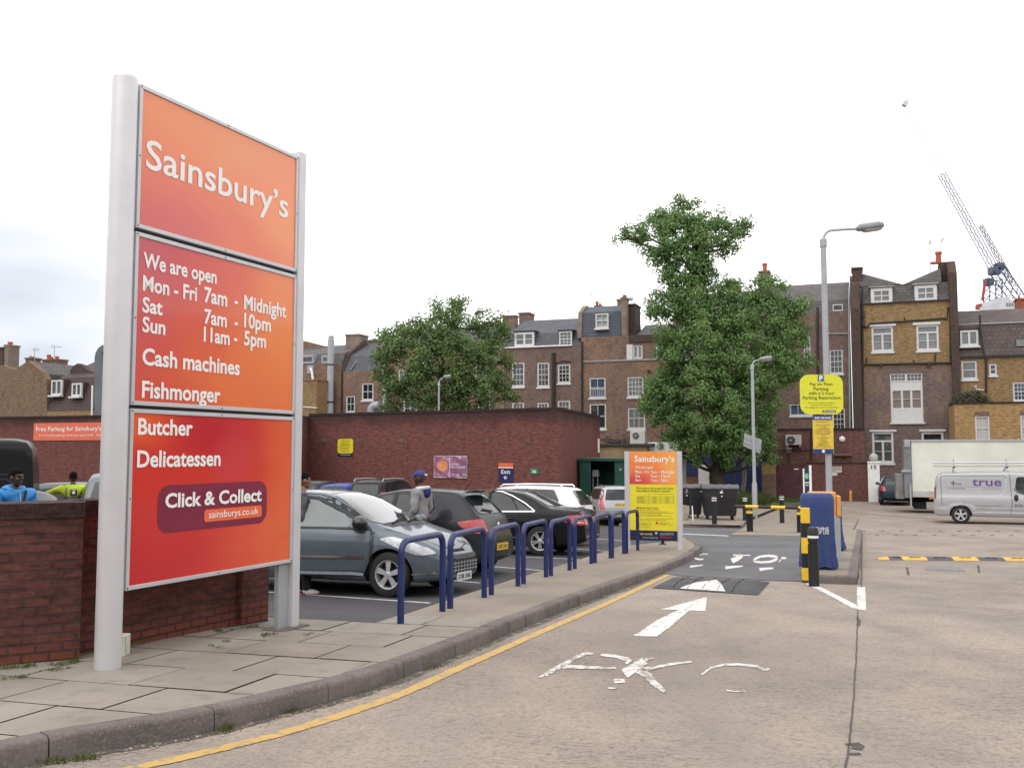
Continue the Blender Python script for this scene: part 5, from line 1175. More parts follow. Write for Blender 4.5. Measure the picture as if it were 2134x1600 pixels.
MB().pbox(GP, -.08, vt, L_ + .08, vt + .14, -.1, 2.4).build('roof', M_grn, T, bevel=.02); MB().pbox(GP, x1, zc, x2, zc + .04, .0, 2.2).build('floor', M_dark, T)
q = GP.rect(1231.5, 979, 1242, 993, .5); T2 = thing('grey_bin', 'grey box on a stand just inside the open green container', 'box', GP.w(q[0] + .1, zc + .04, .6)); MB().pbox(GP, q[0] + .05, q[1], q[2] + .1, q[3], .5, .8).build('body', M_grey, T2, bevel=.02); MB().pbox(GP, q[0] + .06, zc + .04, q[0] + .1, q[1], .55, .6).pbox(GP, q[2] + .04, zc + .04, q[2] + .08, q[1], .55, .6).build('stand', M_grey, T2)
u, v = GP.at(1293, 978); T3 = MB(); T3.pbox(GP, u - .04, v - .05, u + .05, v + .05, -.045, -.021); T3.build('hasp', M_grey, T)

# ------------------------------------------------------------------ bin island, bins, pavement, barrier
B0 = 31
mb = MB(); isl = [G(1300, 1098), G(1420, 1099), G(1546, 1101), G(1560, 1086), G(1620, 1062), G(1600, 1047), G(1400, 1047), G(1300, 1050)]
polysheet(mb, [Vector((p.x, p.y, 0)) for p in isl][1:], .11); struct('pavement', mb, M_screed)
kerb_run([G(1290, 1097.5), G(1420, 1099), G(1540, 1100.5), G(1548, 1100), G(1556, 1090)], 'kerb', .115)
mb = MB(); polysheet(mb, [G(1522, 1115), G(1552, 1099), G(1562, 1088), G(1622, 1062), G(1780, 1062), G(1790, 1080), G(1770, 1117), G(1690, 1117)], .013); struct('path', mb, M_screed)
def bin_(label, cx, cy, rz, w=1.30, h=1.17, seed=0):
 rnd = random.Random(seed); c = G(cx, cy, .11); T = thing('wheeled_bin', label, 'bin', c, rz, 'wheeled rubbish bins'); M_bin = mat('black_bin_plastic', (.018, .018, .021), .5, var=.25, scale=4)
 mb = MB(); z0, z1 = .17, h; wb, wt, db, dt = w * .43, w * .5, .34, .50; k = 10
 ring = lambda z, a, b: [Vector((x * a, y * b, z)) for x, y in ((-1, -.8), (-.92, -1), (.92, -1), (1, -.8), (1, .8), (.92, 1), (-.92, 1), (-1, .8))]
 vs = ring(z0, wb, db) + ring(z0 + .1, wb * 1.04, db * 1.05) + ring(z1 - .34, wt * .97, dt * .93) + ring(z1 - .33, wt * .985, dt * .95) + ring(z1 - .02, wt, dt) + ring(z1, wt * 1.04, dt * 1.05)
 mb.add(vs, [(i * 8 + j, i * 8 + (j + 1) % 8, (i + 1) * 8 + (j + 1) % 8, (i + 1) * 8 + j) for i in range(5) for j in range(8)] + [tuple(range(8))[::-1], tuple(range(40, 48))]); body = mb.build('body', M_bin, T, local=True, bevel=.012)
 mb = MB(); n = 12
 pr = [(-dt * 1.06, z1 + .005)] + [(dt * 1.06 * math.sin(-1.45 + 2.9 * i / n) / math.sin(1.45), z1 + .04 + .17 * (math.cos(-1.3 + 2.6 * i / n) - .26)) for i in range(n + 1)] + [(dt * 1.06, z1 + .005)]
 m = 14; vs = [Vector((-wt * 1.04 + 2.08 * wt * i / m, y, z + (.012 * math.sin(i * 1.9) if 0 < j < len(pr) - 1 else 0))) for i in range(m + 1) for j, (y, z) in enumerate(pr)]
 q = len(pr); mb.add(vs, [(i * q + j, i * q + j + 1, (i + 1) * q + j + 1, (i + 1) * q + j) for i in range(m) for j in range(q - 1)], 0, True); mb.add(vs[:q], [tuple(range(q))]); mb.add(vs[-q:], [tuple(range(q))[::-1]]); mb.build('lid', mat('faded_lid_plastic', (.085, .085, .09), .6, var=.3, scale=5), T, local=True)
 for sx in (-1, 1):
  for sy in (-1, 1):
   wl = MB(); wl.cyl((sx * wb * .82 - .025, sy * .26, .09), (sx * wb * .82 + .025, sy * .26, .09), .09, n=16); wl.box((sx * wb * .82, sy * .26, .165), (.1, .1, .03)); wl.build('wheel', M_black, T, local=True)
  MB().cyl((sx * wt * 1.0, 0, z1 - .12), (sx * (wt + .06), 0, z1 - .12), .035, n=10).build('trunnion', M_grey, T, local=True)
 mb = MB(); mb.box((.02, -dt - .012, z1 - .12), (.11, .01, .06)); mb.box((.03, -dt - .012, z1 - .05), (.05, .01, .03)); mb.box((.03, -dt - .005, z1 - .26), (.055, .012, .04)); mb.build('sticker', M_white, T, local=True)
 return T
bin_('black four wheeled rubbish bin with white stickers on the kerb, nearer the barrier bar', 1500, 1083, R(-6), seed=1)
T = bin_('black four wheeled rubbish bin with a rumpled grey lid, partly behind the small yellow sign', 1429, 1080, R(-8), seed=2)
c = G(1429, 1085, .11); T = thing('discarded_panel', 'discarded tan board and bent black frame leaning on the bin beside the yellow sign', 'scrap', c)
mb = MB(); mb.tube([c + Vector(v) for v in ((-.22, -.05, .0), (.02, -.06, .03), (.16, -.04, .25), (.2, .02, .7), (.19, .05, 1.05), (-.25, .05, 1.12))], .025); mb.build('frame', M_black, T)
MB().prism([c + Vector(v) for v in ((-.25, -.08, .12), (.1, -.08, .05), (.15, .0, .55), (-.25, .0, .62))], (0, .03, 0)).build('board', mat('tan_fabric', (.30, .25, .20), .8, var=.25), T); MB().prism([c + Vector(v) for v in ((.24, -.08, .0), (.28, -.08, .0), (.27, .02, .55), (.23, .02, .55))], (0, .03, 0)).build('leg', M_white, T)
def bollard(label, px, py, ptop, r=.085, base=None, bands=(.06, .14), group='black bollards with two white bands'):
 c = base or G(px, py, .012); h = P(px, ptop, c.y).z - c.z; T = thing('bollard', label, 'bollard', c, 0, group)
 MB().lathe([(r, -.1), (r, h - .25), (r * .86, h - .245), (r * .86, h - .22), (r, h - .215), (r, h - .04), (r * .8, h - .01), (0, h)], c, n=18).build('post', M_blackpaint, T)
 for t in bands: MB().lathe([(r * 1.01, h - t - .035), (r * 1.03, h - t - .033), (r * 1.03, h - t), (r * 1.01, h - t + .002)], c, n=18).build('band', M_white, T)
bollard('slim black bollard with white bands standing before the white stickered bin', 1489, 1087, 1033, base=G(1489, 1092, .11))
bollard('slim black bollard with white bands beside the grey lamp post foot', 1553, 1090, 1034); bollard('slim black bollard with white bands behind the middle of the barrier bar', 1630, 1090.5, 1031)
# striped barrier bar
pa_, pb_ = G(1563, 1108), G(1668, 1110); T = thing('height_barrier', 'black and yellow striped horizontal barrier bar on two short black posts', 'barrier', (pa_ + pb_) / 2)
zb_ = (P(1563, 1057, pa_.y).z + P(1668, 1056.5, pb_.y).z) / 2
for p in (pa_, pb_):
 MB().lathe([(.10, 0 - .05), (.10, zb_ - p.z - .22), (.108, zb_ - p.z - .21), (.108, zb_ - p.z - .13), (.1, zb_ - p.z - .12), (.07, zb_ - p.z - .05)], p, n=16).build('post', M_blackpaint, T)
 MB().lathe([(.111, zb_ - p.z - .205), (.112, zb_ - p.z - .2), (.112, zb_ - p.z - .135), (.111, zb_ - p.z - .13)], p, n=16).build('band', M_yellow, T)
d_ = (pb_ - pa_); d_.z = 0; Lb = d_.length; d_.normalize(); q0 = Vector((pa_.x, pa_.y, zb_)) - d_ * (30 / 66); tot = Lb + 30 / 66 + .05
sg = [(0, .16, 0), (.16, .36, 1), (.36, .55, 0), (.55, .76, 1), (.76, .955, 0), (.955, 1.0, 1)]
for a, b, k in sg: MB().cyl(q0 + d_ * (tot * a + .0015), q0 + d_ * (tot * b - .0015), .052, n=18).build('bar_section', M_yellow if k else M_blackpaint, T)

# ------------------------------------------------------------------ machine island
il = [G(1684, 1214.5), G(1700, 1215), G(1788, 1218.5), G(1792, 1160), G(1797, 1112)]
mb = MB(); polysheet(mb, [Vector((p.x, p.y, 0)) for p in (offset_line(il, .12))] + [G(1755, 1111), G(1690, 1185)], .115); struct('pavement', mb, M_screed)
kerb_run([il[0].lerp(il[2], t / 4) for t in range(5)] + [il[2].lerp(il[4], t / 6) for t in range(1, 7)], 'kerb', .12, stone=.8)
mp_ = G(1714, 1189, .10); a = R(-14); MU = Vector((math.cos(a), math.sin(a), 0)); MP = Plane(mp_ - MU * .4, mp_ + MU * .4)
def covered(label, P_, u0, u1, z0, z1, n1, grp, fl=.022, seed=1):
 """fabric cover hanging over a ticket machine: tapered box with folds at the hem"""
 rnd = random.Random(seed); T = thing('covered_machine', label, 'ticket machine', P_.w((u0 + u1) / 2, z0, n1 / 2), 0, grp)
 mb = MB(); rows = [0, .02, .06, .12, .2, .35, .55, .8, .93, .975, 1]; per = []
 K = 15
 for side in range(4):
  for k in range(K): t = k / K; per.append([(t, 0), (1, t), (1 - t, 1), (0, 1 - t)][side])
 vs = []
 for ri, r in enumerate(rows):
  z = z0 + .05 + (z1 - z0 - .05) * r; out = fl * max(0, .25 - r) / .25 if r < .25 else 0; inn = .0 if r < .97 else .035
  if r == .975: inn = .012
  for i, (s, t) in enumerate(per):
   f = 0
   if r < .5: f = .030 * (1 - r / .5) * math.sin(i * 1.7 + r * 9) + rnd.uniform(-.008, .008)
   elif r < .95: f = .004 * math.sin(i * .9 + r * 5) + rnd.uniform(-.002, .002)
   cu, cn = (s - .5), (t - .5); l = max(abs(cu), abs(cn)) or 1
   k_ = 1 - .06 * (abs(cu) * 2 * abs(cn) * 2) ** 3
   uu = (u0 + u1) / 2 + cu * k_ * ((u1 - u0) + 2 * (out + f - inn)); n_ = n1 / 2 + cn * k_ * (n1 + 2 * (out + f - inn))
   vs.append(P_.w(uu, z + (.02 * math.sin(i * .8) if r == 0 else 0), n_))
 N = len(per); mb.add(vs, [(i * N + j, i * N + (j + 1) % N, (i + 1) * N + (j + 1) % N, (i + 1) * N + j) for i in range(len(rows) - 1) for j in range(N)], 0, True); mb.add(vs[-N:], [tuple(range(N))], 0, True)
 mb.build('cover', mat('blue_cover_fabric', (.030, .055, .175), .75, var=.12, scale=3, bump=.15, bscale=90), T, sharp=60)
 MB().pbox(P_, u0 + .015, z0 - .02, u1 - .01, z0 + .12, .02, n1 - .02).build('plinth', M_blackpaint, T); return T
u0, u1 = MP.at(1671, 1100)[0], MP.at(1748, 1150)[0]; zt = MP.at(1706, 1029)[1]
T = covered('tall machine under a blue fabric cover lettered out of use, behind the striped post', MP, u0, u1 - .045, mp_.z, zt, .45, 'covered ticket machines')
mb = MB()
for s, x0, x1, y in (('MACHINE', 1685, 1727.5, 1104.5), ('OUT OF USE', 1684, 1728, 1112)):
 a = MP.at(x0, y, -.03); b = MP.at(x1, y, -.03); mb.text(s, lambda u, v, k: MP.w(u, v, -.013), a[0], a[1], b[0], .055, .006)
mb.build('lettering', M_letter, T)
MQ = Plane(MP.w(.35, 0, 2.0), MP.w(1.35, 0, 2.0)); q = MQ.rect(1686, 1025.5, 1743, 1075); zi = gz(16.7) + .115
T = thing('barrier_cabinet', 'orange topped barrier cabinet on a grey column behind the first covered machine', 'barrier cabinet', MQ.w(q[2] - .2, zi, .2)); M_amb = mat('amber_plastic', (.66, .31, .085), .45, var=.06)
MB().pbox(MQ, q[0], q[3] - .55, q[2], q[3], 0, .4).build('cabinet', M_amb, T, bevel=.015); q2 = MQ.rect(1743.5, 1033, 1753, 1076); MB().pbox(MQ, q[2] + .004, q2[1], q[2] + .075, q2[3], -.05, .34).build('side_box', M_amb, T, bevel=.015); MB().pbox(MQ, q[2] - .22, zi - .02, q[2] + .06, q2[1] - .002, -.02, .3).build('column', M_grey, T, bevel=.01)
MQ2 = Plane(MQ.w(0, 0, 2.6), MQ.w(1, 0, 2.6)); q = MQ2.rect(1712, 1049, 1761, 1100); covered('blue fabric covered machine half hidden at the far end of the kerbed island', MQ2, q[0], q[2] - .05, gz(19.5) + .115, q[3], .5, 'covered ticket machines', fl=.05, seed=5)
bs = G(1681, 1213.5); hz = P(1681, 1058.5, bs.y).z; T = thing('striped_post', 'square black and yellow striped steel post at the corner of the kerbed island', 'post', bs); w = .064
ys = [1215, 1209, 1183, 1153, 1120, 1090, 1058.5]; zs = [P(1681, y, bs.y - w).z for y in ys]; zs[0] = bs.z - .05; Mr = Matrix.Rotation(R(-14), 3, 'Z')
M_rust = mat('rusty_foot', (.10, .045, .03), .8, var=.5)
for i in range(6): MB().box((bs.x, bs.y, (zs[i] + zs[i + 1]) / 2), (2 * w, 2 * w, zs[i + 1] - zs[i] - .0015), Mr).build('foot' if i == 0 else 'section', M_rust if i == 0 else (M_yellow if i % 2 else M_blackpaint), T, bevel=.004)
bb = G(1696.5, 1221.5); bollard('stout black bollard with one grey band in front of the striped post', 1696.5, 1221, 1097, .075, bb, (.13,), None)

# ------------------------------------------------------------------ lamp posts and the parking restriction signs
def lamp_post(label, base, ptop, px, r0, r1, hb, arm, headlen, tilt=0, sc=1.0):
 """tapered column with a swept arm and lantern; arm = horizontal reach to the right"""
 zt = P(px, ptop, base.y).z; T = thing('lamp_post', label, 'lamp post', base, 0, 'car park lamp posts')
 MB().lathe([(r0, -.1), (r0, hb), (r1 * 1.02, hb + .12), (r1, hb + .13), (r1 * .9, zt - base.z - .05), (r1 * 1.15, zt - base.z - .04), (r1 * 1.15, zt - base.z + .12), (r1 * .6, zt - base.z + .16)], base, n=18).build('column', M_grey, T)
 b = Vector((base.x, base.y, zt)); pts = [b + Vector((0, 0, .1)), b + Vector((.02, 0, .22 * sc)), b + Vector((.12 * sc, 0, .33 * sc)), b + Vector((.3 * sc, 0, .345 * sc)), b + Vector((arm, 0, .37 * sc))]
 MB().tube(smooth_line(pts, 2), .03 * sc, n=8).build('arm', M_grey, T)
 e = pts[-1]; M = Matrix.Rotation(R(-8), 3, 'Y'); hl = headlen
 mb = MB(); mb.lathe([(0, -.0), (.5, .02), (1, .15), (1, .8), (.75, .96), (0, 1)], (0, 0, 0), n=16); h_ = MB()
 for v in mb.v: h_.v.append(e + M @ Vector((v.z * hl - .02, v.x * .13 * sc, max(-.055, min(.11, v.y * .1)) * sc)))
 h_.f, h_.m, h_.sm = mb.f, mb.m, mb.sm; h_.build('lantern', mat('lantern_grey', (.24, .25, .26), .5), T)
 h2 = MB()
 for v in mb.v: h2.v.append(e + M @ Vector((v.z * hl * .72 + hl * .17, v.x * .11 * sc, (-.058 + min(0, v.y) * .055) * sc)))
 h2.f, h2.m, h2.sm = mb.f, mb.m, mb.sm; h2.build('lens', mat('lantern_lens', (.42, .42, .42), .25), T)
 return T, e
lb = Vector((((1724.5 - 1067) / F) * 20.6, 20.6, gz(20.6) + .115)); T, e = lamp_post('tallest grey lamp post, carrying the yellow pay on foot parking sign', lb, 511, 1724, .085, .068, .9, .76, .62)
LPn2 = Plane((lb.x - .5, lb.y - .1, 0), (lb.x + .5, lb.y - .1, 0))
T, mb = psign('parking_sign', 'large rounded yellow pay on foot parking sign high on the grey post', 'sign', LPn2, 1667.5, 780.5, 1757, 863, n=0, r=.20); mb.build('plate', mat('parking_yellow', (.70, .70, .035), .4, var=.05), T)
mb = MB()
for s, x0, x1, y in (('Pay on Foot', 1687.5, 1735.5, 803), ('Parking', 1695.5, 1727, 813), ('with a 2 hour', 1685, 1739, 822), ('Parking Restriction', 1673, 1751.5, 831.5)): ptxt(mb, LPn2, s, x0, y, x1, 6.6, .008, -.004)
for s, x0, x1, y in (('Terms and conditions apply for', 1683.5, 1741, 840.5), ('parking on private land', 1691, 1734, 845), ('See signage in car park for full details', 1678, 1747, 849.8)): ptxt(mb, LPn2, s, x0, y, x1, 2.5, .0, -.004)
mb.build('lettering', M_ink, T)
mb = MB(); prect(mb, LPn2, 1704, 781.5, 1717.5, 794.5, -.004); o = mb.build('parking_symbol', mat('teal_blue_vinyl', (.04, .16, .24), .4), T); mb = MB(); ptxt(mb, LPn2, 'P', 1707.5, 792.5, 1715, 9.5, .04, -.007); mb.build('letter', M_letter, o)
mb = MB(); prect(mb, LPn2, 1714, 854.5, 1742, 859.5, -.004); o = mb.build('strip', mat('slate_blue_vinyl', (.07, .08, .14), .4), T); mb = MB(); ptxt(mb, LPn2, 'EURO CAR PARKS', 1717, 858.5, 1740, 2.6, .02, -.007); mb.build('lettering', M_letter, o)
T, mb = psign('notice_sign', 'narrow amber notice with blue ends on the grey post under the pay on foot sign', 'sign', LPn2, 1694.5, 866, 1737, 945, n=.0); mb.build('plate', mat('notice_amber', (.72, .52, .06), .4, var=.06), T)
M_royal = mat('royal_blue_vinyl', (.02, .045, .22), .4)
mb = MB(); prect(mb, LPn2, 1693.5, 865, 1734, 875, -.004); o = mb.build('header', M_royal, T); mb = MB(); ptxt(mb, LPn2, 'EURO CAR PARKS', 1698, 872.5, 1732, 4.2, .03, -.007); mb.build('lettering', M_letter, o)
mb = MB(); prect(mb, LPn2, 1695, 935.5, 1737, 945, -.004); o = mb.build('footer', M_royal, T)
c = LPn2.at(1716, 940, -.006); mb = MB(); mb.add([LPn2.w(c[0] + .035 * math.cos(k * .5236), c[1] + .035 * math.sin(k * .5236), -.007) for k in range(12)], [tuple(range(12))]); mb.build('emblem', M_letter, o)
mb = MB(); ptxt(mb, LPn2, 'IMPORTANT NOTICE', 1702, 880, 1727, 2, .0, -.004)
for i, (s, k) in enumerate((('Euro Car Parks Ltd', .8), ('accept', .35), ('no responsibility', .7), ('for loss or damage to', .9), ('vehicles or any personal', .95), ('item that are left', .75), ('in the', .25), ('car park however', .7), ('caused', .35), ('or damage', .45), ('is caused by the', .68), ('negligence of', .6), ('Euro Car Parks Ltd', .85))):
 m_ = 1715.5; w = 17.5 * k; ptxt(mb, LPn2, s, m_ - w, 886.5 + i * 3.75, m_ + w, 2.3, .01, -.004)
mb.build('lettering', M_ink, T)
lb2 = G(1573.5, 1080, .012); T, e = lamp_post('slim grey lamp post with a thick foot behind the barrier bar', lb2, 768, 1563, .105, .07, P(1573, 1003, lb2.y).z - lb2.z - .12, .30, .55)
LQ = Plane((lb2.x - .5, lb2.y + .1, 0), (lb2.x + .5, lb2.y + .1 - .2, 0)); q = [LQ.at(*p) for p in ((1551, 902), (1588, 916), (1584, 945), (1549, 929))]
T = thing('sign_back', 'grey back of a tilted sign plate fixed to the slim lamp post', 'sign', LQ.w(q[0][0] + .3, q[3][1], .05)); MB().prism([LQ.w(u, v, .0) for u, v in q], LQ.N * .02).build('plate', mat('sign_back_grey', (.30, .32, .34), .55, var=.12), T); mb = MB()
for t in (.3, .7): a = Vector((*q[0], 0)).lerp(Vector((*q[3], 0)), t); b = Vector((*q[1], 0)).lerp(Vector((*q[2], 0)), t); mb.prism([LQ.w(a.x, a.y, -.02), LQ.w(b.x, b.y, -.02), LQ.w(b.x, b.y - .03, -.02), LQ.w(a.x, a.y - .03, -.02)], LQ.N * .019)
mb.build('rail', M_grey, T)
lb3 = Vector((((914.5 - 1067) / F) * 47, 47, gz(47))); lamp_post('small lamp post rising behind the tall brick wall before the sycamore', lb3, 803, 914.5, .08, .055, .9, .22, .42, sc=1.1)
# recycling totem
rb = G(1683, 1085); RP = Plane(rb + Vector((-.3, .1, 0)), rb + Vector((.3, -.1, 0))); T = thing('recycling_sign', 'navy recycling sign with a green arrow disc between two white posts', 'sign', rb); zt = RP.at(1683, 972)[1]
for x, w in ((1675, 3.2), (1689, 5)): u = RP.at(x, 1000)[0]; ww = w / 2 / (F / rb.y); MB().pbox(RP, u - ww, rb.z - .05, u + ww, zt + (.05 if w > 4 else -.08), -.04, .04).build('post', M_white, T, bevel=.005)
u0, u1 = RP.at(1676.8, 1000)[0], RP.at(1686, 1000)[0]; vb = RP.at(1680, 1024)[1]; MB().pbox(RP, u0, vb, u1, zt, -.015, .015).build('panel', mat('dark_navy_panel', (.01, .03, .06), .4), T)
c = RP.at(1681.2, 992, -.02); r = (u1 - u0) * .47; mb = MB(); mb.add([RP.w(c[0] + r * math.cos(k * .3142), c[1] + 1.6 * r * math.sin(k * .3142), -.018) for k in range(20)], [tuple(range(20))]); o = mb.build('disc', mat('leaf_green_vinyl', (.05, .38, .16), .4), T)
mb = MB(); mb.tube([RP.w(c[0] + .5 * r * math.cos(t), c[1] + .8 * r * math.sin(t), -.024) for t in [.6 + .35 * k for k in range(15)]], r * .11, n=6); a = .6 + .35 * 14; p = (c[0] + .5 * r * math.cos(a), c[1] + .8 * r * math.sin(a)); mb.add([RP.w(p[0] - .3 * r, p[1] + .1 * r, -.026), RP.w(p[0] + .35 * r, p[1] - .05 * r, -.026), RP.w(p[0] + .1 * r, p[1] + .5 * r, -.026)], [(0, 1, 2)]); mb.build('arrow', M_letter, o)
mb = MB(); prect(mb, RP, 1677.2, 1004.5, 1685.6, 1006.5, -.018); prect(mb, RP, 1678, 1010, 1685, 1011.5, -.018); mb.build('lettering', M_letter, T)
ob_ = G(1773, 1045); T = thing('marker_post', 'short orange marker post on the kerb in front of the garden wall', 'post', ob_); h = P(1773, 1022, ob_.y).z - ob_.z
MB().box((ob_.x, ob_.y, ob_.z + h / 2), (.13, .1, h), Matrix.Rotation(.3, 3, 'Z')).build('post', M_amb, T, bevel=.02); MB().box((ob_.x, ob_.y - .052, ob_.z + h * .86), (.09, .012, .04), Matrix.Rotation(.3, 3, 'Z')).build('reflector', M_white, T)

# ------------------------------------------------------------------ rubber cushion and striped ramp on the road
c00, c10, c11, c01 = G(1359, 1224, .008), G(1580, 1239, .008), G(1604, 1212, .008), G(1403, 1203, .008)
def bil(s, t, z=0): p = c00.lerp(c10, s).lerp(c01.lerp(c11, s), t); return p + Vector((0, 0, z))
T = thing('speed_cushion', 'black rubber speed cushion with a white triangle across the lane', 'speed cushion', bil(.5, .5)); nx, ny = 36, 14
def hz_(s, t): k = lambda x, e: min(1, max(0, x / e)); f = min(k(s, .16), k(1 - s, .16), k(t, .36), k(1 - t, .36)); return .06 * math.sin(f * math.pi / 2)
mb = MB(); vs = [bil(i / nx, j / ny, hz_(i / nx, j / ny)) for j in range(ny + 1) for i in range(nx + 1)]; mb.add(vs, [(j * (nx + 1) + i, j * (nx + 1) + i + 1, (j + 1) * (nx + 1) + i + 1, (j + 1) * (nx + 1) + i) for j in range(ny) for i in range(nx)], 0, True)
mb.build('body', mat('weathered_rubber', (.040, .040, .045), .65, var=.3, scale=7, bump=.3, bscale=120), T)
def tri_on(pts, nm, m, dz):
 mb = MB(); q = [Vector((s, t, 0)) for s, t in pts]
 us = 20
 for i in range(us):
  for j in range(us):
   cell = [Vector((i / us, j / us, 0)), Vector(((i + 1) / us, j / us, 0)), Vector(((i + 1) / us, (j + 1) / us, 0)), Vector((i / us, (j + 1) / us, 0))]; r = cell
   for a, b in zip(q, q[1:] + q[:1]):
    d = b - a; n = Vector((-d.y, d.x, 0)); r = clip_poly(r, a, n) if r else r
   if r and len(r) > 2: mb.add([bil(p.x, p.y, hz_(p.x, p.y) + dz) for p in r], [tuple(range(len(r)))])
 mb.build(nm, m, T)
tri_on([(.265, .03), (.70, .03), (.52, .62)], 'triangle', M_wpaint, .004)
mb = MB()
for s in (.2, .34, .48, .62, .76): mb.tube([bil(s, t, hz_(s, t) + .003) for t in (.05, .2, .4, .6, .8, .95)], .006, n=4)
mb.build('groove', M_dark, T)
ra, rb2 = G(1832, 1165), G(2140, 1167.5); d_ = rb2 - ra; d_.z = 0; d_.normalize(); n_ = Vector((-d_.y, d_.x, 0)); T = thing('speed_ramp', 'low yellow and black rubber speed ramp across the exit lane', 'speed ramp', ra)
M_rblk = mat('ramp_grey_rubber', (.075, .072, .085), .7, var=.2, scale=6); M_ryel = mat('ramp_yellow', (.62, .36, .075), .7, var=.22, scale=6); bx = [1849, 1876, 1928, 1981, 2034, 2088, 2142, 2196, 2250]
prof = [(-.2, .0), (-.17, .012), (-.07, .05), (.07, .05), (.17, .012), (.2, .0)]
def seg(p, q, m, e=1.0, e2=1.0):
 mb = MB(); n = len(prof); vs = [on(p + n_ * a * e, z * e + .005) for a, z in prof] + [on(q + n_ * a * e2, z * e2 + .005) for a, z in prof]; mb.add(vs, [(i, i + 1, n + i + 1, n + i) for i in range(n - 1)] + [tuple(range(n)), tuple(range(n, 2 * n))[::-1]]); o = mb.build('ramp_section', m, T)
 mb = MB()
 if e == e2:
  for t in (.3, .55): s0 = p.lerp(q, t); mb.prism([on(s0 - n_ * .1, .06 - .001), on(s0 - n_ * .1 + d_ * .1, .06 - .001), on(s0 - n_ * .07 + d_ * .1, .06 - .001), on(s0 - n_ * .07, .06 - .001)], (0, 0, .002))
  mb.build('slot', M_dark, o)
pt = lambda x: ra + d_ * ((ray(x, 1166).x / ray(x, 1166).y * (ra.y) - ra.x) / (d_.x - d_.y * ray(x, 1166).x / ray(x, 1166).y))
seg(pt(1828), pt(1849) - d_ * .004, M_ryel, .35, 1.0)
for i, (a, b) in enumerate(zip(bx, bx[1:])): seg(pt(a), pt(b) - d_ * .006, M_rblk if i % 2 == 0 else M_ryel)

# ------------------------------------------------------------------ tower crane far beyond the houses
CY = 190.0; cp_ = lambda x, y, dy=0: P(x, y, CY + dy); M_cblue = mat('crane_blue', (.06, .078, .13), .5, var=.1); M_cred = mat('crane_red', (.30, .025, .025), .5); M_cfade = mat('crane_glare_grey', (.46, .49, .54), .5, var=.05)  # pale grey puts the sky glare over the upper jib into its colour
T = thing('tower_crane', 'blue luffing tower crane with a long raised lattice jib above the tiled house', 'crane', cp_(2069, 660))
def lattice(nm, a, b, w0, w1, seg_, m, r=.1, side=Vector((0, 1, 0))):
 mb = MB(); d = (b - a).normalized(); s1 = d.cross(side).normalized(); s2 = side; N = seg_; R_ = []
 for i in range(N + 1): w = w0 + (w1 - w0) * i / N; c = a.lerp(b, i / N); R_.append([c + s1 * w * x + s2 * w * y for x, y in ((-.5, -.5), (.5, -.5), (.5, .5), (-.5, .5))])
 for k in range(4): mb.tube([q[k] for q in R_], r, n=4)
 for i in range(N):
  for k in range(4): k2 = (k + 1) % 4; mb.cyl(R_[i][k if i % 2 else k2], R_[i + 1][k2 if i % 2 else k], r * .6, n=4, caps=False, smooth=False)
 return mb.build(nm, m, T)
lattice('mast', cp_(2069, 665), cp_(2069, 583), 2.5, 2.5, 9, M_cblue, .13)
j0, j1, j2 = cp_(2075, 568), cp_(1962, 362), cp_(1890, 224)
lattice('jib', j0, j1, 1.25, 1.1, 26, M_cblue, .075); lattice('jib_tip', j1, j2, 1.1, .8, 20, M_cfade, .05)
lattice('counter_jib', cp_(2076, 560), cp_(2128, 632), 2.3, 2.0, 8, M_cblue, .12); lattice('a_frame', cp_(2110, 590), cp_(2043, 470), .8, .6, 14, M_cblue, .07)
mb = MB()
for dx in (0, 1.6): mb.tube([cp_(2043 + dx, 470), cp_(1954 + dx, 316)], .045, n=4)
mb.build('pendant', M_cfade, T)
for x, y, w in ((2072, 565, 2.0), (2060, 588, 1.5), (2082, 556, 1.4)): c = cp_(x, y); MB().box(c, (w, 1.8, 1.5)).build('winch', M_cblue, T, bevel=.1)
MB().cyl(cp_(2053, 586, -2), cp_(2047, 626, -2), .28, n=8).build('hoist_block', M_cred, T); MB().box(cp_(2050, 640), (2.6, 2, .9)).box(cp_(2043, 636), (1.2, 1.4, .5)).build('cab', M_cred, T, bevel=.1)
c = cp_(1886, 217); MB().box(c, (.9, .9, 1.0), Matrix.Rotation(.5, 3, 'Y')).box(c + Vector((.55, 0, .8)), (.3, .4, .7), Matrix.Rotation(.7, 3, 'Y')).build('jib_head', M_cfade, T)
mb = MB();
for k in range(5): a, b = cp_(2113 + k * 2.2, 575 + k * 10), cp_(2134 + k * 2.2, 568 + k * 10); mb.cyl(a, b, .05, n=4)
mb.tube([cp_(2112, 572), cp_(2124, 628)], .06, n=4); mb.tube([cp_(2122, 571), cp_(2140, 620)], .06, n=4); mb.build('walkway_rail', M_cfade, T)
T = thing('far_building', 'pale grey flat roofed block seen beyond the tiled house at the crane foot', 'building', P(2100, 660, 140))
def fb(nm, x0, y0, x1, y1, m, Y=140): a, b = P(x0, y1, Y), P(x1, y0, Y); MB().box(((a.x + b.x) / 2, Y + 3, (a.z + b.z) / 2), (b.x - a.x, 6, b.z - a.z)).build(nm, m, T);
M_pale = mat('pale_cladding', (.52, .54, .56), .7, var=.08, scale=.5)
fb('wall', 2084, 628, 2119, 665, M_pale); fb('plant_room', 2088, 619, 2104, 628, M_pale)
for x in (2098, 2103.5, 2109): fb('window', x, 631, x + 3, 638, M_gl2, 139.9)
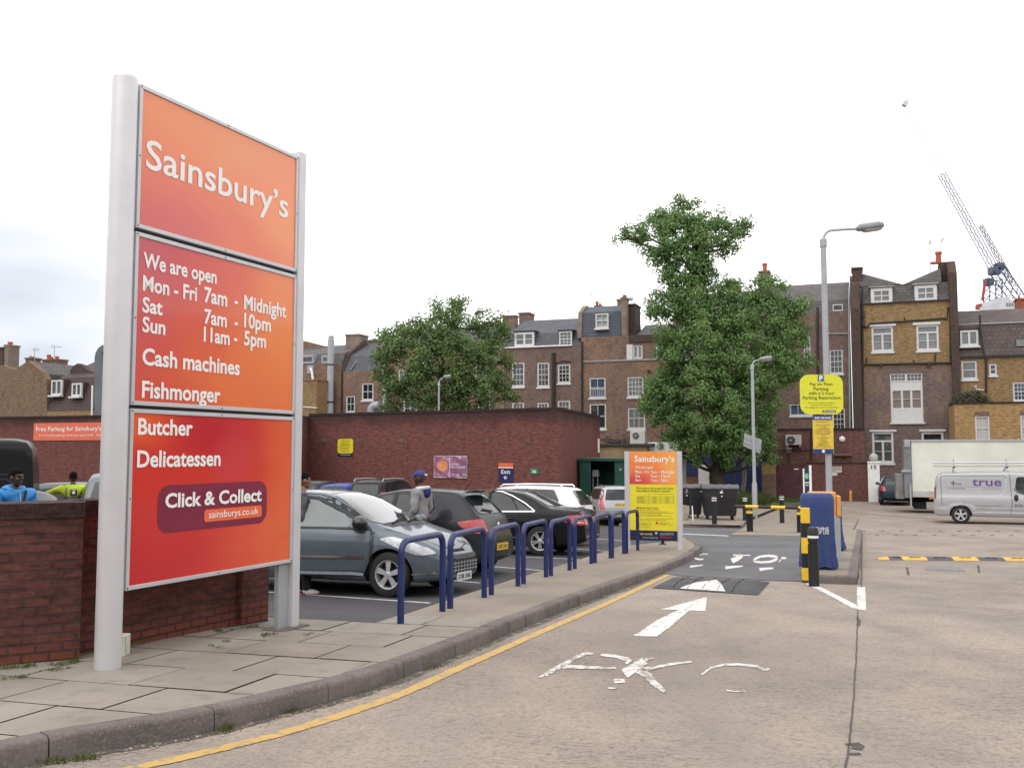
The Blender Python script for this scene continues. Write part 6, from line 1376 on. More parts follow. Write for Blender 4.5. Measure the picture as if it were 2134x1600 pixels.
T = thing('brick_stack', 'broad orange brick chimney stack behind the tiled roof under the crane', 'chimney', TP.w(*TP.at(2127, 645, 5), 5)); q = TP.rect(2119.5, 621, 2140, 650, 5); MB().pbox(TP, q[0], q[1], q[2], q[3] - .1, 5, 6).build('stack', brick('orange_brick', (.36, .12, .06), (.28, .09, .05), (.2, .12, .09), dirt=.2), T); MB().pbox(TP, q[0] - .06, q[3] - .1, q[2] + .06, q[3], 4.94, 6.06).build('cap', M_pot, T)

# ------------------------------------------------------------------ vehicles
def paint(name, col, metal=.55, rough=.32, coat=.2):
 if name in MATS: return MATS[name]
 b = NB(name); o = b.tc('Object'); d = b.rng(b.noise(o, 1.6, 5, .6), .35, .75, 0, .22)
 c = b.mix(d, col, tuple(.8 * x + .025 for x in col)); fl = b.noise(o, 900, 1, .5)
 b.s = None
 MATS[name] = b.done(c, b.rng(b.noise(o, 3, 4), .3, .7, rough - .06, rough + .1), metal * .5, .1, coat); return MATS[name]
M_tyre = mat('tyre_rubber', (.016, .016, .017), .8, var=.2, scale=9); M_alloy = mat('alloy_wheel', (.55, .56, .58), .35, .6, var=.08); M_trim = mat('black_trim_plastic', (.018, .018, .02), .55, var=.1)
M_red = mat('red_lamp_lens', (.42, .012, .012), .15, spec=.7, var=.15, scale=12, coat=.6); M_clear = mat('clear_lamp_lens', (.42, .44, .46), .12, .35, spec=.8, var=.35, scale=14, coat=1.0); M_amber = mat('amber_lamp_lens', (.55, .16, .02), .2)
M_plate_y = mat('yellow_number_plate', (.74, .50, .04), .45, var=.04); M_plate_w = mat('white_number_plate', (.72, .73, .72), .45, var=.04); M_chrome = mat('chrome', (.72, .72, .74), .12, 1.0, var=.03); M_seat = mat('dark_seat_fabric', (.03, .032, .036), .85)
M_under = mat('dark_underbody', (.012, .012, .013), .9)
def interp(pts, x):
 if x <= pts[0][0]: return pts[0][1]
 for (a, b), (c, d) in zip(pts, pts[1:]):
  if x <= c: return b + (d - b) * (x - a) / max(1e-6, c - a)
 return pts[-1][1]
def sminterp(pts, x, w=.09): return (interp(pts, x - w) + 2 * interp(pts, x - w / 2) + 2 * interp(pts, x) + 2 * interp(pts, x + w / 2) + interp(pts, x + w)) / 8
def crs(P_, k):                              # catmull-rom through points, k per span
 out = []
 for i in range(len(P_) - 1):
  p0, p1, p2, p3 = P_[max(0, i - 1)], P_[i], P_[i + 1], P_[min(len(P_) - 1, i + 2)]
  for j in range(k):
   t = j / k; out.append(tuple(.5 * (2 * b + (c - a) * t + (2 * a - 5 * b + 4 * c - d) * t * t + (3 * b - a - 3 * c + d) * t ** 3) for a, b, c, d in zip(p0, p1, p2, p3)))
 out.append(P_[-1]); return out
class Car:
 def __init__(s, name, label, cat, spec, col, ref, refl, head, sc=.935, sz=1.0, group='cars in the car park', flat=False):
  s.sp = spec; s.L = spec['L']; s.sc = sc; s.sz = sc * sz
  c, sn = math.cos(head), math.sin(head); lx, ly = (refl[0] - s.L / 2) * sc, refl[1] * sc
  loc = Vector((ref[0] - (lx * c - ly * sn), ref[1] - (lx * sn + ly * c), 0)); loc.z = gz(loc.y) + .005
  s.T = thing(name, label, cat, loc, 0, group)
  sl = math.atan((gz(loc.y + 1.2) - gz(loc.y - 1.2)) / 2.4)
  s.T.rotation_euler = (Matrix.Rotation(sl, 3, 'X') @ Matrix.Rotation(head, 3, 'Z')).to_euler()
  s.col = col; s.body()
 def loc(s, x, y, z): return Vector(((x - s.L / 2) * s.sc, y * s.sc, z * s.sz))
 def body(s):
  sp = s.sp; L = s.L; N = sp.get('N', 64); xs = sorted({round(L * i / N, 4) for i in range(N + 1)} | {.02, .05, L - .02, L - .05, .01, L - .01}); rf = sp.get('roof', .60); rows = []
  for x in xs:
   zb, zs, zt, w = sminterp(sp['low'], x), sminterp(sp['sh'], x), sminterp(sp['top'], x, sp.get('sm', .07)), sminterp(sp['hw'], x)
   zs = min(zs, zt - .015); g = zt - zs; gf = min(1, g / .34); gf = gf * gf * (3 - 2 * gf)
   wr = w * (.80 * (1 - gf) + gf * rf / .875); H = zs - zb
   P_ = [(0, zb), (w * .80, zb + .005), (w * .955, zb + .05), (w * .985, zb + H * .28), (w, zb + H * .58), (w * .985, zb + H * .82), (w * .945, zs)]
   inw = w * .945; P_ += [(inw + (wr - inw) * (.5 * gf + .35 * (1 - gf)), zs + g * (.52 * gf + .45 * (1 - gf))), (inw + (wr - inw) * (.9 * gf + .75 * (1 - gf)), zs + g * (.88 * gf + .75 * (1 - gf))), (wr * (.90 * gf + .85 * (1 - gf)), zs + g * (.965 * gf + .9 * (1 - gf))), (wr * .5, zt + .006), (0, zt + .012)]
   half = crs(P_, 3); rows.append([s.loc(x, y, z) for y, z in half] + [s.loc(x, -y, z) for y, z in half[-2:0:-1]])
  n = len(rows[0]); mb = MB(); mb.add([v for r in rows for v in r], [(i * n + j, i * n + (j + 1) % n, (i + 1) * n + (j + 1) % n, (i + 1) * n + j) for i in range(len(rows) - 1) for j in range(n)], 0, True)
  m = len(mb.v) ; mb.f.append(tuple(range(n))[::-1]); mb.m.append(0); mb.sm.append(True); k = (len(rows) - 1) * n; mb.f.append(tuple(range(k, k + n))); mb.m.append(0); mb.sm.append(True)
  s.B = mb.build('body', [s.col, M_under], s.T, local=True, sharp=0)
  bm = bmesh.new(); bm.from_mesh(s.B.data); bmesh.ops.recalc_face_normals(bm, faces=bm.faces); bm.to_mesh(s.B.data); s.bvh = BVHTree.FromBMesh(bm); bm.free()
  r = sp['wr']; cut = MB()
  for x in sp['wx']:
   for sy in (-1, 1): p = s.loc(x, sy * .50, r * .98); q = s.loc(x, sy * 1.2, r * .98); cut.cyl(p, q, (r + sp.get('gap', .055)) * s.sc, n=36)
  co = cut.build('cutter', [M_under, M_under], local=True); co.parent = None; co.matrix_world = tmat(s.T)
  md = s.B.modifiers.new('arch', 'BOOLEAN'); md.object = co; md.operation = 'DIFFERENCE'; md.solver = 'EXACT'; md.material_mode = 'TRANSFER'
  dg = bpy.context.evaluated_depsgraph_get(); me = bpy.data.meshes.new_from_object(s.B.evaluated_get(dg)); s.B.modifiers.clear(); old = s.B.data; s.B.data = me; me.name = 'body'; bpy.data.meshes.remove(old)
  bpy.data.objects.remove(co)
  me.set_sharp_from_angle(angle=R(38))
  s.ymid = sp['W'] / 2
  for i, x in enumerate(sp['wx']):
   for sy in (-1, 1): s.wheel(x, sy)
 def wheel(s, x, sy):
  r = s.sp['wr']; w = .20; c = s.loc(x, sy * (s.ymid - .03 - w / 2), r); c.z = r * s.sc; M = Matrix.Rotation(R(-90 * sy), 3, 'X'); q = s.sc
  mb = MB(); mb.lathe([(r * .62 * q, w * .42 * q), (r * .66 * q, w * .49 * q), (r * .86 * q, w * .5 * q), (r * .97 * q, w * .42 * q), (r * q, w * .25 * q), (r * q, -w * .3 * q), (r * .9 * q, -w * .5 * q), (r * .5 * q, -w * .5 * q)], c, 36, M); o = mb.build('wheel', M_tyre, s.T, local=True)
  mb = MB(); a = r * .66 * q; mb.lathe([(a, .40 * w * q), (a * .99, .46 * w * q), (a * .9, .44 * w * q), (a * .86, .2 * w * q), (a * .84, -.1 * w * q)], c, 36, M); mb.build('rim', M_alloy, o, local=True)
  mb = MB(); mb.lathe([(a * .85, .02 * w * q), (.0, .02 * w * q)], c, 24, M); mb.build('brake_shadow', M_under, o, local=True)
  k = s.sp.get('spokes', 5); mb = MB()
  for i in range(k):
   t = 2 * math.pi * i / k + .3; e = Vector((math.cos(t), math.sin(t), 0)); f = Vector((-math.sin(t), math.cos(t), 0)); h0, h1 = s.sp.get('spw', (.13, .20))
   for sg in ((0,) if not s.sp.get('twin') else (-1, 1)):
    off = f * a * .13 * sg; pts = [e * a * .12 - f * a * h0 + off * .4, e * a * .12 + f * a * h0 + off * .4, e * a * .92 + f * a * h1 + off, e * a * .92 - f * a * h1 + off]
    mb.prism([c + M @ (p + Vector((0, 0, .40 * w * q * (1 if j < 2 else .95)))) for j, p in enumerate(pts)], M @ Vector((0, 0, -.02)))
  mb.lathe([(0, .44 * w * q), (a * .16, .43 * w * q), (a * .22, .36 * w * q)], c, 16, M); mb.build('spokes', M_alloy, o, local=True, bevel=.004)
 # --- pieces wrapped onto the body: poly in (x,z) for sides, (y,z) for front/back, (x,y) for top
 def cast(s, axis, a, b, sgn):
  if axis == 'side': o = s.loc(a, sgn * 2.0, b); d = Vector((0, -sgn, 0))
  elif axis == 'end': o = s.loc(s.L / 2 + sgn * (s.L / 2 + 1), a, b); d = Vector((-sgn, 0, 0))
  elif axis == 'slant': o = s.loc(s.L / 2 + sgn * (s.L / 2 + .6), a, b + 1.6); d = Vector((-sgn * .75, 0, -.66)).normalized(); o = s.loc(s.L / 2, a, b) - d * 6
  else: o = s.loc(a, b, 3.0); d = Vector((0, 0, -1))
  h = s.bvh.ray_cast(o, d)
  if h[0] is None:
   h = s.bvh.find_nearest(o + d * ((2.0 - s.ymid) * s.sc if axis == 'side' else 1.0))
  n = h[1] if h[1].dot(d) < 0 else -h[1]
  return h[0], n
 def patch(s, nm, axis, poly, m, sgn=1, off=.006, step=.09, par=None, thick=0, label=None, rd=0, xf=None):
  if rd: poly = s.rnd(poly, rd)
  bm = bmesh.new(); vs = [bm.verts.new((a, b, 0)) for a, b in poly]; bm.faces.new(vs)
  for i in (0, 1):
   lo, hi = min(p[i] for p in poly), max(p[i] for p in poly); k = int((hi - lo) / step) + 1
   for j in range(1, k):
    co = [0, 0, 0]; co[i] = lo + (hi - lo) * j / k; no = [0, 0, 0]; no[i] = 1
    bmesh.ops.bisect_plane(bm, geom=bm.verts[:] + bm.edges[:] + bm.faces[:], plane_co=co, plane_no=no)
  mb = MB(); bm.verts.index_update(); V = []; Nn = []
  for v in bm.verts:
   p, n = s.cast(axis, v.co.x, v.co.y, sgn); V.append(p + n * off); Nn.append(n)
  fs = [tuple(v.index for v in f.verts) for f in bm.faces]
  # keep the winding outward
  nsum = Vector((0, 0, 0)); ref = Vector((0, 0, 0))
  for f in fs:
   for i in range(1, len(f) - 1): nsum += (V[f[i]] - V[f[0]]).cross(V[f[i + 1]] - V[f[0]])
   ref += Nn[f[0]]
  if nsum.dot(ref) < 0: fs = [f[::-1] for f in fs]
  bm.free()
  if xf: V = [xf(v) for v in V]
  mb.add(V, fs, 0, True)
  o = mb.build(nm, m, par or s.T, local=True, sharp=0)
  if thick: md = o.modifiers.new('thickness', 'SOLIDIFY'); md.thickness = thick; md.offset = -1
  if label: o['label'] = label
  return o
 def rnd(s, poly, rd, k=4):
  out = []; n = len(poly)
  for i in range(n):
   p, a, b = Vector(poly[i]), Vector(poly[i - 1]), Vector(poly[(i + 1) % n]); da, db = (a - p), (b - p); ra, rb = min(rd, da.length * .45), min(rd, db.length * .45); q0, q1 = p + da.normalized() * ra, p + db.normalized() * rb
   for j in range(k + 1): t = j / k; w = q0 * (1 - t) ** 2 + p * 2 * t * (1 - t) + q1 * t * t; out.append((w.x, w.y))
  return out
 def line(s, axis, pts, w=.012, m=None, sgn=1, nm='door_seam', off=.004, par=None, xf=None):
  q = [];
  for a, b in zip(pts, pts[1:]):
   k = max(1, int(math.hypot(b[0] - a[0], b[1] - a[1]) / .06)); q += [(a[0] + (b[0] - a[0]) * i / k, a[1] + (b[1] - a[1]) * i / k) for i in range(k)]
  q.append(pts[-1]); V = []
  for i, p in enumerate(q):
   a, b = q[max(0, i - 1)], q[min(len(q) - 1, i + 1)]; l = math.hypot(b[0] - a[0], b[1] - a[1]) or 1; nx, ny = -(b[1] - a[1]) / l * w / 2, (b[0] - a[0]) / l * w / 2
   for sg in (1, -1): h, n = s.cast(axis, p[0] + nx * sg, p[1] + ny * sg, sgn); V.append(h + n * off)
  if xf: V = [xf(v) for v in V]
  mb = MB(); mb.add(V, [(2 * i, 2 * i + 1, 2 * i + 3, 2 * i + 2) for i in range(len(q) - 1)], 0, True); return mb.build(nm, m or M_dark, par or s.T, local=True, sharp=0)
 def plate(s, txt, y, z, end, m, w=.52, h=.115, off=.012):
  p, n = s.cast('end', y, z, end); mb = MB(); c = p + Vector((end * off, 0, 0)); mb.box(c, (.012, w * s.sc, h * s.sc)); o = mb.build('number_plate', m, s.T, local=True)
  mb = MB(); fr = lambda u, v, k: c + Vector((end * .008, -u * -end, v)) if False else c + Vector((end * .008, (u if end > 0 else -u), v))
  mb.text(txt, fr, -.44 * w * s.sc, -.032 * s.sc, .44 * w * s.sc, .068 * s.sc, .02); mb.build('lettering', M_ink, o, local=True); return o
 def mirror(s, x, z, sy, m, par=None, xf=None, sz=1.0):
  p, n = s.cast('side', x, z, sy); c = p + Vector((-.02, sy * .115, .03)) * s.sc; mb = MB(); M = Matrix.Rotation(R(12 * -sy), 3, 'Z'); mb.ball(c, (.085 * sz, .105 * sz, .075 * sz), 14, 10, 0, M)
  mb.cyl(p, c, .035, .03, 8)
  if xf: mb.v = [xf(v) for v in mb.v]
  return mb.build('mirror', m, par or s.T, local=True)
 def handle(s, x, z, sy, m, par=None, xf=None, w=.16):
  p, n = s.cast('side', x, z, sy); mb = MB(); mb.ball(p + n * .012, (w / 2 * s.sc, .018, .018), 12, 8)
  if xf: mb.v = [xf(v) for v in mb.v]
  return mb.build('handle', m, par or s.T, local=True)

HATCH = dict(L=4.03, W=1.75, wx=(.72, 3.26), wr=.312, roof=.585, N=70,
 top=[(0, .60), (.03, .92), (.1, 1.04), (.42, 1.36), (.62, 1.425), (1.1, 1.465), (1.7, 1.47), (2.05, 1.44), (2.3, 1.37), (3.02, 1.01), (3.2, .95), (3.6, .83), (3.85, .70), (3.97, .58), (4.03, .48)],
 sh=[(0, .58), (.06, .88), (.4, .98), (1.2, .97), (2.3, .93), (2.95, .905), (3.3, .85), (3.7, .74), (3.95, .56), (4.03, .46)],
 low=[(0, .42), (.08, .33), (.35, .22), (.6, .19), (3.4, .19), (3.75, .2), (3.95, .22), (4.03, .27)],
 hw=[(0, .62), (.05, .74), (.18, .82), (.5, .865), (1.6, .875), (3.1, .872), (3.5, .83), (3.75, .74), (3.92, .60), (4.0, .46), (4.03, .38)])
# 1 -- grey hatchback with its near front door ajar
T1p = paint('slate_blue_metallic', (.098, .122, .145), .6, .3, .8)
C1 = Car('parked_car', 'slate grey hatchback with its front door ajar behind the nearest bicycle stands', 'car', HATCH, T1p, G(814, 1244), (3.26, -.74), R(-23))
c = C1
hx, hy = c.loc(3.0, -.86, .6), R(-17)                          # the front hinge and how far the door stands open
def swing(v, a=R(22)):
 d = v - Vector((hx.x, hx.y, 0)); return Vector((hx.x + d.x * math.cos(a) - d.y * math.sin(a), hx.y + d.x * math.sin(a) + d.y * math.cos(a), v.z))
dpoly = [(1.72, .30), (2.9, .30), (2.98, .48), (3.0, .80), (2.97, .93), (2.62, 1.16), (2.22, 1.36), (1.95, 1.415), (1.70, 1.425), (1.66, .9)]
c.patch('door_opening', 'side', dpoly, M_seat, -1, .002)
door = c.patch('door', 'side', dpoly, T1p, -1, .012, thick=.05, xf=swing)
c.patch('side_window', 'side', [(1.74, .97), (2.70, .945), (2.62, 1.10), (2.2, 1.315), (1.95, 1.36), (1.74, 1.37)], mat('pale_car_glass', (.10, .125, .13), .03, spec=.9, var=.2, scale=2), -1, .022, par=door, xf=swing, rd=.05)
c.patch('quarter_light', 'side', [(2.74, .945), (2.95, .925), (2.72, 1.06)], M_cardglass, -1, .022, par=door, xf=swing, rd=.03)
c.line('side', [(1.70, .955), (2.3, .95), (2.97, .92)], .03, M_trim, -1, 'window_seal', .02, door, swing); c.line('side', [(2.98, .92), (2.6, 1.15), (2.2, 1.35), (1.7, 1.41)], .035, M_trim, -1, 'window_seal', .02, door, swing)
c.line('side', [(1.70, .56), (2.9, .55)], .035, M_chrome, -1, 'trim_strip', .024, door, swing); c.line('side', [(1.74, .345), (2.75, .325), (2.9, .31)], .04, mat('pale_sill_trim', (.25, .29, .33), .3), -1, 'sill_strip', .02, door, swing)
c.mirror(2.86, .985, -1, mat('gloss_black_mirror', (.01, .01, .012), .12, spec=.7), door, lambda v: swing(v), 1.25)
c.patch('windscreen', 'top', [(3.04, -.60), (3.04, .60), (2.92, .70), (2.16, .52), (2.12, 0), (2.16, -.52), (2.92, -.70)], mat('windscreen_glass', (.03, .04, .042), .03, spec=1.0, coat=1.0, var=.3), 1, .007, rd=.06)
c.patch('cowl', 'top', [(3.18, -.55), (3.18, .55), (3.05, .64), (3.05, -.64)], M_trim, 1, .004)
for y0, y1 in ((-.45, .05), (.0, .5)): mb = MB(); a, n = c.cast('top', 3.1, y0, 1); b, n2_ = c.cast('top', 2.96, y1, 1); mb.cyl(a + n * .02, b + n2_ * .02, .012, n=6); mb.build('wiper', M_trim, c.T, local=True)
for sy in (1, -1):
 if sy > 0: c.patch('side_window', 'side', [(.55, 1.0), (2.7, .945), (2.2, 1.32), (1.2, 1.39), (.7, 1.33)], M_cardglass, 1, .006, rd=.06); c.mirror(2.86, .985, 1, T1p)
 c.patch('headlight', 'end' if False else 'side', [(3.12, .80), (3.30, .835), (3.55, .78), (3.80, .68), (3.90, .60), (3.70, .575), (3.45, .66)], M_clear, sy, .008, .05, rd=.05)
 c.patch('fog_strip', 'side', [(3.62, .31), (3.9, .325), (3.88, .35), (3.6, .33)], M_chrome, sy, .01, .05)
c.patch('rear_side_window', 'side', [(.55, 1.0), (1.60, .975), (1.60, 1.375), (1.1, 1.375), (.72, 1.31)], M_cardglass, -1, .006, rd=.05)
c.line('side', [(1.64, .3), (1.62, .9), (1.64, 1.42)], .012, M_dark, -1); c.line('side', [(1.6, .56), (.95, .57)], .035, M_chrome, -1, 'trim_strip', .014)
c.patch('grille', 'end', [(-.42, .30), (.42, .30), (.48, .42), (.40, .50), (-.40, .50), (-.48, .42)], M_trim, 1, .006, rd=.05)
mb = MB()
for i in range(9):
 y = -.38 + .095 * i; a, n = c.cast('end', y, .32, 1); b, n2_ = c.cast('end', y, .48, 1); mb.cyl(a + n * .01, b + n2_ * .01, .006, n=5)
for z in (.35, .40, .45): mb.tube([c.cast('end', -.42 + .084 * k, z, 1)[0] + c.cast('end', -.42 + .084 * k, z, 1)[1] * .01 for k in range(11)], .006, n=5)
mb.build('grille_mesh', M_grey, c.T, local=True); c.line('end', [(-.5, .535), (-.25, .53), (0, .528), (.25, .53), (.5, .535)], .05, M_trim, 1, 'bumper_strip', .02)
c.patch('upper_grille', 'end', [(-.2, .60), (.2, .60), (.17, .635), (-.17, .635)], M_dark, 1, .005)
c.plate('SY08 UNK', 0.0, .255, 1, M_plate_w, .46); a, n = c.cast('end', 0, .69, 1); MB().ball(a, (.012, .035, .04), 10, 8).build('badge', M_chrome, c.T, local=True)
c.line('top', [(3.16, -.74), (3.55, -.66), (3.85, -.42), (3.95, 0), (3.85, .42), (3.55, .66), (3.16, .74)], .010, M_dark, 1, 'bonnet_seam'); c.line('side', [(3.03, .84), (3.02, .5), (2.95, .3)], .012, M_dark, -1)
c.patch('roof_panel', 'top', [(2.10, -.55), (2.08, 0), (2.10, .55), (.8, .52), (.8, -.52)], T1p, 1, .003)

# 2 -- charcoal three door hatchback, rear towards the stands
CORSA = dict(L=4.0, W=1.71, wx=(.66, 3.17), wr=.31, roof=.56, N=66,
 top=[(0, .55), (.03, .80), (.10, .98), (.20, 1.06), (.42, 1.30), (.58, 1.42), (.75, 1.455), (1.3, 1.485), (1.75, 1.47), (2.1, 1.41), (2.45, 1.28), (3.0, 1.0), (3.3, .92), (3.7, .80), (3.92, .64), (4.0, .5)],
 sh=[(0, .5), (.05, .78), (.2, .98), (.8, .985), (1.6, .94), (2.6, .91), (3.2, .84), (3.7, .72), (4.0, .48)],
 low=[(0, .38), (.08, .26), (.35, .2), (3.5, .19), (3.9, .22), (4.0, .3)],
 hw=[(0, .52), (.05, .68), (.18, .80), (.5, .85), (1.6, .855), (3.2, .84), (3.6, .74), (3.9, .56), (4.0, .42)])
M_char = paint('charcoal_metallic', (.030, .031, .036), .5, .28)
rp = P(1046, 1143, 15.25)
c = C2 = Car('parked_car', 'charcoal three door hatchback showing its tail and yellow plate behind the man in the cap', 'car', CORSA, M_char, rp, (.0, .0), R(160))
for sy in (1, -1):
 c.patch('side_window', 'side', [(1.78, .985), (2.75, .96), (2.45, 1.20), (2.1, 1.34), (1.78, 1.385)], M_cardglass, sy, .006, rd=.05)
 c.patch('rear_side_window', 'side', [(.95, 1.02), (1.68, .99), (1.68, 1.385), (1.52, 1.38), (1.22, 1.22)], M_cardglass, sy, .006, rd=.06)
 c.patch('tail_light', 'side', [(.04, .76), (.13, .98), (.50, .93), (.42, .85), (.18, .74)], M_red, sy, .010, .05, rd=.04, label='red wraparound tail lamp')
 c.line('side', [(1.74, .25), (1.70, .6), (1.73, 1.4)], .012, M_dark, sy); c.line('side', [(2.92, .28), (2.95, .7), (2.9, .9)], .012, M_dark, sy); c.mirror(2.72, 1.0, sy, M_char); c.handle(1.86, .86, sy, M_char)
 c.patch('headlight', 'side', [(3.3, .72), (3.75, .70), (3.85, .58), (3.55, .60)], M_clear, sy, .008)
c.patch('rear_window', 'end', [(-.55, 1.06), (.55, 1.06), (.46, 1.37), (-.46, 1.37)], M_cardglass, -1, .008, rd=.07); c.patch('windscreen', 'top', [(2.98, -.6), (2.98, .6), (2.12, .48), (2.12, -.48)], M_cardglass, 1, .006, rd=.06)
c.plate('GP57 UXA', 0, .50, -1, M_plate_y); c.line('end', [(-.6, .62), (0, .60), (.6, .62)], .012, M_dark, -1, 'hatch_seam'); c.patch('bumper_insert', 'end', [(-.5, .25), (.5, .25), (.55, .38), (-.55, .38)], M_trim, -1, .004)
mb = MB(); mb.box(c.loc(.38, 0, 1.44), (.24 * c.sc, .92 * c.sc, .03), Matrix.Rotation(R(8), 3, 'Y')); mb.build('roof_spoiler', M_char, c.T, local=True, bevel=.012); mb = MB(); mb.box(c.loc(.27, 0, 1.435), (.02, .28, .02)); mb.build('brake_lamp', M_red, c.T, local=True)
a, n = c.cast('end', .0, .86, -1); mb = MB(); mb.ball(a, (.015, .05, .05), 12, 8); mb.build('badge', M_chrome, c.T, local=True); mb = MB(); a, n = c.cast('end', 0, 1.08, -1); b, n2_ = c.cast('end', .35, 1.12, -1); mb.cyl(a + n * .025, b + n2_ * .025, .012, n=6); mb.build('wiper', M_trim, c.T, local=True)
mb = MB(); a = c.loc(.7, 0, 1.46); mb.cyl(a, a + Vector((-.12, 0, .16)), .006, n=5); mb.build('antenna', M_trim, c.T, local=True)

# 3 -- black saloon
SALOON = dict(L=4.58, W=1.78, wx=(.98, 3.74), wr=.325, roof=.575, N=74, spokes=5, twin=1, spw=(.05, .06),
 top=[(0, .62), (.03, .88), (.12, .99), (.5, 1.035), (.78, 1.05), (1.1, 1.20), (1.5, 1.38), (1.85, 1.44), (2.4, 1.45), (2.8, 1.41), (3.1, 1.30), (3.55, 1.02), (3.9, .95), (4.3, .84), (4.5, .70), (4.58, .55)],
 sh=[(0, .55), (.05, .82), (.3, .95), (1.0, .965), (2.2, .945), (3.4, .905), (3.9, .84), (4.4, .70), (4.58, .52)],
 low=[(0, .36), (.1, .27), (.5, .2), (4.1, .19), (4.5, .22), (4.58, .3)],
 hw=[(0, .58), (.06, .72), (.2, .82), (.6, .875), (2.2, .885), (3.8, .87), (4.2, .78), (4.48, .60), (4.58, .46)])
M_blk = paint('black_gloss', (.010, .010, .012), .2, .22)
c = C3 = Car('parked_car', 'glossy black saloon with chrome window line and twin spoke wheels behind the bicycle stands', 'car', SALOON, M_blk, G(1127, 1158), (.98, .78), R(160))
for sy in (1, -1):
 c.patch('rear_side_window', 'side', [(1.52, .985), (2.18, .975), (2.18, 1.37), (1.95, 1.365), (1.72, 1.26)], M_cardglass, sy, .006, rd=.04); c.patch('quarter_light', 'side', [(1.20, .985), (1.48, .985), (1.66, 1.235), (1.5, 1.16)], M_cardglass, sy, .006, rd=.03)
 c.patch('side_window', 'side', [(2.26, .972), (3.30, .945), (3.05, 1.18), (2.7, 1.35), (2.26, 1.375)], M_cardglass, sy, .006, rd=.05)
 c.line('side', [(1.10, .965), (2.2, .955), (3.4, .925)], .022, M_chrome, sy, 'chrome_strip', .01); c.line('side', [(1.10, .97), (1.38, 1.15), (1.68, 1.30), (1.95, 1.395), (2.4, 1.415), (2.75, 1.375), (3.1, 1.21), (3.4, .93)], .018, M_chrome, sy, 'chrome_strip', .01)
 c.line('side', [(2.22, .25), (2.22, .93), (2.22, 1.4)], .012, M_dark, sy); c.line('side', [(1.38, .55), (1.46, .75), (1.46, .95)], .012, M_dark, sy); c.line('side', [(3.3, .26), (3.38, .6), (3.36, .9)], .012, M_dark, sy)
 c.handle(1.66, .80, sy, M_blk); c.handle(2.40, .79, sy, M_blk); c.mirror(3.22, .98, sy, M_blk)
 c.patch('tail_light', 'side', [(.03, .74), (.06, .90), (.36, .88), (.52, .79), (.3, .70), (.06, .66)], M_red, sy, .010, .05, rd=.03); c.line('side', [(.04, .72), (.36, .75)], .03, M_clear, sy, 'reverse_lamp', .014)
 c.line('side', [(1.36, .40), (3.3, .36)], .02, M_chrome, sy, 'sill_strip', .008); c.patch('headlight', 'side', [(3.95, .72), (4.3, .74), (4.45, .60), (4.1, .58)], M_clear, sy, .008)
c.patch('rear_window', 'top', [(.84, -.56), (.84, .56), (1.5, .47), (1.5, -.47)], M_cardglass, 1, .007, rd=.06); c.patch('windscreen', 'top', [(3.52, -.62), (3.52, .62), (2.88, .5), (2.88, -.5)], M_cardglass, 1, .006, rd=.06)
c.patch('tail_light', 'end', [(.44, .68), (.66, .67), (.66, .88), (.5, .90)], M_red, -1, .01, rd=.03); c.patch('tail_light', 'end', [(-.44, .68), (-.66, .67), (-.66, .88), (-.5, .90)], M_red, -1, .01, rd=.03); c.line('top', [(.16, -.66), (.14, 0), (.16, .66)], .02, M_dark, 1, 'boot_seam'); c.line('end', [(-.6, .42), (0, .42), (.6, .42)], .025, M_chrome, -1, 'bumper_strip', .012)
c.plate('LX09 GKE', 0, .78, -1, M_plate_y)
# 4 -- white estate behind the saloon
ESTATE = dict(L=4.6, W=1.8, wx=(.95, 3.65), wr=.32, roof=.585, N=66, spw=(.1, .14),
 top=[(0, .60), (.03, .88), (.08, 1.02), (.3, 1.34), (.42, 1.47), (.8, 1.50), (1.8, 1.53), (2.3, 1.50), (2.7, 1.40), (3.5, 1.02), (3.9, .94), (4.3, .82), (4.52, .66), (4.6, .52)],
 sh=[(0, .56), (.05, .85), (.3, 1.0), (1.5, .98), (3.3, .92), (3.9, .84), (4.4, .70), (4.6, .5)],
 low=[(0, .36), (.1, .27), (.5, .2), (4.1, .19), (4.5, .22), (4.6, .3)], hw=SALOON['hw'][:5] + [(3.8, .875), (4.2, .78), (4.5, .6), (4.6, .46)])
M_wht = paint('white_gloss', (.74, .75, .77), .0, .25)
c = C4 = Car('parked_car', 'white estate car parked beyond the black saloon, its rear window towards the silver estate', 'car', ESTATE, M_wht, P(1232, 1050, 22.75), (0, 0), R(160))
for sy in (1, -1):
 c.patch('side_window', 'side', [(.62, 1.12), (.9, 1.01), (2.2, .99), (3.3, .955), (2.9, 1.22), (2.5, 1.40), (1.8, 1.455), (.8, 1.43)], M_cardglass, sy, .006, rd=.06)
 c.line('side', [(1.55, .99), (1.55, 1.45)], .06, M_trim, sy, 'pillar', .010); c.line('side', [(2.4, .97), (2.4, 1.43)], .06, M_trim, sy, 'pillar', .010); c.patch('tail_light', 'side', [(.03, .76), (.08, 1.0), (.45, .94), (.3, .80)], M_red, sy, .01, .05, rd=.03); c.mirror(3.15, .99, sy, M_wht)
 c.line('side', [(1.55, .28), (1.6, .95)], .012, M_dark, sy); c.line('side', [(2.4, .26), (2.4, .95)], .012, M_dark, sy)
 mb = MB(); mb.tube([c.loc(x, sy * .56, 1.50 + z) for x, z in ((.6, .0), (.65, .055), (1.5, .075), (2.2, .06), (2.3, .0))], .02, n=8); mb.build('roof_rail', M_chrome, c.T, local=True)
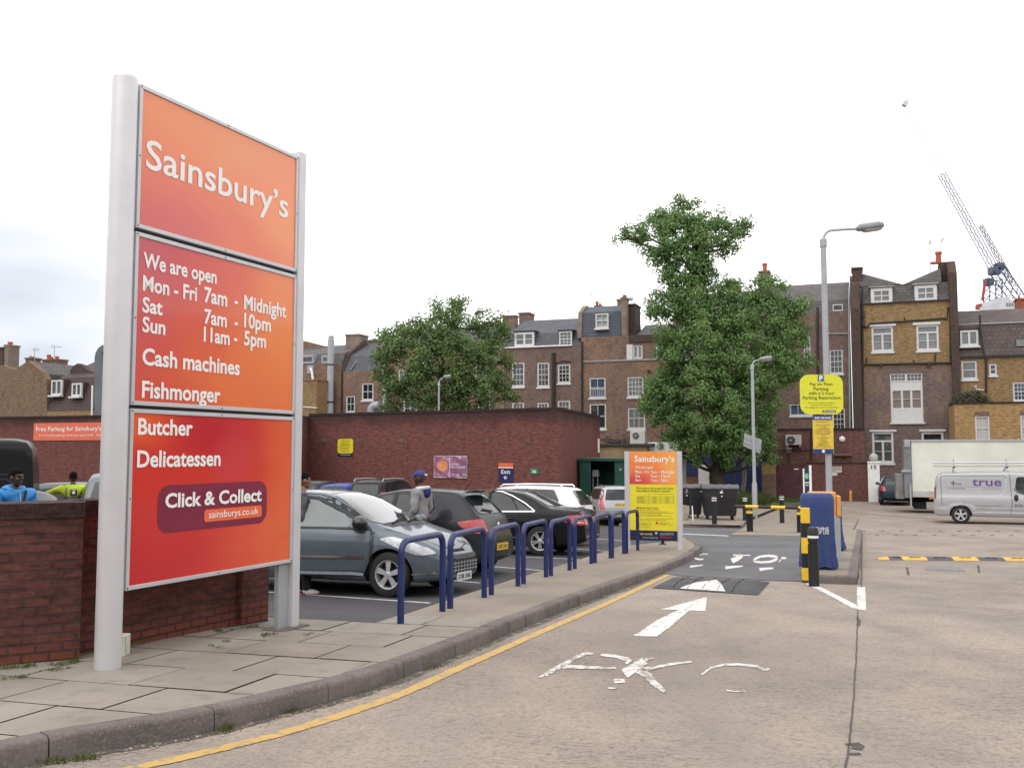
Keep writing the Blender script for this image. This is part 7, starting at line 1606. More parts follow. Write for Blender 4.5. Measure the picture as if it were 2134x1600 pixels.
c.patch('rear_window', 'end', [(-.58, 1.04), (.58, 1.04), (.5, 1.40), (-.5, 1.40)], M_cardglass, -1, .008, rd=.06); c.patch('windscreen', 'top', [(3.45, -.62), (3.45, .62), (2.72, .5), (2.72, -.5)], M_cardglass, 1, .006, rd=.06); c.plate('LB10 RVO', 0, .72, -1, M_plate_y)
# 5 -- silver estate, tail on
BOXY = dict(L=4.7, W=1.80, wx=(.98, 3.75), wr=.325, roof=.64, N=60,
 top=[(0, .55), (.02, .80), (.05, .95), (.14, 1.2), (.26, 1.44), (.5, 1.475), (2.2, 1.49), (2.7, 1.42), (3.4, 1.04), (3.9, .95), (4.4, .84), (4.62, .68), (4.7, .55)],
 sh=[(0, .52), (.03, .80), (.15, .97), (1.5, .96), (3.3, .92), (4.0, .84), (4.5, .70), (4.7, .5)], low=[(0, .36), (.1, .28), (.5, .2), (4.2, .19), (4.6, .22), (4.7, .3)],
 hw=[(0, .74), (.05, .82), (.2, .86), (.6, .89), (3.9, .88), (4.3, .78), (4.6, .62), (4.7, .5)])
M_sil = paint('silver_metallic', (.42, .43, .44), .5, .32, .6)
c = C5 = Car('parked_car', 'silver estate car seen tail on with a yellow plate, partly behind the small sign', 'car', BOXY, M_sil, G(1296, 1096), (0, 0), R(94))
c.patch('rear_window', 'end', [(-.62, .98), (.62, .98), (.54, 1.38), (-.54, 1.38)], M_cardglass, -1, .008, rd=.06)
for sy in (1, -1):
 mb = MB(); q = [(.80, .62), (.85, .95), (.70, 1.36), (.62, 1.36), (.70, .98), (.64, .62)]; c.patch('tail_light', 'end', [(sy * y, z) for y, z in q], M_red, -1, .012, .06, rd=.03)
 c.patch('side_window', 'side', [(.4, 1.0), (3.2, .96), (2.6, 1.36), (.5, 1.40)], M_cardglass, sy, .006, rd=.05); c.mirror(3.1, 1.0, sy, M_sil); c.line('side', [(1.5, .3), (1.5, 1.4)], .03, M_trim, sy); c.line('side', [(2.4, .3), (2.4, 1.4)], .03, M_trim, sy)
 mb = MB(); mb.tube([c.loc(x, sy * .58, 1.48 + z) for x, z in ((.5, .0), (.56, .05), (2.2, .055), (2.3, .0))], .018, n=8); mb.build('roof_rail', M_trim, c.T, local=True)
c.plate('NC51 WUU', 0, .80, -1, M_plate_y); c.patch('bumper', 'end', [(-.82, .36), (.82, .36), (.82, .58), (-.82, .58)], mat('grey_bumper', (.26, .27, .28), .5), -1, .015, rd=.05); c.patch('tailgate_panel', 'end', [(-.5, .70), (.5, .70), (.5, .88), (-.5, .88)], M_sil, -1, .004); c.patch('windscreen', 'top', [(3.4, -.62), (3.4, .62), (2.75, .54), (2.75, -.54)], M_cardglass, 1, .006)
# 6 -- black people carrier against the tall wall, and two cars beside it
MPV = dict(L=4.4, W=1.8, wx=(.8, 3.55), wr=.32, roof=.66, N=56,
 top=[(0, .58), (.03, .95), (.10, 1.15), (.28, 1.56), (.5, 1.66), (1.5, 1.72), (2.2, 1.70), (2.6, 1.6), (3.4, 1.12), (3.9, 1.0), (4.25, .82), (4.4, .6)],
 sh=[(0, .55), (.05, .88), (.2, 1.08), (1.5, 1.05), (3.2, 1.0), (3.9, .9), (4.4, .55)], low=[(0, .36), (.1, .28), (.5, .22), (4.0, .2), (4.3, .24), (4.4, .3)], hw=[(0, .68), (.06, .8), (.25, .87), (.6, .89), (3.6, .88), (4.1, .74), (4.4, .5)])
def rear_set(c, wy=.60, z0=1.10, z1=1.52, lamps=None, win=None):
 c.patch('rear_window', 'end', [(-wy, z0), (wy, z0), (wy * .88, z1), (-wy * .88, z1)], M_cardglass, -1, .008, rd=.07)
 for sy in (1, -1):
  c.patch('tail_light', 'end', [(sy * y, z) for y, z in (lamps or [(.62, .92), (.84, .90), (.80, 1.28), (.66, 1.22)])], M_red, -1, .012, .05, rd=.06); c.patch('side_window', 'side', win, M_cardglass, sy, .006, rd=.07)
  c.line('side', [(1.5, .3), (1.5, win[0][1] + .3)], .03, M_trim, sy); c.line('side', [(2.4, .3), (2.4, win[0][1] + .3)], .03, M_trim, sy); c.mirror(win[1][0] - .1, win[1][1] + .05, sy, M_trim)
 c.patch('windscreen', 'top', [(c.sp['ws'][0], -.6), (c.sp['ws'][0], .6), (c.sp['ws'][1], .52), (c.sp['ws'][1], -.52)], M_cardglass, 1, .006)
MPV['ws'] = (3.35, 2.65); W_ = [(.4, 1.14), (3.1, 1.05), (2.5, 1.52), (1.5, 1.60), (.55, 1.54)]
M_blk2 = paint('black_people_carrier', (.014, .013, .017), .3, .26)
c = C6 = Car('parked_car', 'black people carrier with tall red tail lamps parked nose to the tall brick wall', 'car', MPV, M_blk2, P(756, 1040, 34.0), (0, 0), R(70), sz=1.02); rear_set(c, win=W_)
for sy in (1, -1): mb = MB(); mb.tube([c.loc(x, sy * .62, 1.70 + z) for x, z in ((.4, -.06), (.5, .03), (1.5, .05), (2.2, .02), (2.3, -.04))], .022, n=8); mb.build('roof_rail', M_grey, c.T, local=True)
a, n = c.cast('end', 0, .98, -1); MB().ball(a, (.012, .05, .06), 10, 8).build('badge', M_chrome, c.T, local=True); c.plate('GK07 PVE', 0, .55, -1, M_plate_y)
HT = dict(HATCH); HT['ws'] = (3.0, 2.2); W2_ = [(.5, 1.02), (2.75, .95), (2.2, 1.32), (1.2, 1.39), (.7, 1.33)]; LH = [(.58, .76), (.78, .76), (.74, .98), (.62, .98)]
c = Car('parked_car', 'bright blue hatchback with a pale reflecting rear window beside the black people carrier', 'car', HT, paint('royal_blue_metallic', (.025, .045, .26), .4, .3), P(682, 1050, 34.6), (0, 0), R(70), sz=1.08); rear_set(c, .55, 1.02, 1.36, LH, W2_)
c = Car('parked_car', 'dark saloon roof just visible beside the post of the big sign, by the tall wall', 'car', dict(CORSA, ws=(2.95, 2.15)), M_char, P(625, 1050, 36.2), (0, 0), R(70), sz=1.12); rear_set(c, .5, 1.06, 1.36, LH, [(.6, 1.04), (2.7, .96), (2.3, 1.28), (1.5, 1.40), (.9, 1.36)])
# 7 -- vehicles behind the low wall at the near side of the car park
PANEL = dict(L=5.4, W=1.96, wx=(1.15, 4.4), wr=.34, roof=.80, N=56, sm=.04,
 top=[(0, .6), (.02, 1.2), (.05, 2.2), (.14, 2.42), (.4, 2.47), (3.6, 2.47), (3.95, 2.38), (4.35, 2.0), (4.85, 1.3), (5.2, 1.05), (5.36, .8), (5.4, .6)],
 sh=[(0, .55), (.03, 1.1), (.1, 1.3), (3.5, 1.3), (4.4, 1.25), (5.2, .98), (5.4, .55)], low=[(0, .4), (.1, .32), (5.0, .26), (5.4, .34)], hw=[(0, .84), (.04, .92), (.15, .96), (4.6, .97), (5.1, .86), (5.4, .6)])
M_vblk = paint('black_van_paint', (.014, .014, .016), .1, .35)
c = Car('panel_van', 'tall black panel van behind the low wall beside the man in the blue jacket', 'van', PANEL, M_vblk, Vector(((63 - 1067) / F * 17.2, 17.2, 0)), (.1, .98), R(203), sc=.935, group='vans')
for sy in (1, -1):
 c.line('side', [(.35, 1.75), (3.4, 1.75)], .03, M_trim, sy, 'panel_crease', .006); c.line('side', [(.4, .6), (.38, 1.55), (.5, 1.66), (1.9, 1.66), (1.98, 1.55), (1.98, .6)], .03, M_trim, sy, 'panel_crease', .006); c.line('side', [(.2, 2.28), (3.6, 2.28)], .02, M_trim, sy, 'panel_crease', .006)
 c.patch('side_window', 'side', [(3.7, 1.35), (4.65, 1.3), (4.3, 1.85), (3.7, 1.9)], M_cardglass, sy, .006, rd=.05); c.mirror(4.5, 1.4, sy, M_trim, sz=1.5)
 c.patch('tail_light', 'end', [(sy * .84, .95), (sy * .92, .95), (sy * .92, 1.35), (sy * .84, 1.35)], M_red, -1, .012)
c.line('end', [(0, .5), (0, 2.3)], .02, M_dark, -1)
TAXI = dict(L=4.58, W=1.78, wx=(.85, 3.75), wr=.33, roof=.66, N=56, ws=(3.3, 2.85),
 top=[(0, .6), (.04, .95), (.15, 1.1), (.5, 1.6), (.75, 1.76), (1.4, 1.82), (2.3, 1.82), (2.75, 1.72), (3.3, 1.13), (4.1, 1.0), (4.45, .85), (4.58, .6)], sh=[(0, .55), (.06, .88), (.3, 1.03), (3.2, 1.02), (4.2, .92), (4.58, .55)], low=[(0, .36), (.2, .24), (4.4, .24), (4.58, .3)], hw=[(0, .6), (.1, .78), (.4, .87), (4.0, .86), (4.4, .72), (4.58, .5)])
c = Car('taxi_cab', 'silver grey taxi with an amber roof sign behind the man in the yellow vest', 'taxi', TAXI, paint('taxi_silver', (.17, .19, .21), .5, .3), Vector(((240 - 1067) / F * 17.4, 17.4, 0)), (4.5, 0), R(288), group='cars behind the low wall')
rear_set(c, .5, 1.15, 1.55, LH, [(.75, 1.1), (3.0, 1.06), (2.65, 1.62), (1.4, 1.70), (.9, 1.6)]); p = c.loc(2.5, 0, 1.84); mb = MB(); mb.ball(p + Vector((0, 0, .04)), (.07, .22, .07), 16, 10); mb.build('roof_sign', mat('amber_roof_sign', (.50, .26, .16), .4), c.T, local=True)
c = Car('parked_car', 'grey people carrier standing between the black van and the taxi', 'car', dict(MPV), paint('pewter_grey', (.13, .14, .15), .5, .35), Vector(((118 - 1067) / F * 21.5, 21.5, 0)), (2.2, 0), R(175), sz=.94); rear_set(c, win=W_)
c = Car('parked_car', 'dark car with pale green windows right behind the low wall by the yellow vest', 'car', dict(CORSA, ws=(2.95, 2.15)), M_char, Vector(((134 - 1067) / F * 15.0, 15.0, 0)), (0, 0), R(172), sz=1.0)
for sy in (1, -1):
 g_ = mat('pale_green_glass', (.07, .13, .11), .10, spec=.5, var=.5, scale=4); c.patch('side_window', 'side', [(1.78, .985), (2.75, .96), (2.45, 1.20), (2.1, 1.34), (1.78, 1.385)], g_, sy, .006, rd=.05); c.patch('rear_side_window', 'side', [(.78, 1.06), (1.68, .99), (1.68, 1.385), (1.4, 1.395), (1.15, 1.36)], g_, sy, .006, rd=.06); c.mirror(2.72, 1.0, sy, M_char)
c.patch('windscreen', 'top', [(2.98, -.6), (2.98, .6), (2.12, .48), (2.12, -.48)], M_cardglass, 1, .006); c.patch('rear_window', 'end', [(-.55, 1.06), (.55, 1.06), (.46, 1.37), (-.46, 1.37)], M_cardglass, -1, .008)

# 8 -- silver van across the yard
TRAFIC = dict(L=4.78, W=1.9, wx=(.92, 4.02), wr=.335, roof=.76, N=60, sm=.04, gap=.05,
 top=[(0, .55), (.02, .95), (.04, 1.3), (.10, 1.72), (.2, 1.88), (.4, 1.93), (2.6, 1.97), (3.2, 1.94), (3.6, 1.80), (4.25, 1.22), (4.55, 1.02), (4.72, .78), (4.78, .55)],
 sh=[(0, .5), (.03, .95), (.1, 1.12), (3.2, 1.12), (4.2, 1.05), (4.6, .88), (4.78, .5)], low=[(0, .36), (.08, .28), (4.4, .24), (4.78, .32)], hw=[(0, .84), (.04, .9), (.15, .94), (4.1, .94), (4.5, .82), (4.78, .6)])
M_vsil = paint('silver_van_paint', (.40, .405, .42), .45, .32)
c = CV = Car('works_van', 'silver works van lettered in purple, with a ladder on its roof', 'van', TRAFIC, M_vsil, G(2003, 1091), (.92, -.85), R(-24), sc=.98, group='vans')
for sy in (-1, 1):
 c.patch('arch_flare', 'side', [(.03, .62), (.45, .66), (.6, .76), (.92, .80), (1.25, .76), (1.45, .66), (3.3, .60), (3.3, .56), (1.5, .58), (1.38, .50), (1.2, .66), (.92, .70), (.62, .64), (.5, .5), (.03, .5)], mat('pale_silver_flare', (.50, .51, .53), .35, .3), sy, .014, .06)
 c.line('side', [(.30, .42), (.28, 1.0), (.28, 1.80), (2.45, 1.80), (2.5, 1.7)], .014, M_trim, sy, 'panel_seam'); c.line('side', [(2.5, 1.72), (2.48, 1.3), (2.4, 1.15), (2.2, 1.03), (.3, 1.03)], .014, mat('pale_seam', (.62, .62, .64), .3), sy, 'panel_crease', .005); c.line('side', [(1.2, 1.80), (1.2, 1.40)], .008, M_grey, sy, 'panel_seam')
 c.line('side', [(2.62, .35), (2.66, .8), (2.62, 1.86)], .016, M_trim, sy); c.patch('rub_strip', 'side', [(1.35, .42), (3.3, .42), (3.3, .455), (1.35, .455)], mat('pale_rub_strip', (.62, .62, .63), .4), sy, .012)
 c.patch('side_window', 'side', [(2.78, 1.34), (2.86, 1.22), (3.15, 1.12), (4.05, 1.14), (3.75, 1.5), (3.45, 1.76), (2.85, 1.76)], M_cardglass, sy, .008, rd=.09); c.line('side', [(2.74, 1.34), (2.84, 1.2), (3.15, 1.09), (4.08, 1.11)], .03, M_trim, sy, 'window_seal', .006)
 p, n = c.cast('side', 2.80, .98, sy); mb = MB(); mb.ball(p + n * .012, (.075, .02, .13), 14, 10); mb.build('handle', M_trim, c.T, local=True)
 c.patch('tail_light', 'side', [(.015, .95), (.09, .92), (.10, 1.40), (.05, 1.46), (.02, 1.36)], M_red, sy, .010, .06, rd=.02); c.mirror(4.0, 1.2, sy, M_trim, sz=1.3)
mb = MB()
def vtext(mb, s_, x0, z0, x1, h, b=0.0):
 def fr(u, v, k): p, n = c.cast('side', u, v, -1); return p + n * .012
 mb.text(s_, fr, x0, z0, x1, h, b)
vtext(mb, 'true', 1.36, 1.43, 2.34, .31, .01); mb.build('lettering', mat('purple_vinyl', (.11, .045, .20), .4), c.T, local=True)
mb = MB(); vtext(mb, '078', 2.74, .66, 3.0, .09); vtext(mb, 'www.truetelecommunications.co.uk', 1.36, .675, 2.34, .035); vtext(mb, 'air services', .80, 1.48, .98, .05, .02); vtext(mb, 'PROFESSIONALS', .80, 1.44, .98, .02); vtext(mb, '07 900 000 000', .50, 1.30, 1.10, .04); vtext(mb, 'communications', 1.66, 1.31, 2.34, .03)
def vq(x0, z0, x1, z1): mb.add([(lambda h: h[0] + h[1] * .012)(c.cast('side', a, b, -1)) for a, b in ((x0, z0), (x1, z0), (x1, z1), (x0, z1))], [(0, 1, 2, 3)])
vq(.69, 1.43, .73, 1.60); vq(.61, 1.51, .69, 1.54); vq(.73, 1.51, .80, 1.54); vq(.36, 1.385, .9, 1.39); vq(.9, 1.385, 1.6, 1.39); vq(1.6, 1.385, 2.34, 1.39); vq(1.25, .60, 2.5, .605)
mb.build('small_lettering', mat('slate_vinyl', (.08, .07, .11), .4), c.T, local=True)
c.patch('windscreen', 'top', [(4.3, -.7), (4.3, .7), (3.6, .62), (3.6, -.62)], M_cardglass, 1, .006); c.plate('YP58 CVA', 0, .62, -1, M_plate_y)
for x in (.75, 2.55):
 mb = MB(); mb.tube([c.loc(x, y, z) for y, z in ((-.72, 1.93), (-.70, 2.05), (0, 2.09), (.70, 2.05), (.72, 1.93))], .028, n=8); mb.build('roof_bar', M_grey, c.T, local=True)
 mb = MB(); a = c.loc(x + .02, -.45, 2.10); mb.cyl(a, a + Vector((-.02, 0, .34)), .010, n=5); mb.ball(a + Vector((0, 0, .05)), .06, 8, 6); mb.build('clamp', M_trim, c.T, local=True)
lt = thing('ladder', 'aluminium double ladder clamped on the silver works van roof', 'ladder', tmat(c.T) @ c.loc(1.9, -.3, 2.12)); Mv = tmat(c.T)
for y, z in ((-.60, 2.17), (-.25, 2.17), (-.64, 2.29), (-.22, 2.29)): MB().box((0, 0, 0), (.001, .001, .001)) if False else MB().tube([Mv @ c.loc(x, y, z) for x in (.02, 1.5, 3.0, 4.4)], .028, n=6).build('stile', M_steel, lt)
for y0, y1, z in ((-.60, -.25, 2.17), (-.64, -.22, 2.29)):
 for i in range(16): x = .12 + i * .28; MB().cyl(Mv @ c.loc(x, y0, z), Mv @ c.loc(x, y1, z), .022, n=6).build('rung', M_steel, lt)

# 9 -- white box lorry behind it, and a dark car behind that
tp = P(1884, 1000, 42.0); th_ = R(-21); TU = Vector((math.cos(th_), math.sin(th_), 0)); TPn = Plane((tp.x, tp.y, 0), (tp.x + TU.x, tp.y + TU.y, 0)); zg2 = gz(42)
q = TPn.rect(1875, 915, 2134, 1036); v0, v1 = TPn.at(1890, 1035)[1], TPn.at(1884, 916)[1]; LB = 7.2
T = thing('box_lorry', 'white box lorry with a tail lift parked behind the silver works van', 'lorry', TPn.w(3.5, zg2, 1.2)); M_box = mat('off_white_box_panel', (.66, .67, .60), .5, var=.10, scale=1.2)
MB().pbox(TPn, .34, v0 + .26, LB, v1 - .10, 0, 2.4).build('box_body', M_box, T)
MB().pbox(TPn, .34, v1 - .10, LB, v1, -.03, 2.43).build('top_rail', M_grey, T); MB().pbox(TPn, .34, v0, LB, v0 + .26, -.03, 2.43).build('bottom_rail', mat('grey_white_rail', (.42, .43, .40), .5), T); MB().pbox(TPn, .0, v0 - .05, .338, v1 - .03, -.04, 2.44).build('rear_frame', mat('tail_lift_grey', (.20, .21, .23), .5, .3, var=.2), T, bevel=.02); MB().pbox(TPn, .06, v1 - .33, .29, v1 + .005, -.10, -.041).build('lift_head', M_grey, T, bevel=.01)
for x in (.22, 2.2): MB().pbox(TPn, x, zg2 + .25, x + .07, v0 + .6, -.09, -.041).build('lift_leg', M_grey, T)
mb = MB(); mb.pbox(TPn, -.35, v0 - .1, -.01, v0 + 1.0, .1, 2.3); mb.build('tail_lift', mat('dirty_steel', (.22, .21, .20), .6, .3, var=.4, scale=3), T, bevel=.02); MB().pbox(TPn, -.1, v0 + 1.1, .3, v0 + 1.2, -.12, -.05).build('lift_arm', M_grey, T)
MB().pbox(TPn, .1, v0 - .24, LB + 1.6, v0 - .005, .7, 1.7).build('chassis', M_under, T); MB().pbox(TPn, 1.3, v0 - .5, 2.6, v0 - .006, .1, .6).build('battery_box', M_under, T); MB().pbox(TPn, .4, v0 - .55, .9, v0 - .245, .3, 2.1).build('bumper', M_under, T); MB().pbox(TPn, 1.0, v0 - .09, 1.2, v0 - .01, -.06, -.031).build('marker_lamp', M_amber, T)
for x in (3.1, 7.9): MB().lathe([(.25, .11), (.42, .13), (.46, .08), (.46, -.2), (.3, -.22)], TPn.w(x, zg2 + .46, .18), 24, Matrix.Rotation(th_, 3, 'Z') @ Matrix.Rotation(R(90), 3, 'X')).build('wheel', M_tyre, T); MB().lathe([(.25, .11), (.46, .13), (.46, -.2), (.3, -.22)], TPn.w(x, zg2 + .46, 2.2), 24, Matrix.Rotation(th_, 3, 'Z') @ Matrix.Rotation(R(-90), 3, 'X')).build('wheel', M_tyre, T)
mb = MB(); mb.prism([TPn.w(LB + .15, v, .08) if k else TPn.w(LB + .15 + u, v, .08) for k, u, v in ((0, 0, v0 - .3), (0, 1.75, v0 - .3), (0, 1.8, v0 + .55), (0, 1.55, v0 + 1.5), (0, .1, v0 + 1.6))], TPn.N * 2.2); mb.build('cab', M_box, T, bevel=.06)
MB().pbox(TPn, LB + .7, v0 + .65, LB + 1.6, v0 + 1.35, .06, .079).build('cab_window', M_cardglass, T);
c = Car('parked_car', 'dark blue grey car tucked between the numbered gate pillar and the white lorry', 'car', dict(HT), paint('dark_blue_grey_car', (.03, .04, .06), .5, .3), Vector((atY(1866, 47.5).x, 47.5, 0)), (0, 0), R(70), sc=1.0, sz=1.0); rear_set(c, .55, 1.02, 1.36, [(.55, .72), (.82, .74), (.76, 1.0), (.60, .96)], W2_)

# ------------------------------------------------------------------ people
def skin_mesh(V, E_, root=0, sub=2):
 """grow one continuous surface over a joint skeleton: V = [(co, rx, ry)]"""
 me = bpy.data.meshes.new('sk'); me.from_pydata([tuple(v[0]) for v in V], E_, []); o = bpy.data.objects.new('sk', me); C.objects.link(o)
 m = o.modifiers.new('s', 'SKIN'); m.use_smooth_shade = True
 for i, v in enumerate(V): sv = me.skin_vertices[0].data[i]; sv.radius = (v[1], v[2]); sv.use_root = (i == root)
 s = o.modifiers.new('u', 'SUBSURF'); s.levels = sub; s.render_levels = sub
 dg = bpy.context.evaluated_depsgraph_get(); r = bpy.data.meshes.new_from_object(o.evaluated_get(dg)); mb = MB(); mb.add([v.co.copy() for v in r.vertices], [tuple(p.vertices) for p in r.polygons], 0, True)
 bpy.data.objects.remove(o); bpy.data.meshes.remove(me); bpy.data.meshes.remove(r); return mb
def fuse(mb, vox):
 """merge overlapping volumes into one skin"""
 o = mb.build('fz', [M_dark], local=True, sharp=0); o.location = (0, 0, 0); m = o.modifiers.new('r', 'REMESH'); m.mode = 'VOXEL'; m.voxel_size = vox; m.use_smooth_shade = True; sm = o.modifiers.new('s', 'SMOOTH'); sm.iterations = 3; sm.factor = .4
 dg = bpy.context.evaluated_depsgraph_get(); r = bpy.data.meshes.new_from_object(o.evaluated_get(dg)); q = MB(); q.add([v.co.copy() for v in r.vertices], [tuple(p.vertices) for p in r.polygons], 0, True)
 me = o.data; bpy.data.objects.remove(o); bpy.data.meshes.remove(me); bpy.data.meshes.remove(r); return q
def hand(wrist, d, side_v, curl=.5, s=1.0):
 """palm, four unequal fingers bent at the knuckles and a thumb off the side of the palm"""
 d = d.normalized(); sv = (side_v - d * side_v.dot(d)).normalized(); nv = d.cross(sv); mb = MB()
 mb.ball(wrist + d * .045 * s, (1, 1, 1), 12, 8, 0, Matrix([[sv.x * .040 * s, d.x * .052 * s, nv.x * .016 * s], [sv.y * .040 * s, d.y * .052 * s, nv.y * .016 * s], [sv.z * .040 * s, d.z * .052 * s, nv.z * .016 * s]]))
 for i, (off, L) in enumerate(((-.030, .068), (-.010, .078), (.011, .073), (.030, .058))):
  p = wrist + (d * .085 + sv * off) * s; pts = [p - d * .02 * s, p]; a = 0
  for k, f in enumerate((.45, .32, .23)): a += curl * (.6 + .35 * k); pts.append(pts[-1] + (d * math.cos(a) + nv * math.sin(a)) * L * f * s)
  mb.tube(pts, [.0095 * s, .0095 * s, .009 * s, .008 * s, .0065 * s], n=8)
 p = wrist + (d * .030 - sv * .034) * s; mb.tube([p, p + (d * .5 - sv * .8).normalized() * .032 * s, p + (d * .5 - sv * .8).normalized() * .032 * s + (d * .85 - sv * .3 + nv * .3).normalized() * .03 * s, p + (d * .5 - sv * .8).normalized() * .032 * s + (d * .9 + nv * .5).normalized() * .052 * s], [.012 * s, .0115 * s, .010 * s, .008 * s], n=8)
 return mb
def person(label, base, yaw, head_yaw, skinm, hairm, topm, legm, shoem, arms, H=1.75, lean=0.0, bulk=1.0, hair='short', legs=((.0, .0), (.0, .0)), sock=None):
 """local frame: +y is where the body faces, x to its right; arms = ((elbow, wrist) right, left) as offsets from the shoulder"""
 sc = H / 1.75 * .935; T = None
 c, s_ = math.cos(yaw), math.sin(yaw)
 body = bpy.data.objects.new('tmp', None)
 V3 = lambda x, y, z: Vector((x, y + lean * max(0, z - .95), z)) * sc
 sh = [V3(.175 * bulk, 0, 1.425), V3(-.175 * bulk, 0, 1.425)]; el = [sh[i] + Vector(arms[i][0]) * sc for i in (0, 1)]; wr = [sh[i] + Vector(arms[i][1]) * sc for i in (0, 1)]
 hip = [V3(.09, 0, .92), V3(-.09, 0, .92)]; kn = [V3(.095, .02 + legs[0][0] * .5, .50), V3(-.095, .02 + legs[1][0] * .5, .50)]; an = [V3(.10, legs[0][0] - .02, .085), V3(-.10, legs[1][0] - .02, .085)]
 b = bulk
 def col(k, extra=0): return [(V3(0, 0, .95), (.125 * b + extra) * sc, (.095 * b + extra) * sc), (V3(0, .01, 1.12), (.125 * b + extra) * sc, (.09 * b + extra) * sc), (V3(0, .01, 1.28), (.145 * b + extra) * sc, (.10 * b + extra) * sc), (V3(0, -.005, 1.41), (.12 * b + extra) * sc, (.08 * b + extra) * sc)]
 V = col(0) + [(V3(0, -.005, 1.49), .056 * sc, .056 * sc), (V3(0, .012, 1.57), .056 * sc, .06 * sc)]; E_ = [(0, 1), (1, 2), (2, 3), (3, 4), (4, 5)]
 for i in (0, 1): k = len(V); V += [(sh[i], .058 * sc, .058 * sc), (el[i], .043 * sc, .043 * sc), (wr[i], .028 * sc, .03 * sc)]; E_ += [(3, k), (k, k + 1), (k + 1, k + 2)]
 m = skin_mesh(V, E_)
 def legs_(m, r):
  for i in (0, 1): m.tube([hip[i] + Vector((0, 0, .06)) * sc, hip[i].lerp(kn[i], .3), hip[i].lerp(kn[i], .75), kn[i], kn[i].lerp(an[i], .35), an[i]], [x * sc for x in r], n=16)
  m.ball(V3(0, 0, .93), (.165 * b * sc * r[0] / .095, .115 * b * sc, .13 * sc), 18, 12)
 legs_(m, (.088, .086, .066, .058, .056, .042))
 hc = V3(0, .03, 1.645); hr = Matrix.Rotation(head_yaw - yaw, 3, 'Z')
 def hd(x, y, z): return hc + hr @ (Vector((x, y, z)) * sc)
 m.ball(hc + hr @ Vector((0, -.008, .02)) * sc, (.076 * sc, .095 * sc, .098 * sc), 24, 16, 0, hr); m.ball(hd(0, .022, -.045), (.058 * sc, .066 * sc, .075 * sc), 18, 12, 0, hr)
 m.tube([hd(0, .085, .02), hd(0, .100, -.01), hd(0, .108, -.028)], [.008 * sc, .013 * sc, .017 * sc], n=8); m.ball(hd(0, .080, .025), (.055 * sc, .014 * sc, .012 * sc), 14, 8, 0, hr)
 m.ball(hd(0, .083, -.066), (.026 * sc, .012 * sc, .010 * sc), 12, 8, 0, hr); m.ball(hd(0, .072, -.105), (.026 * sc, .02 * sc, .018 * sc), 12, 8, 0, hr)
 for sx in (1, -1): m.ball(hd(sx * .078, -.008, -.012), (.012 * sc, .022 * sc, .034 * sc), 12, 8, 0, hr); m.ball(hd(sx * .042, .060, -.026), (.026 * sc, .022 * sc, .022 * sc), 12, 8, 0, hr)
 for i, sx in ((0, 1), (1, -1)):
  d = (wr[i] - el[i]); h = hand(wr[i], d, Vector((0, 1, 0)) * (1 if i == 0 else 1) + Vector((.2 * sx, 0, 0)), .55, sc); k = len(m.v); m.v += h.v; m.f += [tuple(a + k for a in f) for f in h.f]; m.m += h.m; m.sm += h.sm
 m = fuse(m, .0085)
 o = m.build('person', [skinm], local=True, sharp=0); o.location = (base[0], base[1], base[2]); o.rotation_euler = (0, 0, yaw); tag(o, label, 'person', 'people in the car park'); T = o
 mb = MB()
 for sx in (1, -1): mb.ball(hd(sx * .031, .080, .0), (.013 * sc, .008 * sc, .008 * sc), 10, 8, 0, hr)
 mb.build('eyes', mat('dark_eyes', (.015, .012, .01), .2), T, local=True)
 if hair == 'short':
  mb = MB(); mb.ball(hd(0, -.012, .035), (.081 * sc, .099 * sc, .094 * sc), 24, 14, 0, hr); mb.v = [v for v in mb.v]
  mb = fuse(mb, .012); lo = hr.inverted()
  mb.v = [v if ((lo @ (v - hc)).z / sc > (.045 if (lo @ (v - hc)).y / sc > .045 else -.035)) else hc + (v - hc) * .86 for v in mb.v]; mb.build('hair', hairm, T, local=True, sharp=0)
 # clothes follow the body as slightly larger skins
 ex = .022
 V = [(V3(0, 0, .90), (.135 * b + ex) * sc, (.105 * b + ex) * sc)] + col(0, ex)[1:] + [(V3(0, -.01, 1.475), .075 * sc, .072 * sc)]; E_ = [(0, 1), (1, 2), (2, 3), (3, 4)]
 for i in (0, 1):
  k = len(V); w_ = el[i].lerp(wr[i], .93); V += [(sh[i], .078 * sc * b, .076 * sc * b), (el[i], .060 * sc * b, .060 * sc * b), (w_, .044 * sc, .046 * sc)]; E_ += [(3, k), (k, k + 1), (k + 1, k + 2)]
 m = skin_mesh(V, E_); rnd = random.Random(len(label))
 ph = [rnd.uniform(0, 6) for _ in range(4)]
 m.v = [v + (v - Vector((0, v.y * 0, v.z))).normalized() * (.006 * math.sin(v.z * 38 + v.x * 20 + ph[0]) + .005 * math.sin(v.z * 21 - v.y * 33 + ph[1])) * sc for v in m.v]
 jk = m.build('jacket', topm, T, local=True, sharp=0)
 tr = MB(); legs_(tr, (.100, .102, .086, .078, .074, .066)); fuse(tr, .014).build('trousers', legm, T, local=True, sharp=0)
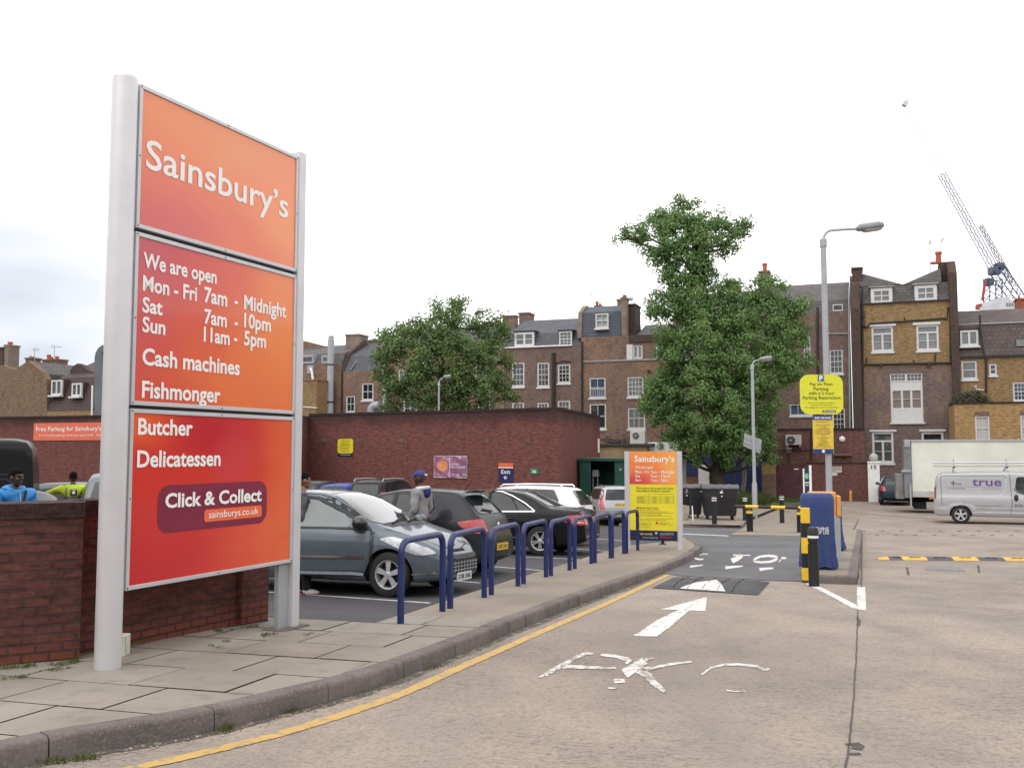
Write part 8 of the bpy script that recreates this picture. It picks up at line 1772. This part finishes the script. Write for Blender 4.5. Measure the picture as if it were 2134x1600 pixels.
 for i in (0, 1):
  a = an[i]; z0 = 0; V = [(Vector((a.x, a.y - .035 * sc, .045 * sc)), .040 * sc, .042 * sc), (Vector((a.x, a.y + .05 * sc, .045 * sc)), .044 * sc, .044 * sc), (Vector((a.x, a.y + .13 * sc, .032 * sc)), .043 * sc, .032 * sc), (Vector((a.x, a.y + .19 * sc, .026 * sc)), .032 * sc, .022 * sc), (Vector((a.x, a.y - .01 * sc, .095 * sc)), .045 * sc, .048 * sc)]
  sm = skin_mesh(V, [(0, 1), (1, 2), (2, 3), (0, 4)], 1); sm.v = [Vector((v.x, v.y, max(.004, v.z))) for v in sm.v]; so = sm.build('shoe', shoem[0], T, local=True, sharp=0)
  sm = MB(); sm.prism([Vector((a.x + dx * sc, a.y + dy * sc, -.004)) for dx, dy in ((-.036, -.07), (.036, -.07), (.046, .06), (.042, .16), (.0, .215), (-.042, .16), (-.046, .06))], (0, 0, .016 * sc)); sm.build('sole', shoem[1], so, local=True, bevel=.006)
  if sock: MB().cyl(a + Vector((0, -.01, -.01)), a + Vector((0, -.01, .11)) * 1.0, .052 * sc, .058 * sc, 14).build('sock', sock, T, local=True)
 return T, sc, V3, hd, hr, sh, jk
M_skin_d = mat('dark_skin', (.055, .028, .018), .5, var=.12, scale=8); M_skin_m = mat('brown_skin', (.22, .11, .065), .5, var=.1, scale=8); M_hair = mat('black_hair', (.009, .008, .008), .95, spec=.08, var=.4, scale=60, bump=.6, bscale=150); M_navycl = mat('navy_cloth', (.014, .016, .038), .85, var=.2); M_blackcl = mat('black_cloth', (.012, .012, .014), .9, var=.2)
M_shoe_w = mat('white_leather', (.68, .68, .68), .5, var=.08); M_shoe_k = mat('black_leather', (.014, .013, .013), .5)
def at_px(px, Y): return Vector(((px - 1067) / F * Y, Y, gz(Y) + .004))
# man in the blue jacket
M_bluej = mat('bright_blue_nylon', (.012, .20, .52), .5, var=.22, scale=5, bump=.12, bscale=30)
T, sc, V3, hd, hr, sh, jk = person('man in a bright blue hooded jacket behind the low wall', at_px(36, 12.0), R(-122), R(-104), M_skin_d, M_hair, M_bluej, M_navycl, (M_shoe_k, M_black), (((.03, .02, -.28), (.0, .16, -.46)), ((-.04, .02, -.28), (-.01, .18, -.44))), 1.76, bulk=1.24)
mb = MB(); mb.tube([V3(.11 * math.cos(t), -.015 + .105 * math.sin(t), 1.475 + .022 * math.cos(t * 2) - .02 * math.sin(t)) for t in [k * .4189 for k in range(15)]], [.038 * sc + .01 * sc * math.sin(k * 1.3) for k in range(15)], n=10, closed=True); mb.ball(V3(0, -.13, 1.46), (.12 * sc, .06 * sc, .085 * sc), 16, 10); mb.build('hood', M_bluej, T, local=True)
mb = MB(); mb.tube([V3(-.10, .11, 1.46), V3(-.04, .165, 1.34), V3(.05, .175, 1.18), V3(.11, .14, 1.0)], .016 * sc, n=8); mb.build('bag_strap', M_blackcl, T, local=True); mb = MB(); mb.tube([V3(0, .138, 1.44), V3(0, .160, 1.3), V3(0, .155, 1.0)], .006 * sc, n=6); mb.build('zip', mat('pale_zip', (.4, .42, .45), .5), T, local=True); mb = MB(); mb.box(V3(.085, .158, 1.26), (.10 * sc, .012, .02)); mb.box(V3(-.085, .158, 1.26), (.10 * sc, .012, .02)); mb.build('pocket_flap', M_bluej, T, local=True)
# man in the yellow vest, back turned, one arm on the car
M_vest = mat('hi_vis_yellow', (.60, .78, .03), .6, var=.12, scale=6, bump=.1, bscale=25)
T, sc, V3, hd, hr, sh, jk = person('man in a yellow high visibility jacket turned away beside the taxi', at_px(156, 19.0), R(16), R(24), M_skin_d, M_hair, M_vest, M_navycl, (M_shoe_k, M_black), (((.12, .02, -.25), (.14, .22, -.38)), ((-.20, .08, -.08), (-.36, .22, -.12))), 1.82, lean=.05, bulk=1.12)
mb = MB(); mb.tube([V3(-.10, -.140 + .012 * abs(t - 2), 1.26 + .045 * t) for t in range(5)], .017 * sc, n=6); mb.build('grey_band', mat('reflective_grey', (.22, .23, .24), .4), T, local=True)
mb = MB(); mb.box(V3(.045, -.152, 1.345), (.125 * sc, .014, .13 * sc)); o = mb.build('back_badge', M_navycl, T, local=True); mb = MB(); mb.ball(V3(.045, -.160, 1.335), (.036 * sc, .006, .036 * sc), 14, 8); mb.box(V3(.045, -.161, 1.39), (.09 * sc, .006, .016 * sc)); mb.build('emblem', M_letter, o, local=True)
jk.data.materials.append(mat('reflective_grey', (.22, .23, .24))); jk.data.materials.append(M_navycl)
for p in jk.data.polygons: z = p.center.z / sc; p.material_index = 0 if z > 1.27 or abs(p.center.x) > .26 * sc else (1 if z > 1.225 else 2)
# man in the blue cap
M_greyj = mat('grey_marl_jersey', (.27, .265, .275), .9, var=.16, scale=22, bump=.1, bscale=120)
T, sc, V3, hd, hr, sh, jk = person('man in a royal blue cap and grey hooded top walking between the hatchbacks', at_px(879, 14.55), R(62), R(70), M_skin_d, M_hair, M_greyj, M_blackcl, (M_shoe_k, M_black), (((.05, -.03, -.28), (.0, .13, -.47)), ((-.05, -.02, -.28), (.0, .14, -.46))), 1.77, bulk=1.02, hair='none')
M_cap = mat('royal_blue_cap', (.022, .03, .20), .7, var=.12)
mb = MB(); q = MB(); q.ball((0, 0, 0), 1, 24, 14)
for v in q.v: z = max(v.z, -.02); mb.v.append(hd(v.x * .088, v.y * .105 - .008, .045 + z * .085))
mb.f, mb.m, mb.sm = q.f, q.m, q.sm; mb.build('cap', M_cap, T, local=True)
mb = MB(); mb.prism([hd(x, y, .042 - .02 * abs(x) * 8) for x, y in ((-.07, .07), (-.055, .15), (0, .172), (.055, .15), (.07, .07))], hr @ Vector((0, 0, .008))); mb.build('peak', M_cap, T, local=True, bevel=.003)
mb = MB(); mb.box(hd(0, -.112, .055), (.085 * sc, .012, .026 * sc), hr); mb.build('cap_strap', M_white, T, local=True)
M_hoodw = mat('white_hood_lining', (.62, .62, .64), .85); M_hoodb = mat('blue_hood_cloth', (.022, .036, .17), .85)
mb = MB(); mb.tube([V3(.098 * math.cos(t), -.03 + .09 * math.sin(t), 1.48 - .01 * math.sin(t)) for t in [k * .4189 for k in range(15)]], [.033 * sc] * 15, n=10, closed=True); mb.build('hood', M_hoodw, T, local=True); mb = MB(); mb.ball(V3(.01, -.120, 1.40), (.088 * sc, .034 * sc, .085 * sc), 18, 12, 0, Matrix.Rotation(R(18), 3, 'X')); mb.build('hood', M_hoodb, T, local=True)
mb = MB(); p = [V3(.175, 0, 1.43), V3(.228, -.03, 1.15), V3(.19, .09, .97)]; mb.tube([a + Vector((.066, -.03, 0)) * sc for a in [sh[0], sh[0] + Vector((.05, -.03, -.28)) * sc, sh[0] + Vector((.01, .10, -.43)) * sc]], .014 * sc, n=6); mb.build('sleeve_stripe', M_navycl, T, local=True)
# person getting into the grey hatchback
T, sc, V3, hd, hr, sh, jk = person('dark haired person in a grey jacket and white trainers beside the open hatchback door', at_px(631, 12.66), R(-70), R(-60), M_skin_m, M_hair, mat('grey_denim', (.085, .09, .11), .85, var=.25, scale=14), M_blackcl, (M_shoe_w, mat('red_sole', (.45, .03, .04), .6)), (((.04, -.05, -.28), (.02, .06, -.50)), ((-.03, .10, -.26), (-.02, .32, -.28))), 1.72, legs=((.10, 0), (-.12, 0)), sock=M_blackcl)

# ------------------------------------------------------------------ trees and small plants
def leafmat(name, c1, c2, c3):
 b = NB(name); g = b.n('ShaderNodeNewGeometry'); o = b.tc('Object'); k = g.outputs['Random Per Island']
 c = b.mix(k, c1, c2); c = b.mix(b.rng(b.noise(o, .55, 4), .42, .66), c, c3); c = b.mix(b.rng(b.math('FRACT', b.math('MULTIPLY', k, 17.3)), .94, .96, 0, .35), c, (.16, .11, .05))
 b.inp(b.b.inputs['Base Color'], c); b.b.inputs['Roughness'].default_value = .55; b.b.inputs['Specular IOR Level'].default_value = .35
 tr = b.n('ShaderNodeBsdfTranslucent'); b.inp(tr.inputs['Color'], b.mix(.35, c, (.16, .24, .03))); mx = b.n('ShaderNodeMixShader'); mx.inputs[0].default_value = .36
 out = b.N['Material Output']; b.L.new(b.b.outputs[0], mx.inputs[1]); b.L.new(tr.outputs[0], mx.inputs[2]); b.L.new(mx.outputs[0], out.inputs['Surface']); return b.m
def leaf(mb, p, size, nrm, rnd):
 n = (nrm + Vector((rnd.gauss(0, .36), rnd.gauss(0, .36), rnd.gauss(.1, .36)))).normalized(); a = n.orthogonal().normalized(); a = Matrix.Rotation(rnd.uniform(0, 6.28), 3, n) @ a; b = n.cross(a); l, w = size * rnd.uniform(.75, 1.25), size * rnd.uniform(.55, .85)
 k = len(mb.v); dr = Vector((0, 0, -.18 * l)); mb.v += [p - a * l * .5, p + b * w * .5 - a * l * .05, p + a * l * .5 + dr, p - b * w * .5 - a * l * .05]; mb.f.append((k, k + 1, k + 2, k + 3)); mb.m.append(0); mb.sm.append(False)
def tree(name, label, base, blobs_, Y, trunk_r, forks, leafm, barkm, density, lsize, seed, clump=15, flat=.8, group='trees beyond the car park'):
 rnd = random.Random(seed); T = thing(name, label, 'tree', base, 0, group); mb = MB(); cs = []
 for (x, y, r, dy) in blobs_: c = P(x, y, Y + dy); cs.append((c, r / F * Y))
 for c, rr in cs:
  for _ in range(int(density * rr * rr)):
   d = Vector((rnd.gauss(0, 1), rnd.gauss(0, 1), rnd.gauss(0, 1))).normalized(); q = c + d * rr * (rnd.random() ** .42) * rnd.uniform(.86, 1.12); cr = rnd.uniform(.34, .62)
   if any((q - c2).length < r2 * .45 for c2, r2 in cs if c2 is not c): continue
   for _ in range(clump):
    e = Vector((rnd.gauss(0, 1), rnd.gauss(0, 1), rnd.gauss(0, 1))).normalized(); k_ = rnd.random() ** .38; leaf(mb, q + Vector((e.x, e.y, e.z * flat)) * cr * k_ * (1 if rnd.random() < .93 else 1.35), lsize, (e * 1.1 + d * .5 + Vector((0, 0, .35))).normalized(), rnd)
 mb.build('crown', leafm, T, sharp=0)
 def limb(pts, r0, r1):
  q = smooth_line(pts, 2); q = [p + Vector((rnd.uniform(-1, 1), rnd.uniform(-1, 1), 0)) * r0 * .25 for p in q]; m = MB(); m.tube(q, [r0 + (r1 - r0) * i / (len(q) - 1) for i in range(len(q))], n=10); return m
 top = forks[-1]; spine = [base + Vector((0, 0, -.2))] + [P(x, y, Y) for x, y in forks]; m = limb(spine, trunk_r, trunk_r * .3); m.build('trunk', barkm, T, sharp=0); tw = []
 for c, rr in cs:
  s = min(spine[1:], key=lambda p: (p - c).length + (1.5 if p.z > c.z else 0)); mid = s.lerp(c, .5) + Vector((0, 0, -.12 * (c - s).length)); m = limb([s, mid, c + (c - s).normalized() * rr * .3], max(.035, trunk_r * .26), .02)
  for _ in range(5): e = c + Vector((rnd.gauss(0, 1), rnd.gauss(0, 1), rnd.gauss(.2, 1))).normalized() * rr * .95; m.tube([c.lerp(s, rnd.uniform(.05, .4)), (c + e) / 2 + Vector((0, 0, -.1)), e], [.035, .025, .01], n=5)
  m.build('limb', barkm, T, sharp=0)
 return T
M_bark = mat('tree_bark', (.055, .045, .035), .9, var=.3, scale=6, bump=.4, bscale=20)
L1 = leafmat('sycamore_leaves', (.110, .190, .055), (.170, .250, .090), (.088, .152, .045)); L2 = leafmat('dark_tree_leaves', (.135, .245, .075), (.20, .31, .105), (.102, .198, .06))
B1 = [(960, 640, 24, 0), (913, 650, 26, .4), (940, 672, 36, -1), (868, 690, 34, 0), (838, 683, 22, .5), (805, 698, 22, 0), (1004, 680, 36, .6), (1038, 672, 20, 0), (900, 712, 44, -1.5), (960, 722, 46, -1.6), (1036, 712, 30, .4), (828, 728, 36, -.6), (795, 742, 22, .5), (1010, 745, 40, -.8), (868, 765, 44, -1.6), (930, 778, 46, -2), (800, 782, 28, 0), (1052, 752, 20, .6), (990, 798, 42, -1.6), (1044, 798, 30, .2), (836, 812, 36, -.8), (892, 828, 40, -1.2), (952, 838, 36, -1.4), (1062, 826, 18, 0), (1014, 838, 26, -.6), (812, 848, 22, 0)]
tree('sycamore_tree', 'airy pale green sycamore with visible branches behind the tall brick wall', Vector((atY(918, 50).x, 50, gz(50))), B1, 50.0, .24, [(918, 900), (920, 840), (916, 780), (926, 730), (940, 680)], L1, M_bark, 22, .15, 11, clump=66)
B2 = [(1418, 428, 20, 0), (1405, 450, 30, 0), (1445, 452, 34, -.5), (1370, 470, 36, .3), (1330, 482, 26, 0), (1300, 492, 18, 0), (1490, 470, 34, .4), (1530, 478, 30, 0), (1555, 480, 18, 0), (1400, 500, 42, -.8), (1460, 505, 44, -.9), (1375, 530, 34, 0), (1520, 512, 26, .4), (1430, 550, 42, -.6), (1395, 572, 30, 0), (1465, 555, 34, -.6), (1440, 590, 36, -.5), (1470, 585, 22, 0),
      (1400, 625, 46, -.4), (1372, 640, 30, .2), (1460, 640, 50, -1.2), (1525, 620, 40, -.6), (1510, 600, 24, 0), (1590, 625, 44, -.5), (1595, 596, 24, 0), (1638, 635, 40, 0), (1660, 650, 28, .3), (1410, 690, 46, -.8), (1390, 725, 30, 0), (1475, 700, 52, -1.8), (1545, 690, 52, -1.8), (1610, 695, 48, -1.1), (1652, 700, 34, .2), (1420, 755, 46, -1), (1490, 765, 54, -2), (1560, 760, 52, -2), (1620, 755, 46, -1), (1662, 750, 28, .3), (1390, 790, 42, -.4), (1365, 802, 26, 0), (1450, 825, 54, -1.8), (1525, 830, 54, -2.1), (1590, 815, 46, -1.3), (1640, 785, 34, .1), (1370, 840, 36, -.2), (1350, 842, 22, 0), (1410, 880, 48, -1), (1480, 895, 50, -1.8), (1550, 890, 50, -1.6), (1597, 875, 34, -.5), (1400, 930, 34, -.5), (1450, 940, 32, -1), (1510, 948, 30, -1.2), (1565, 940, 36, -1), (1605, 925, 24, -.2), (1600, 948, 18, 0), (1380, 912, 22, 0)]
tree('broad_tree', 'tall dense dark green tree with a flat spreading top in front of the terrace', Vector((atY(1497, 50.5).x, 50.5, gz(50))), B2, 50.5, .46, [(1497, 985), (1492, 930), (1490, 800), (1480, 680), (1462, 590), (1445, 520), (1440, 470)], L2, M_bark, 20, .15, 23, clump=76)
T = thing('thin_tree', 'thin pale trunk standing beside the big tree against the blue hoarding', 'tree', Vector((atY(1551, 52.5).x, 52.5, gz(52))), 0, 'trees beyond the car park'); mb = MB(); mb.tube([P(1547, 1030, 52.5), P(1551, 1005, 52.5), P(1552, 985, 52.5), P(1549, 960, 52.5), P(1546, 940, 52.5)], [.14, .12, .12, .1, .09], n=10); mb.build('trunk', mat('pale_bark', (.20, .18, .15), .9, var=.4, scale=4), T)
def shrub(name, label, cat, c, rx, ry, rz_, n, m, ls, seed, kind=None):
 rnd = random.Random(seed); mb = MB()
 for _ in range(n):
  d = Vector((rnd.gauss(0, 1), rnd.gauss(0, 1), abs(rnd.gauss(0, 1)))).normalized(); r = rnd.random() ** .4 * rnd.uniform(.85, 1.15); leaf(mb, c + Vector((d.x * rx * r, d.y * ry * r, d.z * rz_ * r)), ls, d, rnd)
 T = thing(name, label, cat, c); mb.build('foliage', m, T, sharp=0); mb = MB()
 for _ in range(14): d = Vector((rnd.gauss(0, 1) * rx * .5, rnd.gauss(0, 1) * ry * .5, rz_ * rnd.uniform(.4, .9))); mb.tube([c, c + d * .5 + Vector((0, 0, .05)), c + d], [.03, .02, .01], n=5)
 mb.build('stem', M_bark, T, sharp=0)
L3 = leafmat('dry_shrub_leaves', (.075, .075, .045), (.10, .095, .06), (.05, .052, .033)); u, v = EXP.at(2030, 839); shrub('roof_shrub', 'dull brown green shrub growing on the flat roof below the tiled mansard', 'shrub', EXP.w(u, v, 1.2), 1.05, .7, .75, 2600, L3, .12, 3)
# rough grass of the verge, and weeds in the joints
def blades(mb, c, n, h, spread, rnd, w=.012):
 for _ in range(n):
  p = c + Vector((rnd.gauss(0, spread), rnd.gauss(0, spread), 0)); a = rnd.uniform(0, 6.28); hh = h * rnd.uniform(.5, 1.2); l = Vector((math.cos(a), math.sin(a), 0)); s_ = Vector((-l.y, l.x, 0)) * w; k = len(mb.v); t = p + l * hh * .5 + Vector((0, 0, hh))
  mb.v += [p - s_, p + s_, p + l * hh * .15 + Vector((0, 0, hh * .6)) + s_ * .7, t, p + l * hh * .15 + Vector((0, 0, hh * .6)) - s_ * .7]; mb.f.append((k, k + 1, k + 2, k + 3, k + 4)); mb.m.append(0); mb.sm.append(False)
M_grass = leafmat('grass_blades', (.060, .105, .020), (.10, .14, .032), (.085, .095, .035)); rnd = random.Random(5); mb = MB()
for _ in range(900):
 x = rnd.uniform(1405, 1690); y = rnd.uniform(1038, 1048) if x > 1590 else rnd.uniform(1030, 1050); p = G(x, y, .1); blades(mb, p, 5, .40 if 1530 < x < 1592 else .12, .12, rnd, .02)
for _ in range(160): p = G(rnd.uniform(1536, 1590), rnd.uniform(1042, 1056), .1); blades(mb, p, 8, .5, .14, rnd, .03)
o = mb.build('verge_grass', M_grass, sharp=0); o['kind'] = 'stuff'
mb = MB(); q = [G(x, y, .115) for x, y in ((1400, 1053), (1590, 1058), (1690, 1052), (1690, 1038), (1400, 1036))]; polysheet(mb, [Vector((p.x, p.y, 0)) for p in q], .125); struct('verge', mb, asphalt('verge_soil', (.05, .055, .03)))
mb = MB(); mw = MB()
for (x0, y0, x1, y1, n, h) in ((0, 1391, 75, 1388, 26, .05), (100, 1387, 165, 1378, 22, .05), (5, 1415, 60, 1408, 16, .03), (85, 1400, 150, 1392, 14, .03), (262, 1345, 300, 1337, 12, .03), (450, 1315, 490, 1308, 14, .05), (548, 1325, 575, 1320, 14, .04), (438, 1345, 465, 1350, 10, .02), (460, 1335, 478, 1335, 6, .03), (510, 1308, 540, 1303, 8, .04), (625, 1322, 660, 1318, 8, .02)):
 for _ in range(n): t = rnd.random(); p = G(x0 + (x1 - x0) * t, y0 + (y1 - y0) * t + rnd.uniform(-3, 3), FW); blades(mb, p, 7, h * .5, .014, rnd, .003)
for (x0, y0, x1, y1, n, h) in ((90, 1592, 200, 1580, 34, .06), (465, 1524, 485, 1520, 14, .09), (598, 1487, 618, 1481, 12, .07), (735, 1449, 800, 1426, 18, .025), (885, 1398, 915, 1386, 14, .045), (1060, 1321, 1090, 1310, 4, .03), (640, 1478, 735, 1450, 20, .02)):
 for _ in range(n): t = rnd.random(); p = G(x0 + (x1 - x0) * t, y0 + (y1 - y0) * t + rnd.uniform(-2, 2), .0); blades(mb, p, 4, h * .55, .018, rnd, .003)
for _ in range(70):
 t = rnd.random(); p = KL[int(t * (len(KL) - 8))]; p = Vector((p.x, p.y, 0)) + Vector((rnd.uniform(.01, .10), rnd.uniform(-.1, 0), 0)); blades(mb, on(p, .002), 3, .012, .02, rnd, .004)
o = mb.build('weeds', leafmat('weed_blades', (.11, .16, .04), (.17, .19, .06), (.14, .13, .06)), sharp=0); o['kind'] = 'stuff'
mb = MB()
for _ in range(260):
 t = rnd.random() ** 1.3; i = int(t * (len(KL) - 6)); p = KL[i].lerp(KL[i + 1], rnd.random()); n_ = rnd.gauss(0, .05); p = on((p.x + .03 + abs(n_), p.y - .03 - abs(n_)), .006); s = rnd.uniform(.004, .012); mb.box(p, (s * rnd.uniform(.6, 1.6), s, s * .6), Matrix.Rotation(rnd.random() * 3, 3, 'Z'))
for _ in range(90): p = G(rnd.uniform(250, 2134), rnd.uniform(1250, 1600), .003); s = rnd.uniform(.003, .007); mb.box(p, (s, s, s * .5), Matrix.Rotation(rnd.random() * 3, 3, 'Z'))
o = mb.build('gutter_litter', mat('pale_grit', (.38, .35, .30), .8, var=.6, scale=40)); o['kind'] = 'stuff'

# ------------------------------------------------------------------ unseen buildings added behind and beside the viewer to block sky and darken reflections
T = thing('sky_block_building', 'long low red brown brick block, unseen, added behind the viewer to block sky', 'building', (5, -24, 1)); M_sb = brick('sky_block_brick', (.15, .06, .045), (.11, .045, .038), (.1, .07, .06), dirt=.3)
MB().box((4, -30, 4), (90, 12, 11)).build('wall', M_sb, T); MB().box((4, -30, 9.8), (91, 13, .5)).build('parapet', M_grey, T)
for i in range(9): MB().box((-34 + i * 9, -23.96, 3.5), (5, .1, 3)).build('window', M_glass, T)
T = thing('sky_block_terrace', 'brown brick terrace along the road on the viewer\'s far side', 'building', (44, 8, -1)); MB().box((50, 6, 4), (12, 70, 11)).build('wall', M_bk_brown, T)
for j in range(2):
 for i in range(9): MB().box((43.96, -24 + i * 7, 1.6 + 3.4 * j), (.1, 1.3, 1.9)).build('window', M_gl2, T)
T = thing('sky_block_flats', 'unseen brick flats added to block sky beyond the near end of the car park', 'building', (-40, 5, -1)); MB().box((-46, 8, 4), (12, 60, 11)).build('wall', M_bk_brown, T)
for j in range(2):
 for i in range(8): MB().box((-39.96, -16 + i * 7, 1.6 + 3.4 * j), (.1, 1.3, 1.9)).build('window', M_gl2, T)
